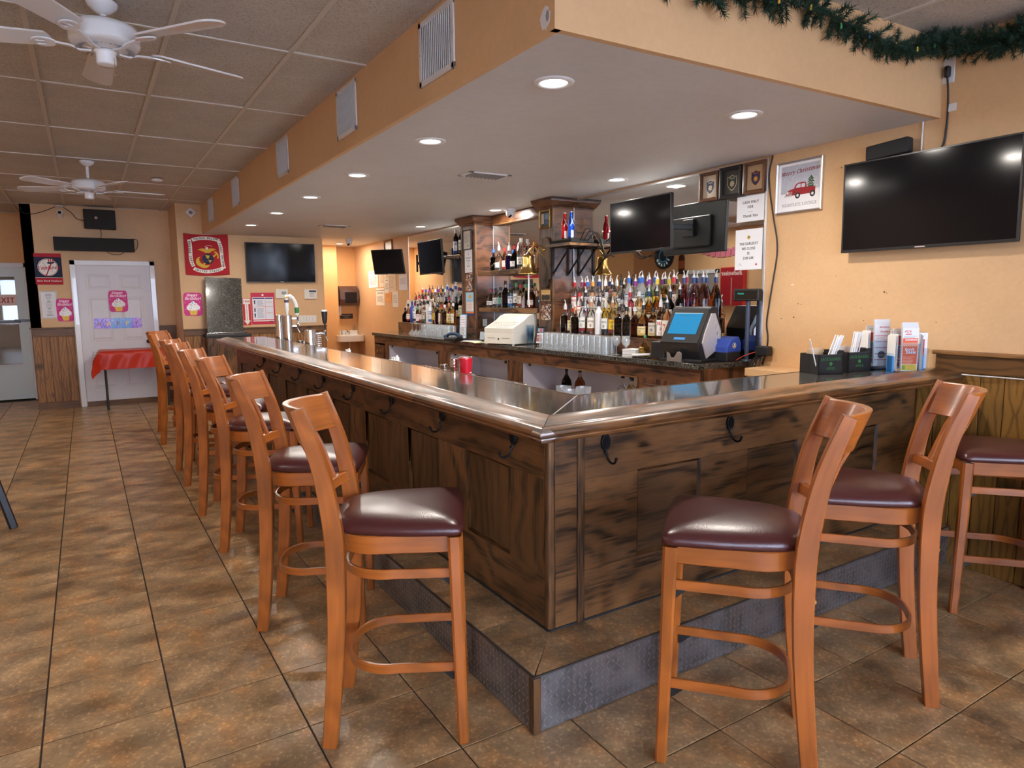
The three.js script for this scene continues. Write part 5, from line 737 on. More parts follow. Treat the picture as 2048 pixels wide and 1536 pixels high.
// ---------------------------------------------------------------- things on the back counter
{ // cash register
  const t = thing('cash_register', 'cream electronic cash register on the back counter between the pillars', 'cash register', [3.945, CT, -3.63], WALLTURN + .32);
  part(t, 'drawer_base', [rbox(.40, .105, .38, .006, 0, .062, 0)], M.cream); part(t, 'foot', [[-.18, .17], [.18, .17], [-.18, -.17], [.18, -.17]].map(([x, z]) => cyl(.012, .012, .012, x, .006, z, 10)), M.cream);
  part(t, 'cash_slot', [bb(-.15, -.045, .066, .070, .188, .1915), bb(.045, .15, .066, .070, .188, .1915), tr(ro(cyl(.010, .010, .004, 0, 0, 0, 12), PI / 2), 0, .06, .190)], M.black);
  const prof = [[.185, .118], [.190, .165], [.02, .235], [-.06, .285], [-.12, .300], [-.185, .300], [-.185, .118]];
  part(t, 'body', tr(ro(extrude(prof, .38, .004), 0, -PI / 2, 0), .19, 0, 0), M.cream);
  part(t, 'keyboard', tr(ro(rbox(.34, .006, .16, .002), .39), 0, .200, .108), M.white); const keys = []; for (let i = 0; i < 9; i++) for (let j = 0; j < 4; j++) keys.push(tr(ro(rbox(.026, .006, .026, .002), .39), -.142 + i * .0355, .226 - j * .0145, .058 + j * .035)); part(t, 'keys', keys, M.beige);
  part(t, 'display', tr(ro(rbox(.20, .006, .09, .002), .5), .07, .272, -.055), mat(lin(.05, .08, .08), .15)); part(t, 'indicator', tr(ro(box(.09, .002, .02), .5), .06, .279, -.06), mat(lin(.25, .55, .08), .4)); part(t, 'printer_slot', tr(ro(rbox(.09, .006, .05, .002), .5), -.10, .268, -.05), M.black);
}
{ // lottery terminal
  const t = thing('lottery_terminal', 'black touch screen terminal with silver side at right end of the counter', 'terminal', [3.985, CT, -1.20], WALLTURN + .25);
  const prof = [[-.15, .02], [.10, .02], [.135, .08], [.165, .135], [-.005, .375], [-.03, .388], [-.09, .385], [-.17, .22]];
  part(t, 'body', tr(ro(extrude(prof, .29, .006), 0, -PI / 2, 0), .145, 0, 0), M.blackSatin); part(t, 'base', rbox(.34, .022, .34, .006, 0, .012, -.02), M.black);
  const inc = Math.atan2(.240, -.170), mid = [.08, .255]; // screen face between (.165,.135) and (-.005,.375)
  const face = (g) => { ro(g, -(PI / 2 - (PI - inc))); return tr(g, 0, mid[1], mid[0]); };
  part(t, 'screen_frame', face(rbox(.30, .30, .014, .006, 0, 0, .008)), M.black);
  T.scr = canvas(320, 256, (g, w, h) => { g.fillStyle = '#1f9fdc'; g.fillRect(0, 0, w, h); g.fillStyle = '#cfe6ee'; g.fillRect(0, 0, w, 10); g.fillStyle = '#176f9c'; g.fillRect(70, 36, 170, 3); });
  part(t, 'screen', face(bb(-.115, .115, -.075, .105, .0155, .0165)), mat(0x000000, .3, { emissive: 0xffffff, emissiveMap: T.scr, emissiveIntensity: .75 })); { const s = t.children[t.children.length - 1], p = s.geometry.attributes.position, uv = s.geometry.attributes.uv; }
  part(t, 'badge', face(bb(-.045, .045, -.125, -.105, .0155, .0165)), mat(lin(.05, .25, .60), .4));
  const side = [[-.135, .10], [.055, .03], [.115, .14], [.09, .20], [-.005, .345], [-.055, .345], [-.14, .215]]; const holes = [[-.045, .285, .013], [-.075, .245, .015], [-.095, .2, .017], [-.1, .15, .018], [-.09, .098, .02]];
  part(t, 'side_panel', tr(ro(extrude(side.map(([z, y]) => [z, y]), .006, .002, holes.map(([z, y, r]) => { const q = new THREE.Path(); q.absarc(z, y, r, 0, 2 * PI, true); return q; })), 0, -PI / 2, 0), .160, 0, 0), M.silver, 'silver side panel with five round vents');
  part(t, 'vent_mesh', holes.map(([z, y, r]) => tr(ro(cyl(r, r, .003, 0, 0, 0, 18), 0, 0, PI / 2), .1535, y, z)), M.grey);
  part(t, 'card_bin', [rbox(.12, .13, .14, .01, -.20, .075, .06)], M.black); part(t, 'slip_tray', [tr(ro(extrude([[0, 0], [.12, 0], [.12, .055], [.10, .065], [.085, .062], [.06, .02], [.035, .018], [.02, .05], [0, .06]], .004, .001), 0, 0, 0), -.09, .012, .172), bb(-.09, .03, .004, .012, .10, .176)], M.alu, 'bent silver slip tray');
  const b = thing('ticket_printer', 'blue and black ticket printer behind the lottery terminal', 'printer', [4.17, CT, -1.03], WALLTURN + .1); part(b, 'base', rbox(.13, .07, .16, .008, 0, .036, 0), M.black); part(b, 'cover', tr(ro(extrude([[-.078, 0], [.078, 0], [.078, .03], [.03, .085], [-.05, .10], [-.078, .06]], .125, .004), 0, -PI / 2, 0), .0625, .072, 0), M.blue);
  T.badge = canvas(128, 128, (g) => { g.fillStyle = '#2447a0'; g.fillRect(0, 0, 128, 128); g.fillStyle = '#e8e8ee'; g.beginPath(); g.arc(64, 64, 52, 0, 7); g.fill(); g.fillStyle = '#1d2f6e'; g.beginPath(); g.arc(64, 64, 44, 0, 7); g.fill(); g.fillStyle = '#e8c84a'; g.fillRect(26, 66, 76, 22); g.fillStyle = '#e8e8ee'; g.beginPath(); g.arc(70, 46, 18, 0, 7); g.fill(); });
  part(b, 'badge', tr(ro(box(.05, .05, .001), 0, PI / 2, 0), .0675, .115, 0), print(T.badge));
}
{ // customer display on a pole
  const t = thing('customer_display', 'dark customer price display on a navy pole by the mirror edge', 'display', [wx(-.935, .065), CT, -.935], WALLTURN + .15);
  part(t, 'pole', [cyl(.016, .016, .44, 0, .22, 0, 16), cyl(.035, .03, .012, 0, .006, 0, 20)], M.navyPole); part(t, 'head', ro(rbox(.20, .085, .05, .006, 0, 0, 0), -.06).translate(0, .475, .01), M.black);
  T.pole = canvas(256, 96, (g) => { g.fillStyle = '#02080a'; g.fillRect(0, 0, 256, 96); g.fillStyle = '#2fd9c8'; g.font = 'bold 26px sans-serif'; g.fillText('Thank', 30, 44); });
  part(t, 'display_screen', ro(box(.17, .06, .002), -.06).translate(0, .476, .037), mat(0x020202, .2, { emissive: 0xffffff, emissiveMap: T.pole, emissiveIntensity: .8 }));
}
{ // telephone, card stand, papers, flowers, cups, frame, napkins, router
  const p = thing('desk_phone', 'dark blue handset phone lying on the counter before the glasses', 'phone', [3.74, CT, -4.52], WALLTURN + .5); part(p, 'base', rbox(.15, .035, .18, .012, 0, .018, 0), M.black); part(p, 'handset', [tube([[-.09, .05, .02], [-.03, .075, .03], [.04, .078, .03], [.10, .055, .02]], .018, 24, 10), rbox(.05, .03, .05, .012, -.09, .046, .02), rbox(.05, .03, .05, .012, .10, .05, .02)], mat(lin(.02, .05, .10), .25));
  T.menu = canvas(160, 400, (g, w, h) => { g.fillStyle = '#2f9fd6'; g.fillRect(0, 0, w, h); g.fillStyle = '#efeef0'; g.fillRect(14, 12, 132, 376); g.strokeStyle = '#c0405a'; g.lineWidth = 4; for (let i = 0; i < 4; i++) { g.beginPath(); for (let x = 24; x < 140; x += 10) g.lineTo(x, 50 + i * 40 + sin(x * .3 + i) * 8); g.stroke(); } lines(g, 26, 210, 110, 12, 14, '#555', 5); });
  const m = thing('menu_card', 'tall blue edged drink menu card standing on the counter', 'menu', [3.93, CT + .001, -4.66], WALLTURN + .35); part(m, 'card', ro(box(.11, .285, .004, 0, .146, 0), -.06), print(T.menu)); part(m, 'stand', rbox(.13, .012, .06, .004, 0, .007, 0), M.blackSatin);
  [[3.80, -4.22, .3, 'white loose paper sheets on the counter edge', M.paper], [3.78, -4.02, -.2, 'pale yellow note pad beside the cash register', mat(lin(.78, .80, .45), .7)]].forEach(([x, z, a, l, mm]) => single('paper_sheets', l, 'paper', [0, 1, 2].map((i) => ro(box(.13, .002, .19, 0, .0012 + i * .0022, 0), 0, i * .15)), mm, [x, CT, z], a));
  const s = thing('acrylic_stand', 'small clear acrylic card stand left of the cash register', 'stand', [3.75, CT, -3.905], WALLTURN + .3); part(s, 'plate', ro(box(.07, .13, .003, 0, .066, 0), -.12), M.acrylic); part(s, 'card', ro(box(.06, .085, .001, 0, .08, -.003), -.12), M.paper); part(s, 'foot', rbox(.07, .004, .06, .001, 0, .003, .015), M.acrylic);
  const f = thing('flower_pot', 'small pink flowers behind the cash register', 'flowers', [4.15, CT, -4.12]); part(f, 'pot', lathe([[0, 0], [.03, 0], [.04, .06], [.037, .06], [.03, .05], [0, .05]], 18), mat(lin(.55, .62, .35), .5)); for (let i = 0; i < 14; i++) { const a = i * 2.4, r = .012 + .035 * hash(i, 2), y = .09 + .05 * hash(i, 3); part(f, 'flower', tr(ro(lathe([[0, .0], [.006, .002], [.014, .012], [.010, .009], [0, .006]], 8), hash(i, 4) - .5, 0, hash(i, 5) - .5), cos(a) * r, y, sin(a) * r), mat(lin(.62, .10, .22), .6)); } part(f, 'stems', Array.from({ length: 8 }, (_, i) => tube([[0, .05, 0], [cos(i) * .02, .08, sin(i) * .02], [cos(i) * .03, .11, sin(i) * .03]], .002, 6, 5)), mat(lin(.08, .22, .05), .6));
  const cup = lathe([[0, 0], [.028, 0], [.041, .115], [.043, .115], [.043, .118], [.040, .118], [.027, .003], [0, .003]], 22);
  for (let i = 0; i < 6; i++) single('plastic_cup', 'clear plastic cup in the nested stack right of the cash register, ' + ORD[i] + ' from below', 'cup', cup, M.acrylic, [3.99, CT + .001 + i * .017, -3.34], 0, 'nested plastic cups');
  T.pf = canvas(200, 280, (g, w, h) => { g.fillStyle = '#222'; g.fillRect(0, 0, w, h); g.fillStyle = '#8fa0b4'; g.fillRect(30, 16, 140, 60); g.fillStyle = '#c0505a'; g.fillRect(90, 20, 50, 56); g.fillStyle = '#ece8ea'; g.fillRect(18, 100, 164, 170); g.fillStyle = '#a56a70'; g.fillRect(18, 126, 164, 118); g.fillStyle = '#d8b0a0'; for (let i = 0; i < 5; i++) { g.beginPath(); g.arc(40 + i * 30, 170, 13, 0, 7); g.fill(); } });
  const fr = framed('picture_frame', 'black double photo frame leaning on the second pillar', 'picture', .115, .185, [4.03, CT + .098, -3.215], WALLTURN + .35, T.pf, .012, M.black, .012); fr.rotation.order = 'YXZ'; fr.rotation.x = -.22;
  const np = []; for (let i = 0; i < 18; i++) np.push(ro(rbox(.125, .0028, .125, .0008), 0, rr(-.05, .05)).translate(rr(-.002, .002), .0022 + i * .0033, rr(-.002, .002))); const n = thing('napkin_stack', 'stack of white paper napkins beside the stemmed glasses', 'napkins', [wx(-1.72, .46), CT, -1.72], .2); part(n, 'sheets', np, M.paper).userData.kind = 'stuff'; 
  const st = thing('stapler', 'white and black stapler lying before the napkins', 'stapler', [3.835, CT, -1.56], WALLTURN + .3); part(st, 'base', rbox(.15, .012, .036, .005, 0, .007, 0), M.black); part(st, 'arm', ro(rbox(.16, .018, .03, .007, 0, .028, 0), 0, 0, .07), M.whiteGloss);
  // clip with cards on the first pillar's near face
  for (const [i, z, x] of [[0, -4.77, 4.29]]) { const c = thing('clip_note', 'small white note on a clear hook on the first pillar', 'note', [x, 1.22, z]); part(c, 'hook', [rbox(.02, .04, .012, .004, 0, .075, .008), ball(.01, 0, .095, .01, 10, 8)], M.acrylic); part(c, 'card', box(.06, .085, .002, 0, .01, .004), mat(lin(.70, .80, .88), .5)); }
  const sp = thing('smart_speaker', 'small dark card reader with blue light on the lower bottle shelf', 'device', [wx(-3.52, .16), 1.4115, -3.52], WALLTURN + .3); part(sp, 'body', rbox(.09, .12, .07, .012, 0, .061, 0), M.black); part(sp, 'indicator_light', tr(ro(cyl(.012, .012, .003, 0, 0, 0, 16), PI / 2), .015, .075, .036), mat(lin(.05, .35, .8), .4, { emissive: lin(.1, .5, 1), emissiveIntensity: .8 }));
  const cb = thing('cable_box', 'flat black cable box on the bracket shelf under the aluminium bottles', 'cable box', [wx(-2.94, .17), 2.0235, -2.94], WALLTURN); part(cb, 'case', rbox(.33, .04, .26, .005, 0, .0205, 0), M.black); part(cb, 'front_strip', rbox(.31, .02, .004, .001, 0, .02, .131), M.screen); part(cb, 'cables', [0, 1, 2].map((i) => tube([[.165, .02, -.05 + i * .04], [.28, .08 + i * .02, -.04 + i * .04], [.42, .04 - i * .03, .0], [.55, -.12 - i * .02, .04], [.72, -.16 + i * .03, .08]], .0045, 40, 6)), M.black);
}
{ // bell on its plaque
  const t = thing('ship_bell', 'brass ship bell hung on a wooden plaque on the second pillar', 'bell', [4.139, 1.62, -3.27], WALLTURN);
  const s = new THREE.Shape(); s.moveTo(0, 0); s.quadraticCurveTo(.05, .0, .058, .045); s.quadraticCurveTo(.06, .07, .088, .085); s.lineTo(.088, .40); s.quadraticCurveTo(.088, .48, 0, .49); s.quadraticCurveTo(-.088, .48, -.088, .40); s.lineTo(-.088, .085); s.quadraticCurveTo(-.06, .07, -.058, .045); s.quadraticCurveTo(-.05, 0, 0, 0);
  part(t, 'plaque', uvm(extrude(s, .018, .004), 'y'), mat(lin(.30, .21, .155), .55, { map: oakT }));
  part(t, 'bracket', [tube([[0, .36, .02], [0, .40, .07], [0, .405, .13], [0, .36, .19], [0, .345, .205]], .009, 24, 10), ball(.02, 0, .37, .024), tube([[0, .31, .02], [0, .35, .08], [0, .395, .13]], .006, 16, 8)], M.brass);
  part(t, 'bell', lathe([[0, .335], [.015, .335], [.018, .322], [.040, .318], [.052, .306], [.056, .28], [.058, .235], [.064, .195], [.070, .188], [.071, .182], [.080, .165], [.098, .140], [.101, .132], [.098, .130], [.072, .162], [.058, .195], [.050, .29], [0, .312]], 40).translate(0, 0, .205), M.brass);
  part(t, 'clapper', [cyl(.003, .003, .14, 0, .23, .205, 8), ball(.014, 0, .152, .205)], M.brass); part(t, 'rope', tube([[0, .14, .205], [.003, .06, .203], [0, -.08, .205], [.004, -.19, .20]], .0075, 24, 8), M.paper, 'pale braided bell rope');
}
// loose things in the open bays
{
  const bay = [[-6.05, 'dark'], [-5.93, 'amber'], [-5.83, 'rum'], [-5.72, 'clear']];
  [[-5.35, .42, 'dark'], [-5.25, .5, 'red'], [-5.15, .5, 'clear'], [-5.08, .42, 'rum'], [-5.02, .5, 'navy']].forEach(([z, , gl], i) => bottle([cfx(z) + .25, .6, z], WALLTURN, ['std', .27, gl, -1, 'k', 0], 'stored ' + GN[gl] + ' bottle, ' + ORD[i] + ' from left in the leftmost open bay', 'bottles stored in the open bays'));
  [[-2.55, 'rum'], [-1.98, 'clear'], [-1.88, 'gold'], [-2.75, 'dark']].forEach(([z, gl], i) => bottle([cfx(z) + .22, .6, z], WALLTURN, ['wide', .28, gl, -1, 'k', 0], 'stored ' + GN[gl] + ' round bottle, ' + ORD[i] + ' in the rightmost open bay', 'bottles stored in the open bays'));
}
// ---------------------------------------------------------------- things on and behind the bar
{ // napkin and straw caddies
  T.caddy = canvas(256, 160, (g) => { g.fillStyle = '#0b0d0c'; g.fillRect(0, 0, 256, 160); g.fillStyle = '#2c7a35'; g.textAlign = 'center'; g.font = 'bold 34px serif'; g.fillText('JACK DANIEL', 128, 46); g.beginPath(); g.arc(128, 76, 17, 0, 7); g.fill(); g.font = 'bold 30px serif'; g.fillText('APPLE', 128, 128); });
  const cad = (label, x, z, a) => {
    const t = thing('bar_caddy', label, 'caddy', [x, 1.101, z], a, 'black bar caddies'); const w = .15, d = .15, h = .105, th = .004;
    part(t, 'bin', [bb(-w / 2, w / 2, 0, th, -d / 2, d / 2), bb(-w / 2, w / 2, 0, h, d / 2 - th, d / 2), bb(-w / 2, w / 2, 0, h, -d / 2, -d / 2 + th), bb(-w / 2, -w / 2 + th, 0, h, -d / 2, d / 2), bb(w / 2 - th, w / 2, 0, h, -d / 2, d / 2), bb(-w / 2, w / 2, 0, h * .9, -th / 2, th / 2)], M.black);
    part(t, 'tall_bin', [bb(w / 2 + .002, w / 2 + .045, 0, .12, d / 2 - .05, d / 2 - .046), bb(w / 2 + .002, w / 2 + .045, 0, .12, -d / 2, -d / 2 + .004), bb(w / 2 + .002, w / 2 + .006, 0, .12, -d / 2, d / 2 - .046), bb(w / 2 + .041, w / 2 + .045, 0, .12, -d / 2, d / 2 - .046), bb(w / 2, w / 2 + .045, 0, .004, -d / 2, d / 2 - .046)], M.blackSatin);
    part(t, 'printed_front', box(w - .01, h - .01, .0012, 0, h / 2, d / 2 + .0007), print(T.caddy, .4)); return t;
  };
  cad('black bar caddy with green print, nearest the lottery terminal', 3.60, .10, -.30); cad('black bar caddy with green print, behind the first caddy and nearer the wall', 3.855, .105, -.30); 
  // straws, one by one
  const straw = cyl(.0032, .0032, .21, 0, .105, 0, 8); let k = 0;
  const put = (x, y, z, rx, rz, where, m) => { const s = single('drinking_straw', where, 'straw', straw, m, [x, y, z], 0, 'white straws in the caddies'); s.rotation.set(rx, 0, rz); };
  put(3.535, 1.109, .125, .1, .52, 'single white straw leaning far left out of the first caddy', M.paper);
  for (let i = 0; i < 14; i++) put(3.575 + (i % 5) * .014, 1.109, .125 + floor(i / 5) * .011, .05 + rr(-.05, .05), -.42 + rr(-.10, .06), 'white wrapped straw leaning right in the first caddy', M.paper);
  for (let i = 0; i < 12; i++) put(3.80 + (i % 4) * .014, 1.109, .125 + floor(i / 4) * .011, .05 + rr(-.05, .05), -.26 + rr(-.10, .12), 'white wrapped straw standing in the second caddy', M.paper);
  const np = (label, x, z, n, m) => { const g = []; for (let i = 0; i < n; i++) g.push(bb(x - .055, x + .055, 1.106, 1.225 + rr(0, .006), z + i * .004, z + i * .004 + .002)); const o = single('caddy_napkins', label, 'napkins', g, m); return o; };
  np('kraft napkins standing in the first caddy', 3.615, .035, 8, mat(lin(.72, .50, .30), .8)); np('pinkish napkins standing in the second caddy', 3.865, .04, 9, mat(lin(.74, .58, .46), .8));
}
{ // lottery slip holders
  const slip = (draw) => canvas(160, 400, (g, w, h) => { g.fillStyle = '#f5f3f4'; g.fillRect(0, 0, w, h); draw(g, w, h); });
  T.s1 = slip((g) => { g.fillStyle = '#b02a4a'; g.font = 'italic bold 22px sans-serif'; g.fillText('Numbers', 46, 30); g.fillText('Numbers', 56, 74); for (let i = 0; i < 5; i++) { g.fillRect(8, 104 + i * 58, 144, 5); } g.fillStyle = '#23406a'; g.beginPath(); g.ellipse(80, 290, 38, 34, 0, 0, 7); g.fill(); g.fillStyle = '#d8c04a'; g.font = 'bold 17px sans-serif'; g.fillText('LOTTERY', 42, 302); lines(g, 16, 120, 120, 3, 12, '#caa', 3); });
  T.s2 = slip((g) => { g.fillStyle = '#d8281e'; g.font = 'italic bold 30px sans-serif'; g.fillText('PICK', 16, 44); g.fillRect(28, 54, 60, 8); lines(g, 14, 76, 130, 2, 9, '#888', 3); g.fillStyle = '#ea5a24'; g.fillRect(6, 96, 148, 240); g.fillStyle = '#fff'; for (let i = 0; i < 11; i++) g.fillRect(30 + i * 11, 104, 7, 14); g.fillStyle = '#f6c0a0'; for (let i = 0; i < 14; i++) g.fillRect(12 + i * 10, 136, 7, 34); g.fillStyle = '#111'; g.font = 'bold 34px sans-serif'; g.fillText('Quick', 34, 214); g.fillText('DRAW', 46, 244); g.fillStyle = '#fff'; g.fillText('Quick', 31, 211); g.fillText('DRAW', 43, 241); lines(g, 16, 268, 120, 5, 14, '#f6b08a', 5); g.fillStyle = '#e8b824'; g.fillRect(6, 340, 148, 54); g.fillStyle = '#7aa82a'; g.fillRect(14, 350, 26, 34); });
  T.s3 = slip((g) => { g.fillStyle = '#c81f26'; g.fillRect(30, 70, 100, 310); g.fillStyle = '#fff'; g.save(); g.translate(98, 350); g.rotate(-PI / 2); g.font = 'italic bold 58px sans-serif'; g.fillText('LOTTO', 0, 0); g.restore(); g.fillStyle = '#2a6ab8'; g.fillRect(30, 170, 44, 120); lines(g, 34, 30, 90, 2, 14, '#888', 4); });
  const holder = (label, x, z, a, front, sideT, round) => {
    const t = thing('slip_holder', label, 'holder', [x, 1.101, z], a); const pm = print(front, .5);
    if (round) part(t, 'turntable', lathe([[0, 0], [.075, 0], [.078, .006], [.075, .012], [0, .012]], 30), M.navyPole);
    const y0 = round ? .012 : 0;
    part(t, 'front_pocket', [bb(-.048, .048, y0, y0 + .155, .052, .0535), bb(-.048, .048, y0, y0 + .003, .03, .0535), bb(-.048, .048, y0, y0 + .19, .029, .0305)], M.acrylic); part(t, 'slips', [0, 1, 2, 3, 4, 5].map((i) => box(.088, .245 - i * .004, .0012, 0, y0 + .13 + (5 - i) * .003, .0335 + i * .0022)), M.paper); part(t, 'top_slip', box(.088, .232, .001, 0, y0 + .122, .0475), pm);
    for (const s of [-1, 1]) { part(t, 'side_pocket', [bb(s * .056, s * .0575, y0, y0 + .15, -.045, .045), bb(s * .05, s * .086, y0, y0 + .003, -.045, .045), bb(s * .085, s * .0865, y0, y0 + .10, -.045, .045)], M.acrylic); part(t, 'side_slips', [0, 1, 2].map((i) => box(.0012, .20 - i * .01, .08, s * (.062 + i * .006), y0 + .105, 0)), i_(s)); part(t, 'pencils', [0, 1].map((i) => bb(s * (.074 + i * .006), s * (.079 + i * .006), y0, y0 + .085, -.03 + i * .02, .035)), mat(lin(.04, .28, .62), .4)); }
    part(t, 'back_slips', box(.088, .22, .004, 0, y0 + .12, -.045), print(sideT, .5));
  };
  const i_ = () => M.paper;
  holder('rotating slip holder with white and red lined slips beside the caddies', 4.045, .150, -.55, T.s1, T.s3, true); holder('slip holder with orange Quick Draw slips at the wall end of the bar', 4.02, .318, -.55, T.s2, T.s3, false); 
  const c = thing('slip_holder', 'acrylic holder with red lotto slips, rightmost against the wall', 'holder', [4.17, 1.101, .305], -.55); part(c, 'pocket', [bb(-.05, .05, 0, .21, .0, .0015), bb(-.05, .05, 0, .003, 0, .03), bb(-.05, .05, 0, .12, .029, .0305)], M.acrylic); part(c, 'slips', [0, 1, 2, 3].map((i) => box(.088, .20, .001, 0, .104, .004 + i * .004)), M.paper); part(c, 'top_slip', box(.088, .2, .001, 0, .104, .022), print(T.s3, .5));
}
{ // under-bar station, beer towers, tumbler, glasses
  const u = thing('underbar_station', 'stainless under-bar station behind the long arm of the bar', 'station', [2.02, .218, -5.98]); part(u, 'cabinet', [bb(.0, .42, -.2, .70, 0, 5.3), bb(0, .44, .70, .72, -.01, 5.3, .004)], M.steel); part(u, 'backsplash', bb(.0, .012, .72, .80, 0, 5.3), M.steel); part(u, 'raised_deck', [bb(.0, .26, .72, .80, .0, 3.99, .006)], M.steel); part(u, 'ledge', bb(.0, .20, .72, .845, 4.0, 5.28, .006), M.steel);
  const tower = (label, x, z, r, h, dirs) => { const t = thing('beer_tower', label, 'beer tower', [x, 1.0185, z]); part(t, 'column', lathe([[0, 0], [r + .015, 0], [r + .015, .006], [r, .012], [r, h - .006], [r - .006, h], [0, h]], 30), M.chrome); return t; };
  tower('left chrome beer tower of the near pair behind the bar', 2.14, -5.80, .048, .335);
  const b = tower('chrome beer tower with two sculpted tap handles', 2.15, -5.45, .048, .335);
  const fau = (t, y, a, len = .1) => part(t, 'faucet', [bar([[cos(a) * .04, y, sin(a) * .04], [cos(a) * len, y, sin(a) * len]], .02, .02), cyl(.012, .016, .05, cos(a) * len, y - .008, sin(a) * len, 14), ball(.014, cos(a) * len, y + .024, sin(a) * len), tube([[cos(a) * len, y - .02, sin(a) * len], [cos(a) * (len + .01), y - .05, sin(a) * (len + .01)], [cos(a) * (len + .022), y - .075, sin(a) * (len + .022)]], .007, 10, 8)], M.chrome);
  fau(b, .30, .2); fau(b, .215, .3); 
  part(b, 'tap_handle', [tube([[.098, .335, .02], [.098, .40, .02], [.085, .47, .02], [.05, .53, .02], [.018, .545, .02]], .021, 24, 12), ball(.027, .03, .54, .02)], M.white, 'white curved tap handle'); part(b, 'handle_tip', tr(ro(lathe([[0, 0], [.012, .005], [.004, .03], [0, .034]], 12), 0, 0, PI / 2 + .2), .005, .538, .02), mat(lin(.80, .42, .03), .4)); part(b, 'handle_band', tube([[.099, .36, .02], [.097, .42, .02]], .0245, 8, 12), mat(lin(.02, .20, .06), .5));
  part(b, 'tap_handle', [lathe([[0, .335], [.012, .34], [.014, .37], [.022, .40], [.024, .47], [.018, .50], [.022, .53], [.012, .56], [0, .565]], 18)].map((g) => g.translate(-.005, 0, .0)), M.whiteGloss, 'upright white tap handle with dark bands'); part(b, 'handle_band', cyl(.0255, .0255, .03, -.005, .49, 0, 18), mat(lin(.06, .06, .10), .5));
  const c = tower('short chrome beer tower with black stout handle', 2.14, -4.55, .056, .205); fau(c, .165, 0.1, .15); part(c, 'tap_handle', lathe([[0, .21], [.008, .21], [.008, .26], [.018, .265], [.024, .30], [.030, .385], [.028, .39], [0, .392]], 20).translate(.149, 0, .015), M.black, 'black tap handle with white top'); part(c, 'handle_top', cyl(.031, .030, .016, .149, .393, .015, 20), M.white); part(c, 'hose_coil', Array.from({ length: 8 }, (_, i) => tr(ro(torus(.03, .004, 16, 6), PI / 2), .075, .02 + i * .02, .02)), M.alu);
  single('ash_tin', 'small steel tin between the beer towers', 'tin', lathe([[0, 0], [.038, 0], [.038, .07], [.034, .07], [.034, .004], [0, .004]], 20), M.steel, [2.16, 1.019, -5.02]); { const o = thing('power_outlet', 'small white outlet box between the beer towers', 'outlet', [2.18, 1.019, -4.83], -.3); part(o, 'box', rbox(.07, .075, .04, .006, 0, .038, 0), M.whiteGloss); part(o, 'cord', tube([[0, .07, 0], [-.02, .13, .02], [-.05, .17, .02], [-.03, .22, -.02]], .003, 16), M.black); }
  const t = thing('tumbler', 'red tumbler standing behind the long arm of the bar', 'tumbler', [2.115, 1.0635, -1.20]); part(t, 'body', lathe([[0, 0], [.030, 0], [.033, .006], [.041, .105], [.042, .112], [.038, .112], [.034, .02], [0, .02]], 30), mat(lin(.55, .01, .03), .22, { clearcoat: 1 })); part(t, 'rim', tr(ro(torus(.0395, .0026, 30, 8), PI / 2), 0, .113, 0), M.chrome); part(t, 'mark', ro(box(.014, .005, .001), 0, .3).translate(.014, .025, .0345), M.white);
  const shot = lathe([[0, 0], [.024, 0], [.026, .004], [.028, .032], [.025, .032], [.022, .008], [0, .008]], 18);
  for (let i = 0; i < 4; i++) single('shaker_cup', 'steel shaker cup in the stack left of the red tumbler, ' + ORD[i] + ' from below', 'cup', shot, M.chrome, [2.112, 1.0635 + i * .021, -1.34], 0, 'stacked steel cups'); for (let i = 0; i < 2; i++) single('shaker_cup', 'steel shaker cup in the low stack far left of the tumbler, ' + ORD[i] + ' from below', 'cup', shot, M.chrome, [2.108, 1.0635 + i * .02, -1.47], 0, 'stacked steel cups');
  const towel = (label, p, s) => { const g = new THREE.IcosahedronGeometry(1, 4), q = g.attributes.position; for (let i = 0; i < q.count; i++) { const v = V3().fromBufferAttribute(q, i), n = .75 + .25 * sin(v.x * 7 + v.y * 5) * sin(v.z * 9 + v.x * 3) + .18 * sin(v.y * 17 + v.x * 13); q.setXYZ(i, v.x * s[0] * n, max(v.y * s[1] * n, -s[1] * .6), v.z * s[2] * n); } const f = flat(g); f.computeVertexNormals(); single('crumpled_towel', label, 'towel', crease(f, .5).translate(0, s[1] * .6, 0), M.paper, p); };
  towel('crumpled white paper towel behind the bar before the left cabinet bay', [2.12, 1.019, -2.30], [.045, .06, .06]); towel('crumpled white paper towel behind the bar below the sink', [2.12, 1.019, -3.35], [.035, .055, .045]);
  const tum = lathe([[0, 0], [.030, 0], [.034, .006], [.038, .07], [.0365, .07], [.032, .012], [0, .012]], 22); [[2.13, -.19], [2.24, -.24], [2.18, -.32]].forEach(([x, z], i) => single('rocks_glass', ['clear rocks glass at the inner corner of the bar', 'clear rocks glass just right of the inner bar corner', 'clear rocks glass farthest behind the inner corner'][i], 'glass', tum, M.glass, [x, 1.0235, z], 0, 'rocks glasses at the inner corner'));
  const sh = thing('corner_shelf', 'small steel shelf behind the inner corner of the bar', 'shelf', [2.02, 1.003, -.42]); part(sh, 'tray', bb(0, .30, 0, .02, 0, .36, .004), M.steel); part(sh, 'leg', [bb(.02, .05, -1.0, 0, .02, .05), bb(.26, .29, -1.0, 0, .3, .33), bb(.02, .05, -1.0, 0, .3, .33), bb(.26, .29, -1.0, 0, .02, .05)], M.steel);
}
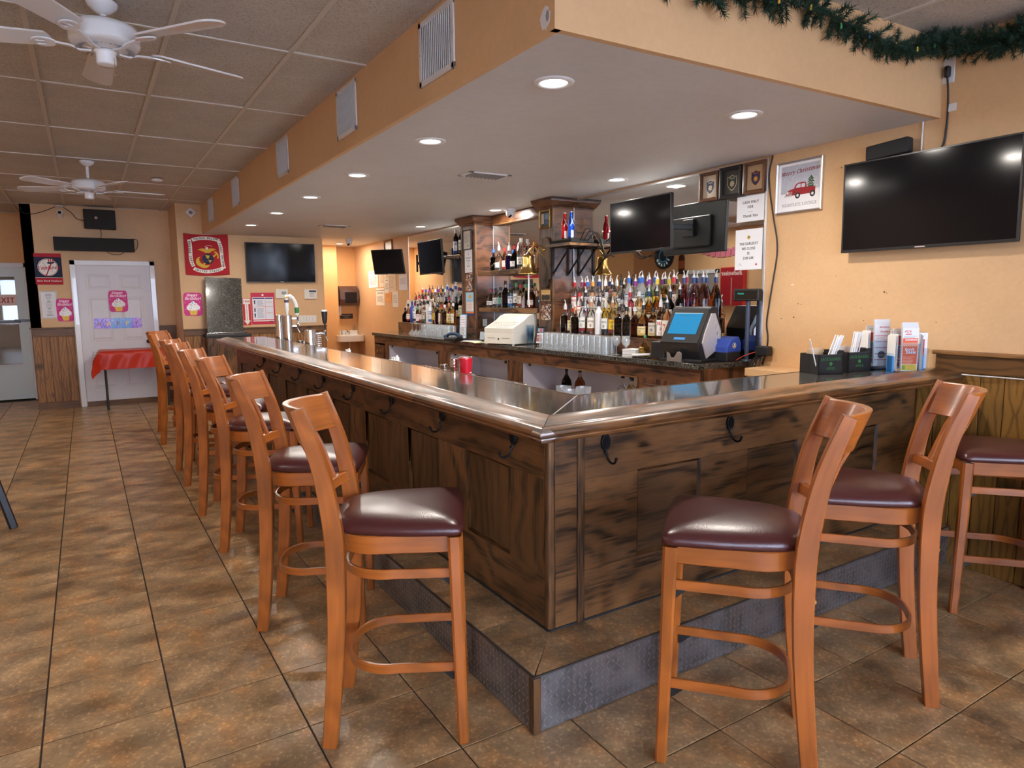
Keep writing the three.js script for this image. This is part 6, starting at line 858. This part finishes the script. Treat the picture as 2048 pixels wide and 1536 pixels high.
{ // raised counter flap by the partition
  const t = thing('counter_flap', 'speckled counter flap standing upright against the far partition', 'counter flap', [1.945, 1.06, -8.24]); const g = ro(bb(-.245, .245, 0, .80, -.017, .017, .003), -.14, 0, -.035); part(t, 'slab', uvm(g, 'y'), M.granite); part(t, 'hinge', [bb(-.26, .30, -.02, 0, -.03, .035), tr(ro(cyl(.01, .01, .5, 0, 0, 0, 12), 0, 0, PI / 2), 0, 0, .03)], M.steel);
  const s = thing('bar_stub', 'short dark counter end below the upright flap', 'counter', [1.95, 0, -8.26]); part(s, 'body', uvm(bb(-.27, .30, 0, 1.0, -.15, .12), 'y'), M.oak); part(s, 'top', bb(-.29, .33, 1.0, 1.038, -.16, .14, .006), M.black);
}
// ---------------------------------------------------------------- ceiling fans, vents, alarms
function fan(label, x, z, drop, phase) {
  const t = thing('ceiling_fan', label, 'ceiling fan', [x, H, z]);
  part(t, 'canopy', lathe([[0, 0], [.062, 0], [.066, -.012], [.058, -.03], [.034, -.05], [.018, -.058], [0, -.058]], 30), M.whiteGloss); part(t, 'downrod', cyl(.0135, .0135, drop, 0, -drop / 2 - .02, 0, 16), M.whiteGloss);
  const y = -drop; part(t, 'motor', lathe([[0, y - .005], [.10, y - .012], [.140, y - .03], [.145, y - .05], [.145, y - .098], [.142, y - .104], [.128, y - .118], [.06, y - .13], [0, y - .13]], 40), M.whiteGloss);
  const slots = []; for (let i = 0; i < 36; i++) { const a = i / 36 * 2 * PI; slots.push(tr(ro(box(.044, .003, .005), 0, 0, -.28), .098, y - .1255, 0).rotateY(a)); } part(t, 'vent_slots', slots, M.grey);
  part(t, 'switch_housing', lathe([[0, y - .13], [.05, y - .13], [.05, y - .14], [.042, y - .145], [.042, y - .185], [.036, y - .196], [0, y - .200]], 28), M.whiteGloss); part(t, 'pull_chain', [cyl(.0012, .0012, .07, .03, y - .20, .03, 6), ball(.004, .03, y - .237, .03, 8, 6)], M.brass);
  for (let i = 0; i < 5; i++) {
    const b = new THREE.Group(); b.name = 'blade'; b.rotation.y = phase + i * 2 * PI / 5; t.add(b);
    const s = new THREE.Shape(); s.moveTo(.23, -.05); s.lineTo(.60, -.068); s.quadraticCurveTo(.665, -.068, .668, -.01); s.quadraticCurveTo(.668, .066, .60, .068); s.lineTo(.23, .052); s.quadraticCurveTo(.20, 0, .23, -.05);
    part(b, 'paddle', tr(ro(ro(extrude(s, .006, .0015), -PI / 2), .20), 0, y - .098, 0), M.whiteGloss);
    const fin = new THREE.Shape(); fin.absellipse(.245, 0, .05, .035, 0, 2 * PI); const h1 = new THREE.Path(); h1.absellipse(.255, .012, .022, .008, 0, 2 * PI); const h2 = new THREE.Path(); h2.absellipse(.255, -.012, .022, .008, 0, 2 * PI); fin.holes.push(h1, h2);
    part(b, 'blade_iron', [bar([[.055, y - .134, 0], [.10, y - .135, 0], [.14, y - .118, 0], [.20, y - .110, 0]], .024, .009), tr(ro(ro(extrude(fin, .005, .001), -PI / 2), .20), 0, y - .112, 0)], M.whiteGloss);
  }
}
fan('white five-blade ceiling fan nearest the camera', .41, -1.45, .085, .35); fan('white five-blade ceiling fan farther back, before the far wall', .36, -5.60, .17, .1);
{
  const mk = (z, label) => { const t = thing('wall_vent', label, 'vent', [1.744, 2.71, z], -PI / 2, 'white return vents on the soffit side'); const W2 = .187, H2 = .152;
    part(t, 'frame', [bb(-W2, W2, H2 - .028, H2, 0, .009, .002), bb(-W2, W2, -H2, -H2 + .028, 0, .009, .002), bb(-W2, -W2 + .028, -H2, H2, 0, .009, .002), bb(W2 - .028, W2, -H2, H2, 0, .009, .002)], M.white); part(t, 'backing', bb(-W2 + .02, W2 - .02, -H2 + .02, H2 - .02, .0005, .001), M.grey);
    for (let i = 0; i < 16; i++) part(t, 'louvre', ro(box(.0025, H2 * 2 - .05, .013), 0, .55).translate(-W2 + .036 + i * .0198, 0, .007), M.white); part(t, 'screw', [-1, 1].map((s) => tr(ro(cyl(.004, .004, .002, 0, 0, 0, 10), PI / 2), s * (W2 - .014), 0, .010)), M.alu); };
  ['nearest the soffit corner', 'second from the soffit corner', 'third from the soffit corner', 'fourth from the soffit corner', 'farthest along, above the red flag'].forEach((w, i) => mk([-.735, -2.04, -3.69, -5.80, -7.53][i], 'white louvred vent on the soffit side, ' + w));
  const diff = (x, z, label) => { const t = thing('ceiling_diffuser', label, 'vent', [x, HS, z]); part(t, 'frame', [bb(-.19, .19, -.008, 0, -.10, -.075, .002), bb(-.19, .19, -.008, 0, .075, .10, .002), bb(-.19, -.15, -.008, 0, -.1, .1, .002), bb(.15, .19, -.008, 0, -.1, .1, .002)], M.white); part(t, 'throat', bb(-.15, .15, -.001, -.0005, -.075, .075), M.blackMatte); for (let i = 0; i < 9; i++) part(t, 'louvre', ro(box(.004, .018, .15), 0, 0, .7).translate(-.13 + i * .0325, -.009, 0), M.grey); };
  diff(2.98, -2.44, 'black slotted air diffuser in the soffit above the bartender side'); diff(3.09, -6.6, 'slotted air diffuser in the soffit before the sink alcove');
  const s = thing('smoke_detector', 'round white smoke detector on the ceiling beyond the fans', 'smoke detector', [1.03, H, -6.4]); part(s, 'base', lathe([[0, 0], [.062, 0], [.062, -.012], [.05, -.03], [.02, -.036], [0, -.036]], 28), M.whiteGloss); part(s, 'ring', tr(ro(torus(.045, .002, 26, 6), PI / 2), 0, -.03, 0), M.grey);
  // crack in the soffit corner: patch of bare plaster
  const c = new THREE.Shape(); for (let i = 0; i < 22; i++) { const a = i / 22 * 2 * PI, r = .8 + .35 * hash(i, 9); c[i ? 'lineTo' : 'moveTo'](cos(a) * .032 * r, sin(a) * .040 * r); } const pt = thing('plaster_patch', 'torn white plaster patch at the soffit corner', 'plaster patch', [1.7448, 2.535, .17], -PI / 2); part(pt, 'plaster', tr(extrude(c, .0015), -.012, 0, 0), M.white); part(pt, 'broken_hole', tr(extrude(c, .001).scale(.32, .5, 1), .005, .002, .0016), M.grey);
}
// ---------------------------------------------------------------- right wall: speaker, outlet, cables, garland
{
  const s = thing('center_speaker', 'black slanted speaker box behind the big television', 'speaker', [wx(.03, .02), 2.35, .03], WALLTURN); part(s, 'cabinet', ro(rbox(.25, .085, .06, .01, 0, 0, .035), -.05, 0, .06), M.blackMatte); part(s, 'bracket', bb(-.02, .02, -.10, .03, -.018, .01), M.black);
  const o = thing('wall_outlet', 'white wall outlet with black plug under the garland', 'outlet', [wx(.305, .001), 2.72, .305], WALLTURN); part(o, 'plate', rbox(.07, .135, .007, .003, 0, 0, .0045), M.whiteGloss); part(o, 'plug', [rbox(.028, .06, .034, .01, .008, -.012, .026), tube([[.01, -.03, .03], [.014, -.10, .02], [.014, -.20, .008], [.012, -.30, .007], [-.005, -.40, .007], [-.06, -.445, .02], [-.14, -.47, .03], [-.23, -.48, .03]], .0055, 50, 8)], M.black); part(o, 'cord_tag', box(.05, .04, .001, .035, -.20, .010), M.paper);
  single('white_cable', 'thin white cable hanging from the soffit behind the television', 'cable', tube([[0, 0, 0], [.0, -.10, .0], [.002, -.16, 0]], .005, 14), M.whiteGloss, [wx(.19, .008), 2.478, .19]);
  const w = (px) => px; const pts = [[-.815, 2.475], [-.84, 2.36], [-.83, 2.25], [-.79, 2.05], [-.755, 1.90], [-.75, 1.80], [-.775, 1.62], [-.80, 1.45], [-.815, 1.32], [-.80, 1.22], [-.81, 1.12], [-.84, 1.03]];
  single('hanging_cable', 'long wavy dark cable hanging down the right wall beside the mirror', 'cable', tube(pts.map(([z, y]) => [wx(z, .007) - wx(-.8, .007), y - 1.5, z + .8]), .0055, 120, 8), mat(lin(.03, .02, .015), .5), [wx(-.8, .007), 1.5, -.8]);
  const a = thing('power_adapter', 'black power adapter with tangled cords at the counter end', 'adapter', [wx(-.80, .01), 1.13, -.80], WALLTURN); part(a, 'block', rbox(.11, .07, .06, .012, 0, 0, .035), M.black); const g = []; for (let i = 0; i < 9; i++) { const k = (j) => (hash(i, j, 5) - .5); g.push(tube([[-.03 + k(1) * .05, -.03, .03], [-.06 + k(2) * .08, -.09 + k(3) * .03, .05], [-.02 + k(4) * .12, -.15 + k(5) * .05, .06], [.01 + k(6) * .1, -.20 + k(7) * .04, .05], [k(8) * .1, -.13 + k(9) * .05, .06]], .0035, 30, 6)); } part(a, 'cords', g, M.black); part(a, 'red_cord', tube([[-.06, -.01, .05], [-.14, -.05, .10], [-.20, -.12, .16], [-.22, -.20, .2]], .003, 30, 6), mat(lin(.65, .06, .02), .4)); part(a, 'white_tie', tube([[-.04, -.17, .07], [.0, -.18, .075], [.03, -.165, .07]], .003, 14, 6), M.paper);
  const sh = thing('wall_ledge', 'cream painted ledge with steel pull behind the short arm of the bar', 'ledge', [wx(-.42, .001), .97, -.42], WALLTURN); part(sh, 'box', bb(-.36, .34, 0, .055, 0, .26, .004), M.orange); part(sh, 'pull', tube([[-.05, .03, .262], [-.03, .036, .28], [.03, .036, .28], [.05, .03, .262]], .005, 20), M.chrome); part(sh, 'bracket', [bb(-.3, -.28, -.16, 0, 0, .02), bb(.26, .28, -.16, 0, 0, .02)], M.orange);
}
{ // Christmas garland
  const t = thing('christmas_garland', 'green artificial pine garland with small lights along the soffit top', 'garland', [3.4, 2.78, .30]);
  const P = [[2.30, 2.74, .27], [2.52, 2.735, .275], [2.72, 2.80, .28], [2.90, 2.80, .285], [3.15, 2.80, .29], [3.38, 2.785, .295], [3.63, 2.765, .30], [3.85, 2.77, .305], [4.02, 2.80, .31], [4.16, 2.83, .33], [4.24, 2.81, .42], [4.25, 2.775, .52], [4.245, 2.765, .62], [4.24, 2.78, .72], [4.235, 2.80, .85], [4.23, 2.78, 1.1]].map(([x, y, z]) => V3(x - 3.4, y - 2.78, z - .30));
  const c = new THREE.CatmullRomCurve3(P); part(t, 'stem', flat(new THREE.TubeGeometry(c, 120, .006, 6)), mat(lin(.02, .05, .025), .8));
  const need = (() => { const g = new THREE.ConeGeometry(.0022, .042, 3, 1); g.translate(0, .018, 0); return g; })();
  const N = 20000, im = new THREE.InstancedMesh(need, mat(lin(.018, .060, .036), .7), N), m = new THREE.Matrix4(), q = new THREE.Quaternion(), up = V3(0, 1, 0), col = new THREE.Color();
  const nT = 300, tips = []; for (let i = 0; i < nT; i++) { const u = i / nT, p = c.getPoint(u), tg = c.getTangent(u); let d = V3(rr(-1, 1), rr(-1.25, .75), rr(-1, 1)).normalize(); d.addScaledVector(tg, -d.dot(tg) * .5).normalize(); if (p.z + .30 + d.z * .06 < .245) d.z = abs(d.z); if (p.x + 3.4 > 4.1 && d.x > 0) d.x *= -1; tips.push([p, d, rr(.055, .105)]); }
  for (let i = 0; i < N; i++) { const [p, d, L] = tips[floor(rnd() * nT)], s = rnd() * L, side = V3(rr(-1, 1), rr(-1, 1), rr(-1, 1)).normalize(), dir = d.clone().multiplyScalar(.75).addScaledVector(side, .75).normalize(); q.setFromUnitVectors(up, dir); m.compose(p.clone().addScaledVector(d, s), q, V3(1, rr(.7, 1.1), 1)); im.setMatrixAt(i, m); const k = rr(.6, 1.3); im.setColorAt(i, col.setRGB(k, k, k)); }
  im.name = 'needles'; im.userData.kind = 'stuff'; im.castShadow = true; t.add(im);
  const bm = [mat(lin(.05, .2, .7), .3), mat(lin(.9, .45, .05), .3), mat(lin(.85, .6, .06), .3), mat(lin(.05, .35, .12), .3)]; for (let i = 0; i < 14; i++) { const p = c.getPoint(.12 + i * .062); part(t, 'light_bulb', lathe([[0, -.014], [.005, -.010], [.0055, -.002], [.004, .004], [.004, .010], [0, .010]], 10).translate(p.x, p.y - rr(.015, .05), p.z + .035), bm[i % 4]); }
}
// ---------------------------------------------------------------- far end: table, exit door, alcove
{
  const t = thing('folding_table', 'folding table under the red cloth before the white door', 'table', [.80, 0, -8.98]); part(t, 'tabletop', rbox(.86, .03, .50, .01, 0, .815, 0), M.grey); for (const [x, z] of [[-.38, .2], [.38, .2], [-.38, -.2], [.38, -.2]]) part(t, 'leg', [cyl(.013, .013, .80, x, .40, z, 12), cyl(.016, .014, .02, x, .01, z, 12)], mat(lin(.02, .03, .028), .5)); part(t, 'brace', [bar([[-.38, .25, -.2], [-.38, .25, .2]], .014, .014), bar([[.38, .25, -.2], [.38, .25, .2]], .014, .014)], M.black);
  // tablecloth: draped sheet with folds
  const nx = 48, nz = 44, Pp = []; const f = (u, v) => { let x = (u - .5) * 1.30, z = (v - .5) * 1.04, y = .838, ox = max(0, abs(x) - .435), oz = max(0, abs(z) - .255), d = Math.hypot(ox, oz); if (d > 0) { const sx = Math.sign(x), sz = Math.sign(z), corner = min(ox, oz) / (max(ox, oz) + 1e-4); const drop = ox + oz - .35 * min(ox, oz); y = .834 - drop * .96; const fold = .012 * sin(x * 26 + z * 9) * min(1, d * 7); x = clamp(x, -.435, .435) + sx * (min(ox, .02) + fold * (ox > 0 ? 1 : .3) + (corner > .3 ? .10 * corner * min(1, d * 4) : 0)); z = clamp(z, -.255, .255) + sz * (min(oz, .02) + fold * (oz > 0 ? 1 : .3) + (corner > .3 ? .05 * corner : 0)); } else y = .8365 + .0015 * sin(x * 30) * sin(z * 23); return [x, y, z]; };
  for (let i = 0; i < nx; i++) for (let j = 0; j < nz; j++) { const a = f(i / nx, j / nz), b = f((i + 1) / nx, j / nz), c = f(i / nx, (j + 1) / nz), d = f((i + 1) / nx, (j + 1) / nz); Pp.push(...a, ...c, ...b, ...b, ...c, ...d); }
  const g = new THREE.BufferGeometry(); g.setAttribute('position', new THREE.BufferAttribute(new Float32Array(Pp), 3)); g.computeVertexNormals(); single('tablecloth', 'red plastic tablecloth draped over the folding table', 'tablecloth', crease(flat(g), .9), M.redCloth, [.80, 0, -8.98]);
}
{ // exit door in the hall
  const Z = -10.72, d = struct('door_2', [bb(-1.50, -1.30, .02, 2.06, Z - .05, Z - .01), bb(-.65, -.525, .02, 2.06, Z - .05, Z - .01), bb(-1.30, -.65, .02, .55, Z - .05, Z - .01), bb(-1.30, -.65, 1.92, 2.06, Z - .05, Z - .01), bb(-1.30, -.65, 1.20, 1.26, Z - .045, Z - .015)], mat(lin(.62, .68, .66), .4));
  part(d, 'door_casing', [bb(-1.56, -1.50, 0, 2.13, Z - .06, Z + .02, .004), bb(-.525, -.465, 0, 2.13, Z - .06, Z + .02, .004), bb(-1.56, -.465, 2.06, 2.13, Z - .06, Z + .02, .004)], M.white); part(d, 'pane', bb(-1.30, -.65, 1.26, 1.92, Z - .033, Z - .027), M.pane); part(d, 'pane', bb(-1.30, -.65, .55, 1.20, Z - .033, Z - .027), M.pane); part(d, 'push_bar', [bb(-.70, -.50, 1.235, 1.262, Z, Z + .04, .004), bb(-1.30, -.62, 1.22, 1.245, Z - .01, Z + .012, .003)], M.blackSatin); part(d, 'rail_strip', [bb(-1.30, -.60, .545, .57, Z - .012, Z, .002)], M.white);
  struct('wall_vestibule', [bb(-1.7, -.3, -.02, 2.3, -11.75, -11.68), bb(-1.75, -1.68, -.02, 2.3, -11.7, -10.9), bb(-.36, -.30, -.02, 2.3, -11.7, -10.9), bb(-1.75, -.3, 2.25, 2.3, -11.75, -10.9)], mat(lin(.60, .44, .34), .6)); struct('floor_vestibule', bb(-1.75, -.3, -.10, -.005, -11.75, -10.85), mat(lin(.28, .20, .13), .5));
  T.exit = canvas(256, 140, (g) => { g.fillStyle = '#e9cfc0'; g.fillRect(0, 0, 256, 140); g.fillStyle = '#b8342c'; g.font = 'bold 92px sans-serif'; g.textAlign = 'center'; g.fillText('EXIT', 128, 104); }); card('exit_sign', 'red lettered EXIT sign on the glass of the hall door', 'sign', .30, .17, [-.79, 1.565, Z - .026], 0, T.exit);
}
{ // sink alcove
  const s = thing('hand_sink', 'cream wall sink in the alcove under the paper towel dispenser', 'sink', [4.31, .0, -9.83]);
  const o = new THREE.Shape(); o.moveTo(-.24, -.24); o.lineTo(.24, -.24); o.lineTo(.24, .12); o.quadraticCurveTo(.22, .23, .10, .235); o.lineTo(-.10, .235); o.quadraticCurveTo(-.22, .23, -.24, .12); o.closePath(); const inn = new THREE.Path(); inn.absellipse(0, .03, .18, .15, 0, 2 * PI); o.holes.push(inn);
  part(s, 'basin', [tr(ro(extrude(o, .10, .008), PI / 2), 0, .87, 0), lathe([[.18, .10], [.165, .04], [.10, .0], [.02, -.01], [.02, -.02], [.11, -.015], [.185, .04], [.19, .10]], 30).scale(1, 1, .84).translate(0, .765, .03), bb(-.24, .24, .86, .95, -.24, -.20, .01)], M.porcelain);
  part(s, 'drain_pipe', [cyl(.018, .018, .25, 0, .64, .02, 14), tube([[0, .52, .02], [.0, .46, .0], [0, .48, -.1], [0, .5, -.24]], .018, 20, 10)], M.steel); part(s, 'faucet', [cyl(.012, .015, .05, -.07, .895, -.19, 12), cyl(.012, .015, .05, .07, .895, -.19, 12), tube([[0, .88, -.19], [0, .95, -.18], [0, .96, -.12], [0, .93, -.06]], .010, 20, 10), ball(.02, -.07, .93, -.19), ball(.02, .07, .93, -.19)], M.chrome);
  const p = thing('towel_dispenser', 'smoky brown paper towel dispenser on the alcove wall', 'dispenser', [4.36, 1.575, -10.075]); part(p, 'cover', [tr(ro(extrude([[0, -.17], [.19, -.15], [.225, -.05], [.20, .12], [.12, .175], [0, .175]], .34, .015), 0, -PI / 2, 0), .17, 0, 0)], M.smoke); part(p, 'window', rbox(.22, .20, .01, .004, .02, -.02, .236), M.screen);
  T.wash = canvas(200, 80, (g) => { g.fillStyle = '#2a211c'; g.fillRect(0, 0, 200, 80); g.fillStyle = '#b9a58c'; g.font = 'bold 24px sans-serif'; g.textAlign = 'center'; g.fillText('HAND WASH', 100, 36); g.fillText('ONLY', 100, 64); }); card('hand_wash_sign', 'dark HAND WASH ONLY plate between the dispenser and the sink', 'sign', .245, .09, [4.36, 1.212, -10.078], 0, T.wash); card('paper_note', 'white paper note hanging left below the towel dispenser', 'note', .10, .20, [4.215, 1.33, -10.077], 0, notice([], 7, '#efeae0', '#99a')); single('soap_bottle', 'small clear soap bottle on the sink edge', 'bottle', lathe([[0, 0], [.03, 0], [.032, .01], [.03, .07], [.012, .085], [.01, .11], [0, .112]], 18), M.acrylic, [4.49, .951, -10.04]);
}
// ---------------------------------------------------------------- edges of the frame and the far left side of the room (seen in the mirrors)
{
  const t = thing('metal_stool', 'black metal stool leg with bronze foot ring at the left edge', 'stool', [-.62, 0, -3.45], .3);
  const L = [[.24, .24], [-.24, .24], [.24, -.24], [-.24, -.24]]; for (const [x, z] of L) part(t, 'leg', bar([[x * 1.12, 0, z * 1.12], [x * .55, .74, z * .55]], .05, .05, [0, 0, 1]), M.blackSatin); part(t, 'foot_ring', tr(ro(torus(.265, .011, 40, 10), PI / 2), 0, .27, 0), mat(lin(.18, .14, .10), .35, { metalness: .8 })); part(t, 'seat', lathe([[0, .74], [.17, .74], [.185, .75], [.19, .775], [.17, .80], [.08, .808], [0, .81]], 30), M.black);
  const c = thing('metal_chair', 'black chair back with chrome corner cap at the right edge', 'chair', [3.62, 0, 1.42], -2.4); for (const s of [-1, 1]) { part(c, 'leg', bar([[s * .2, 0, .2], [s * .2, .45, .19]], .025, .025, [0, 0, 1]), M.blackSatin); part(c, 'leg', bar([[s * .2, 0, -.22], [s * .2, .45, -.19], [s * .2, .62, -.23]], .025, .025, [0, 0, 1]), M.blackSatin); part(c, 'cap', ball(.018, s * .2, .625, -.231, 14, 10), M.chrome); } part(c, 'seat', rbox(.42, .05, .42, .02, 0, .46, 0), M.vinyl); part(c, 'backrest', rbox(.40, .14, .03, .012, 0, .54, -.215), M.blackSatin);
  const TURN = PI / 2, at = (y, z) => [XL + .002, y, z];
  T.bud = canvas(256, 300, (g) => { g.fillStyle = '#9c1420'; g.fillRect(0, 0, 256, 300); g.fillStyle = '#f0e6e0'; g.font = 'italic bold 44px serif'; g.textAlign = 'center'; g.fillText('Budweiser', 128, 60); g.fillRect(126, 80, 4, 220); });
  const r = thing('dart_cabinet', 'red dartboard cabinet on the far left wall, reflected in the mirror', 'cabinet', at(1.71, -7.5), TURN); part(r, 'case', rbox(.62, .78, .09, .008, 0, 0, .046), M.red); part(r, 'doors', box(.60, .76, .004, 0, 0, .093), print(T.bud));
  const d = struct('door_3', bb(XL, XL + .03, .02, 2.0, -8.82, -8.0), M.grey); part(d, 'door_casing', [bb(XL, XL + .05, 0, 2.08, -8.9, -8.82), bb(XL, XL + .05, 0, 2.08, -8.0, -7.92), bb(XL, XL + .05, 2.0, 2.08, -8.9, -7.92)], M.white);
  T.island = canvas(256, 256, (g) => { g.fillStyle = '#15181c'; g.beginPath(); g.arc(128, 128, 126, 0, 7); g.fill(); g.fillStyle = '#dff2f4'; g.font = 'bold 40px sans-serif'; g.textAlign = 'center'; const s = 'ISLAND'; for (let i = 0; i < 6; i++) { const a = PI + .65 - (i + .5) / 6 * (PI - .0) + -.0; g.save(); const b = PI * .85 - i * PI * .14; g.translate(128 + cos(b) * 92, 128 + sin(b) * 92); g.rotate(b - PI / 2); g.fillText(s[i], 0, 14); g.restore(); } g.strokeStyle = '#2f7f9a'; g.lineWidth = 8; g.beginPath(); g.arc(128, 128, 60, 0, 7); g.stroke(); });
  const s = thing('round_sign', 'round dark neon style sign on the far left wall, seen in the mirror', 'sign', at(2.44, -9.6), TURN); part(s, 'case', tr(ro(cyl(.30, .30, .06, 0, 0, 0, 40), PI / 2), 0, 0, .032), M.black); part(s, 'face', tr(flat(new THREE.CircleGeometry(.285, 40)), 0, 0, .0635), mat(0x222222, .4, { map: T.island, emissive: 0xffffff, emissiveMap: T.island, emissiveIntensity: .5 }));
  const bs = new THREE.Shape(); bs.moveTo(-.09, -.27); bs.lineTo(.09, -.27); bs.lineTo(.09, .05); bs.quadraticCurveTo(.085, .12, .035, .17); bs.lineTo(.03, .27); bs.lineTo(-.03, .27); bs.lineTo(-.035, .17); bs.quadraticCurveTo(-.085, .12, -.09, .05); const bsn = thing('bottle_sign', 'dark bottle shaped tin sign on the far left wall, seen in the mirror', 'sign', at(2.29, -9.05), TURN); part(bsn, 'tin', extrude(bs, .012, .002), mat(lin(.05, .015, .01), .35)); part(bsn, 'band', bb(-.085, .085, -.16, .02, .014, .016), mat(lin(.30, .08, .03), .4));
  const ne = thing('exit_light', 'pink lit sign box on the far left wall, seen in the mirror', 'sign', at(2.60, -8.32), TURN); part(ne, 'case', rbox(.32, .2, .05, .006, 0, 0, .026), M.white); part(ne, 'lit_face', bb(-.11, .11, -.06, .06, .052, .054), mat(lin(.8, .1, .3), .4, { emissive: lin(1, .1, .35), emissiveIntensity: .9 }));
  const ban = thing('letter_banner', 'pink birthday letter banner sagging on the far left wall', 'banner', [XL + .02, 2.5, -7.8], TURN); for (let i = 0; i < 9; i++) { const x = -.55 + i * .14, y = -.9 * pow(x / .6, 2) * -.12 - .1; const sh = [[-.055, -.08], [.055, -.08], [.055, .08], [-.055, .08]]; part(ban, 'letter_card', tr(extrude(sh, .002), x, y, .004), mat(lin(.62, .16, .26), .6)); } part(ban, 'string', tube([[-.6, .02, .003], [0, -.03, .003], [.6, .02, .003]], .003, 20), M.paper);
  // wainscot along the left wall
  const lw = thing('wainscot', 'pine wainscot along the left wall out of frame', 'wainscot', [XL, 0, 0], TURN); for (let i = 0; i < 60; i++) part(lw, 'plank', uvm(bb(-4.8 + i * .2, -4.605 + i * .2, 0, 1.05, 0, .018, .004), 'y', 1, 1, i * .3), M.pineFar); part(lw, 'cap', bb(-4.9, 7.3, 1.05, 1.10, 0, .04, .004), M.pineCap);
}
// fluorescent troffers in the lay-in ceiling over the tables at the left side of the room
for (const [z, w] of [[-.4, 'nearest the storefront windows'], [-4.2, 'in the middle of the room'], [-7.6, 'nearest the hall']]) {
  const t = thing('ceiling_troffer', 'flat lit ceiling panel at the left side, ' + w, 'ceiling light', [-1.7, H - .004, z], 0, 'lit ceiling panels over the left side');
  part(t, 'frame', [bb(-.30, .30, -.012, 0, -.61, -.58), bb(-.30, .30, -.012, 0, .58, .61), bb(-.30, -.27, -.012, 0, -.58, .58), bb(.27, .30, -.012, 0, -.58, .58)], M.white);
  part(t, 'diffuser', bb(-.27, .27, -.008, -.002, -.58, .58), mat(lin(.9, .9, .9), .5, { emissive: lin(1, .97, .92), emissiveIntensity: 2.2 }));
  const a = new THREE.RectAreaLight(lin(1, .95, .88), 7, .52, 1.14); a.name = 'ceiling_troffer_glow'; a.position.set(0, -.014, 0); a.rotation.x = -PI / 2; t.add(a);
}
renderer.render(scene, camera);
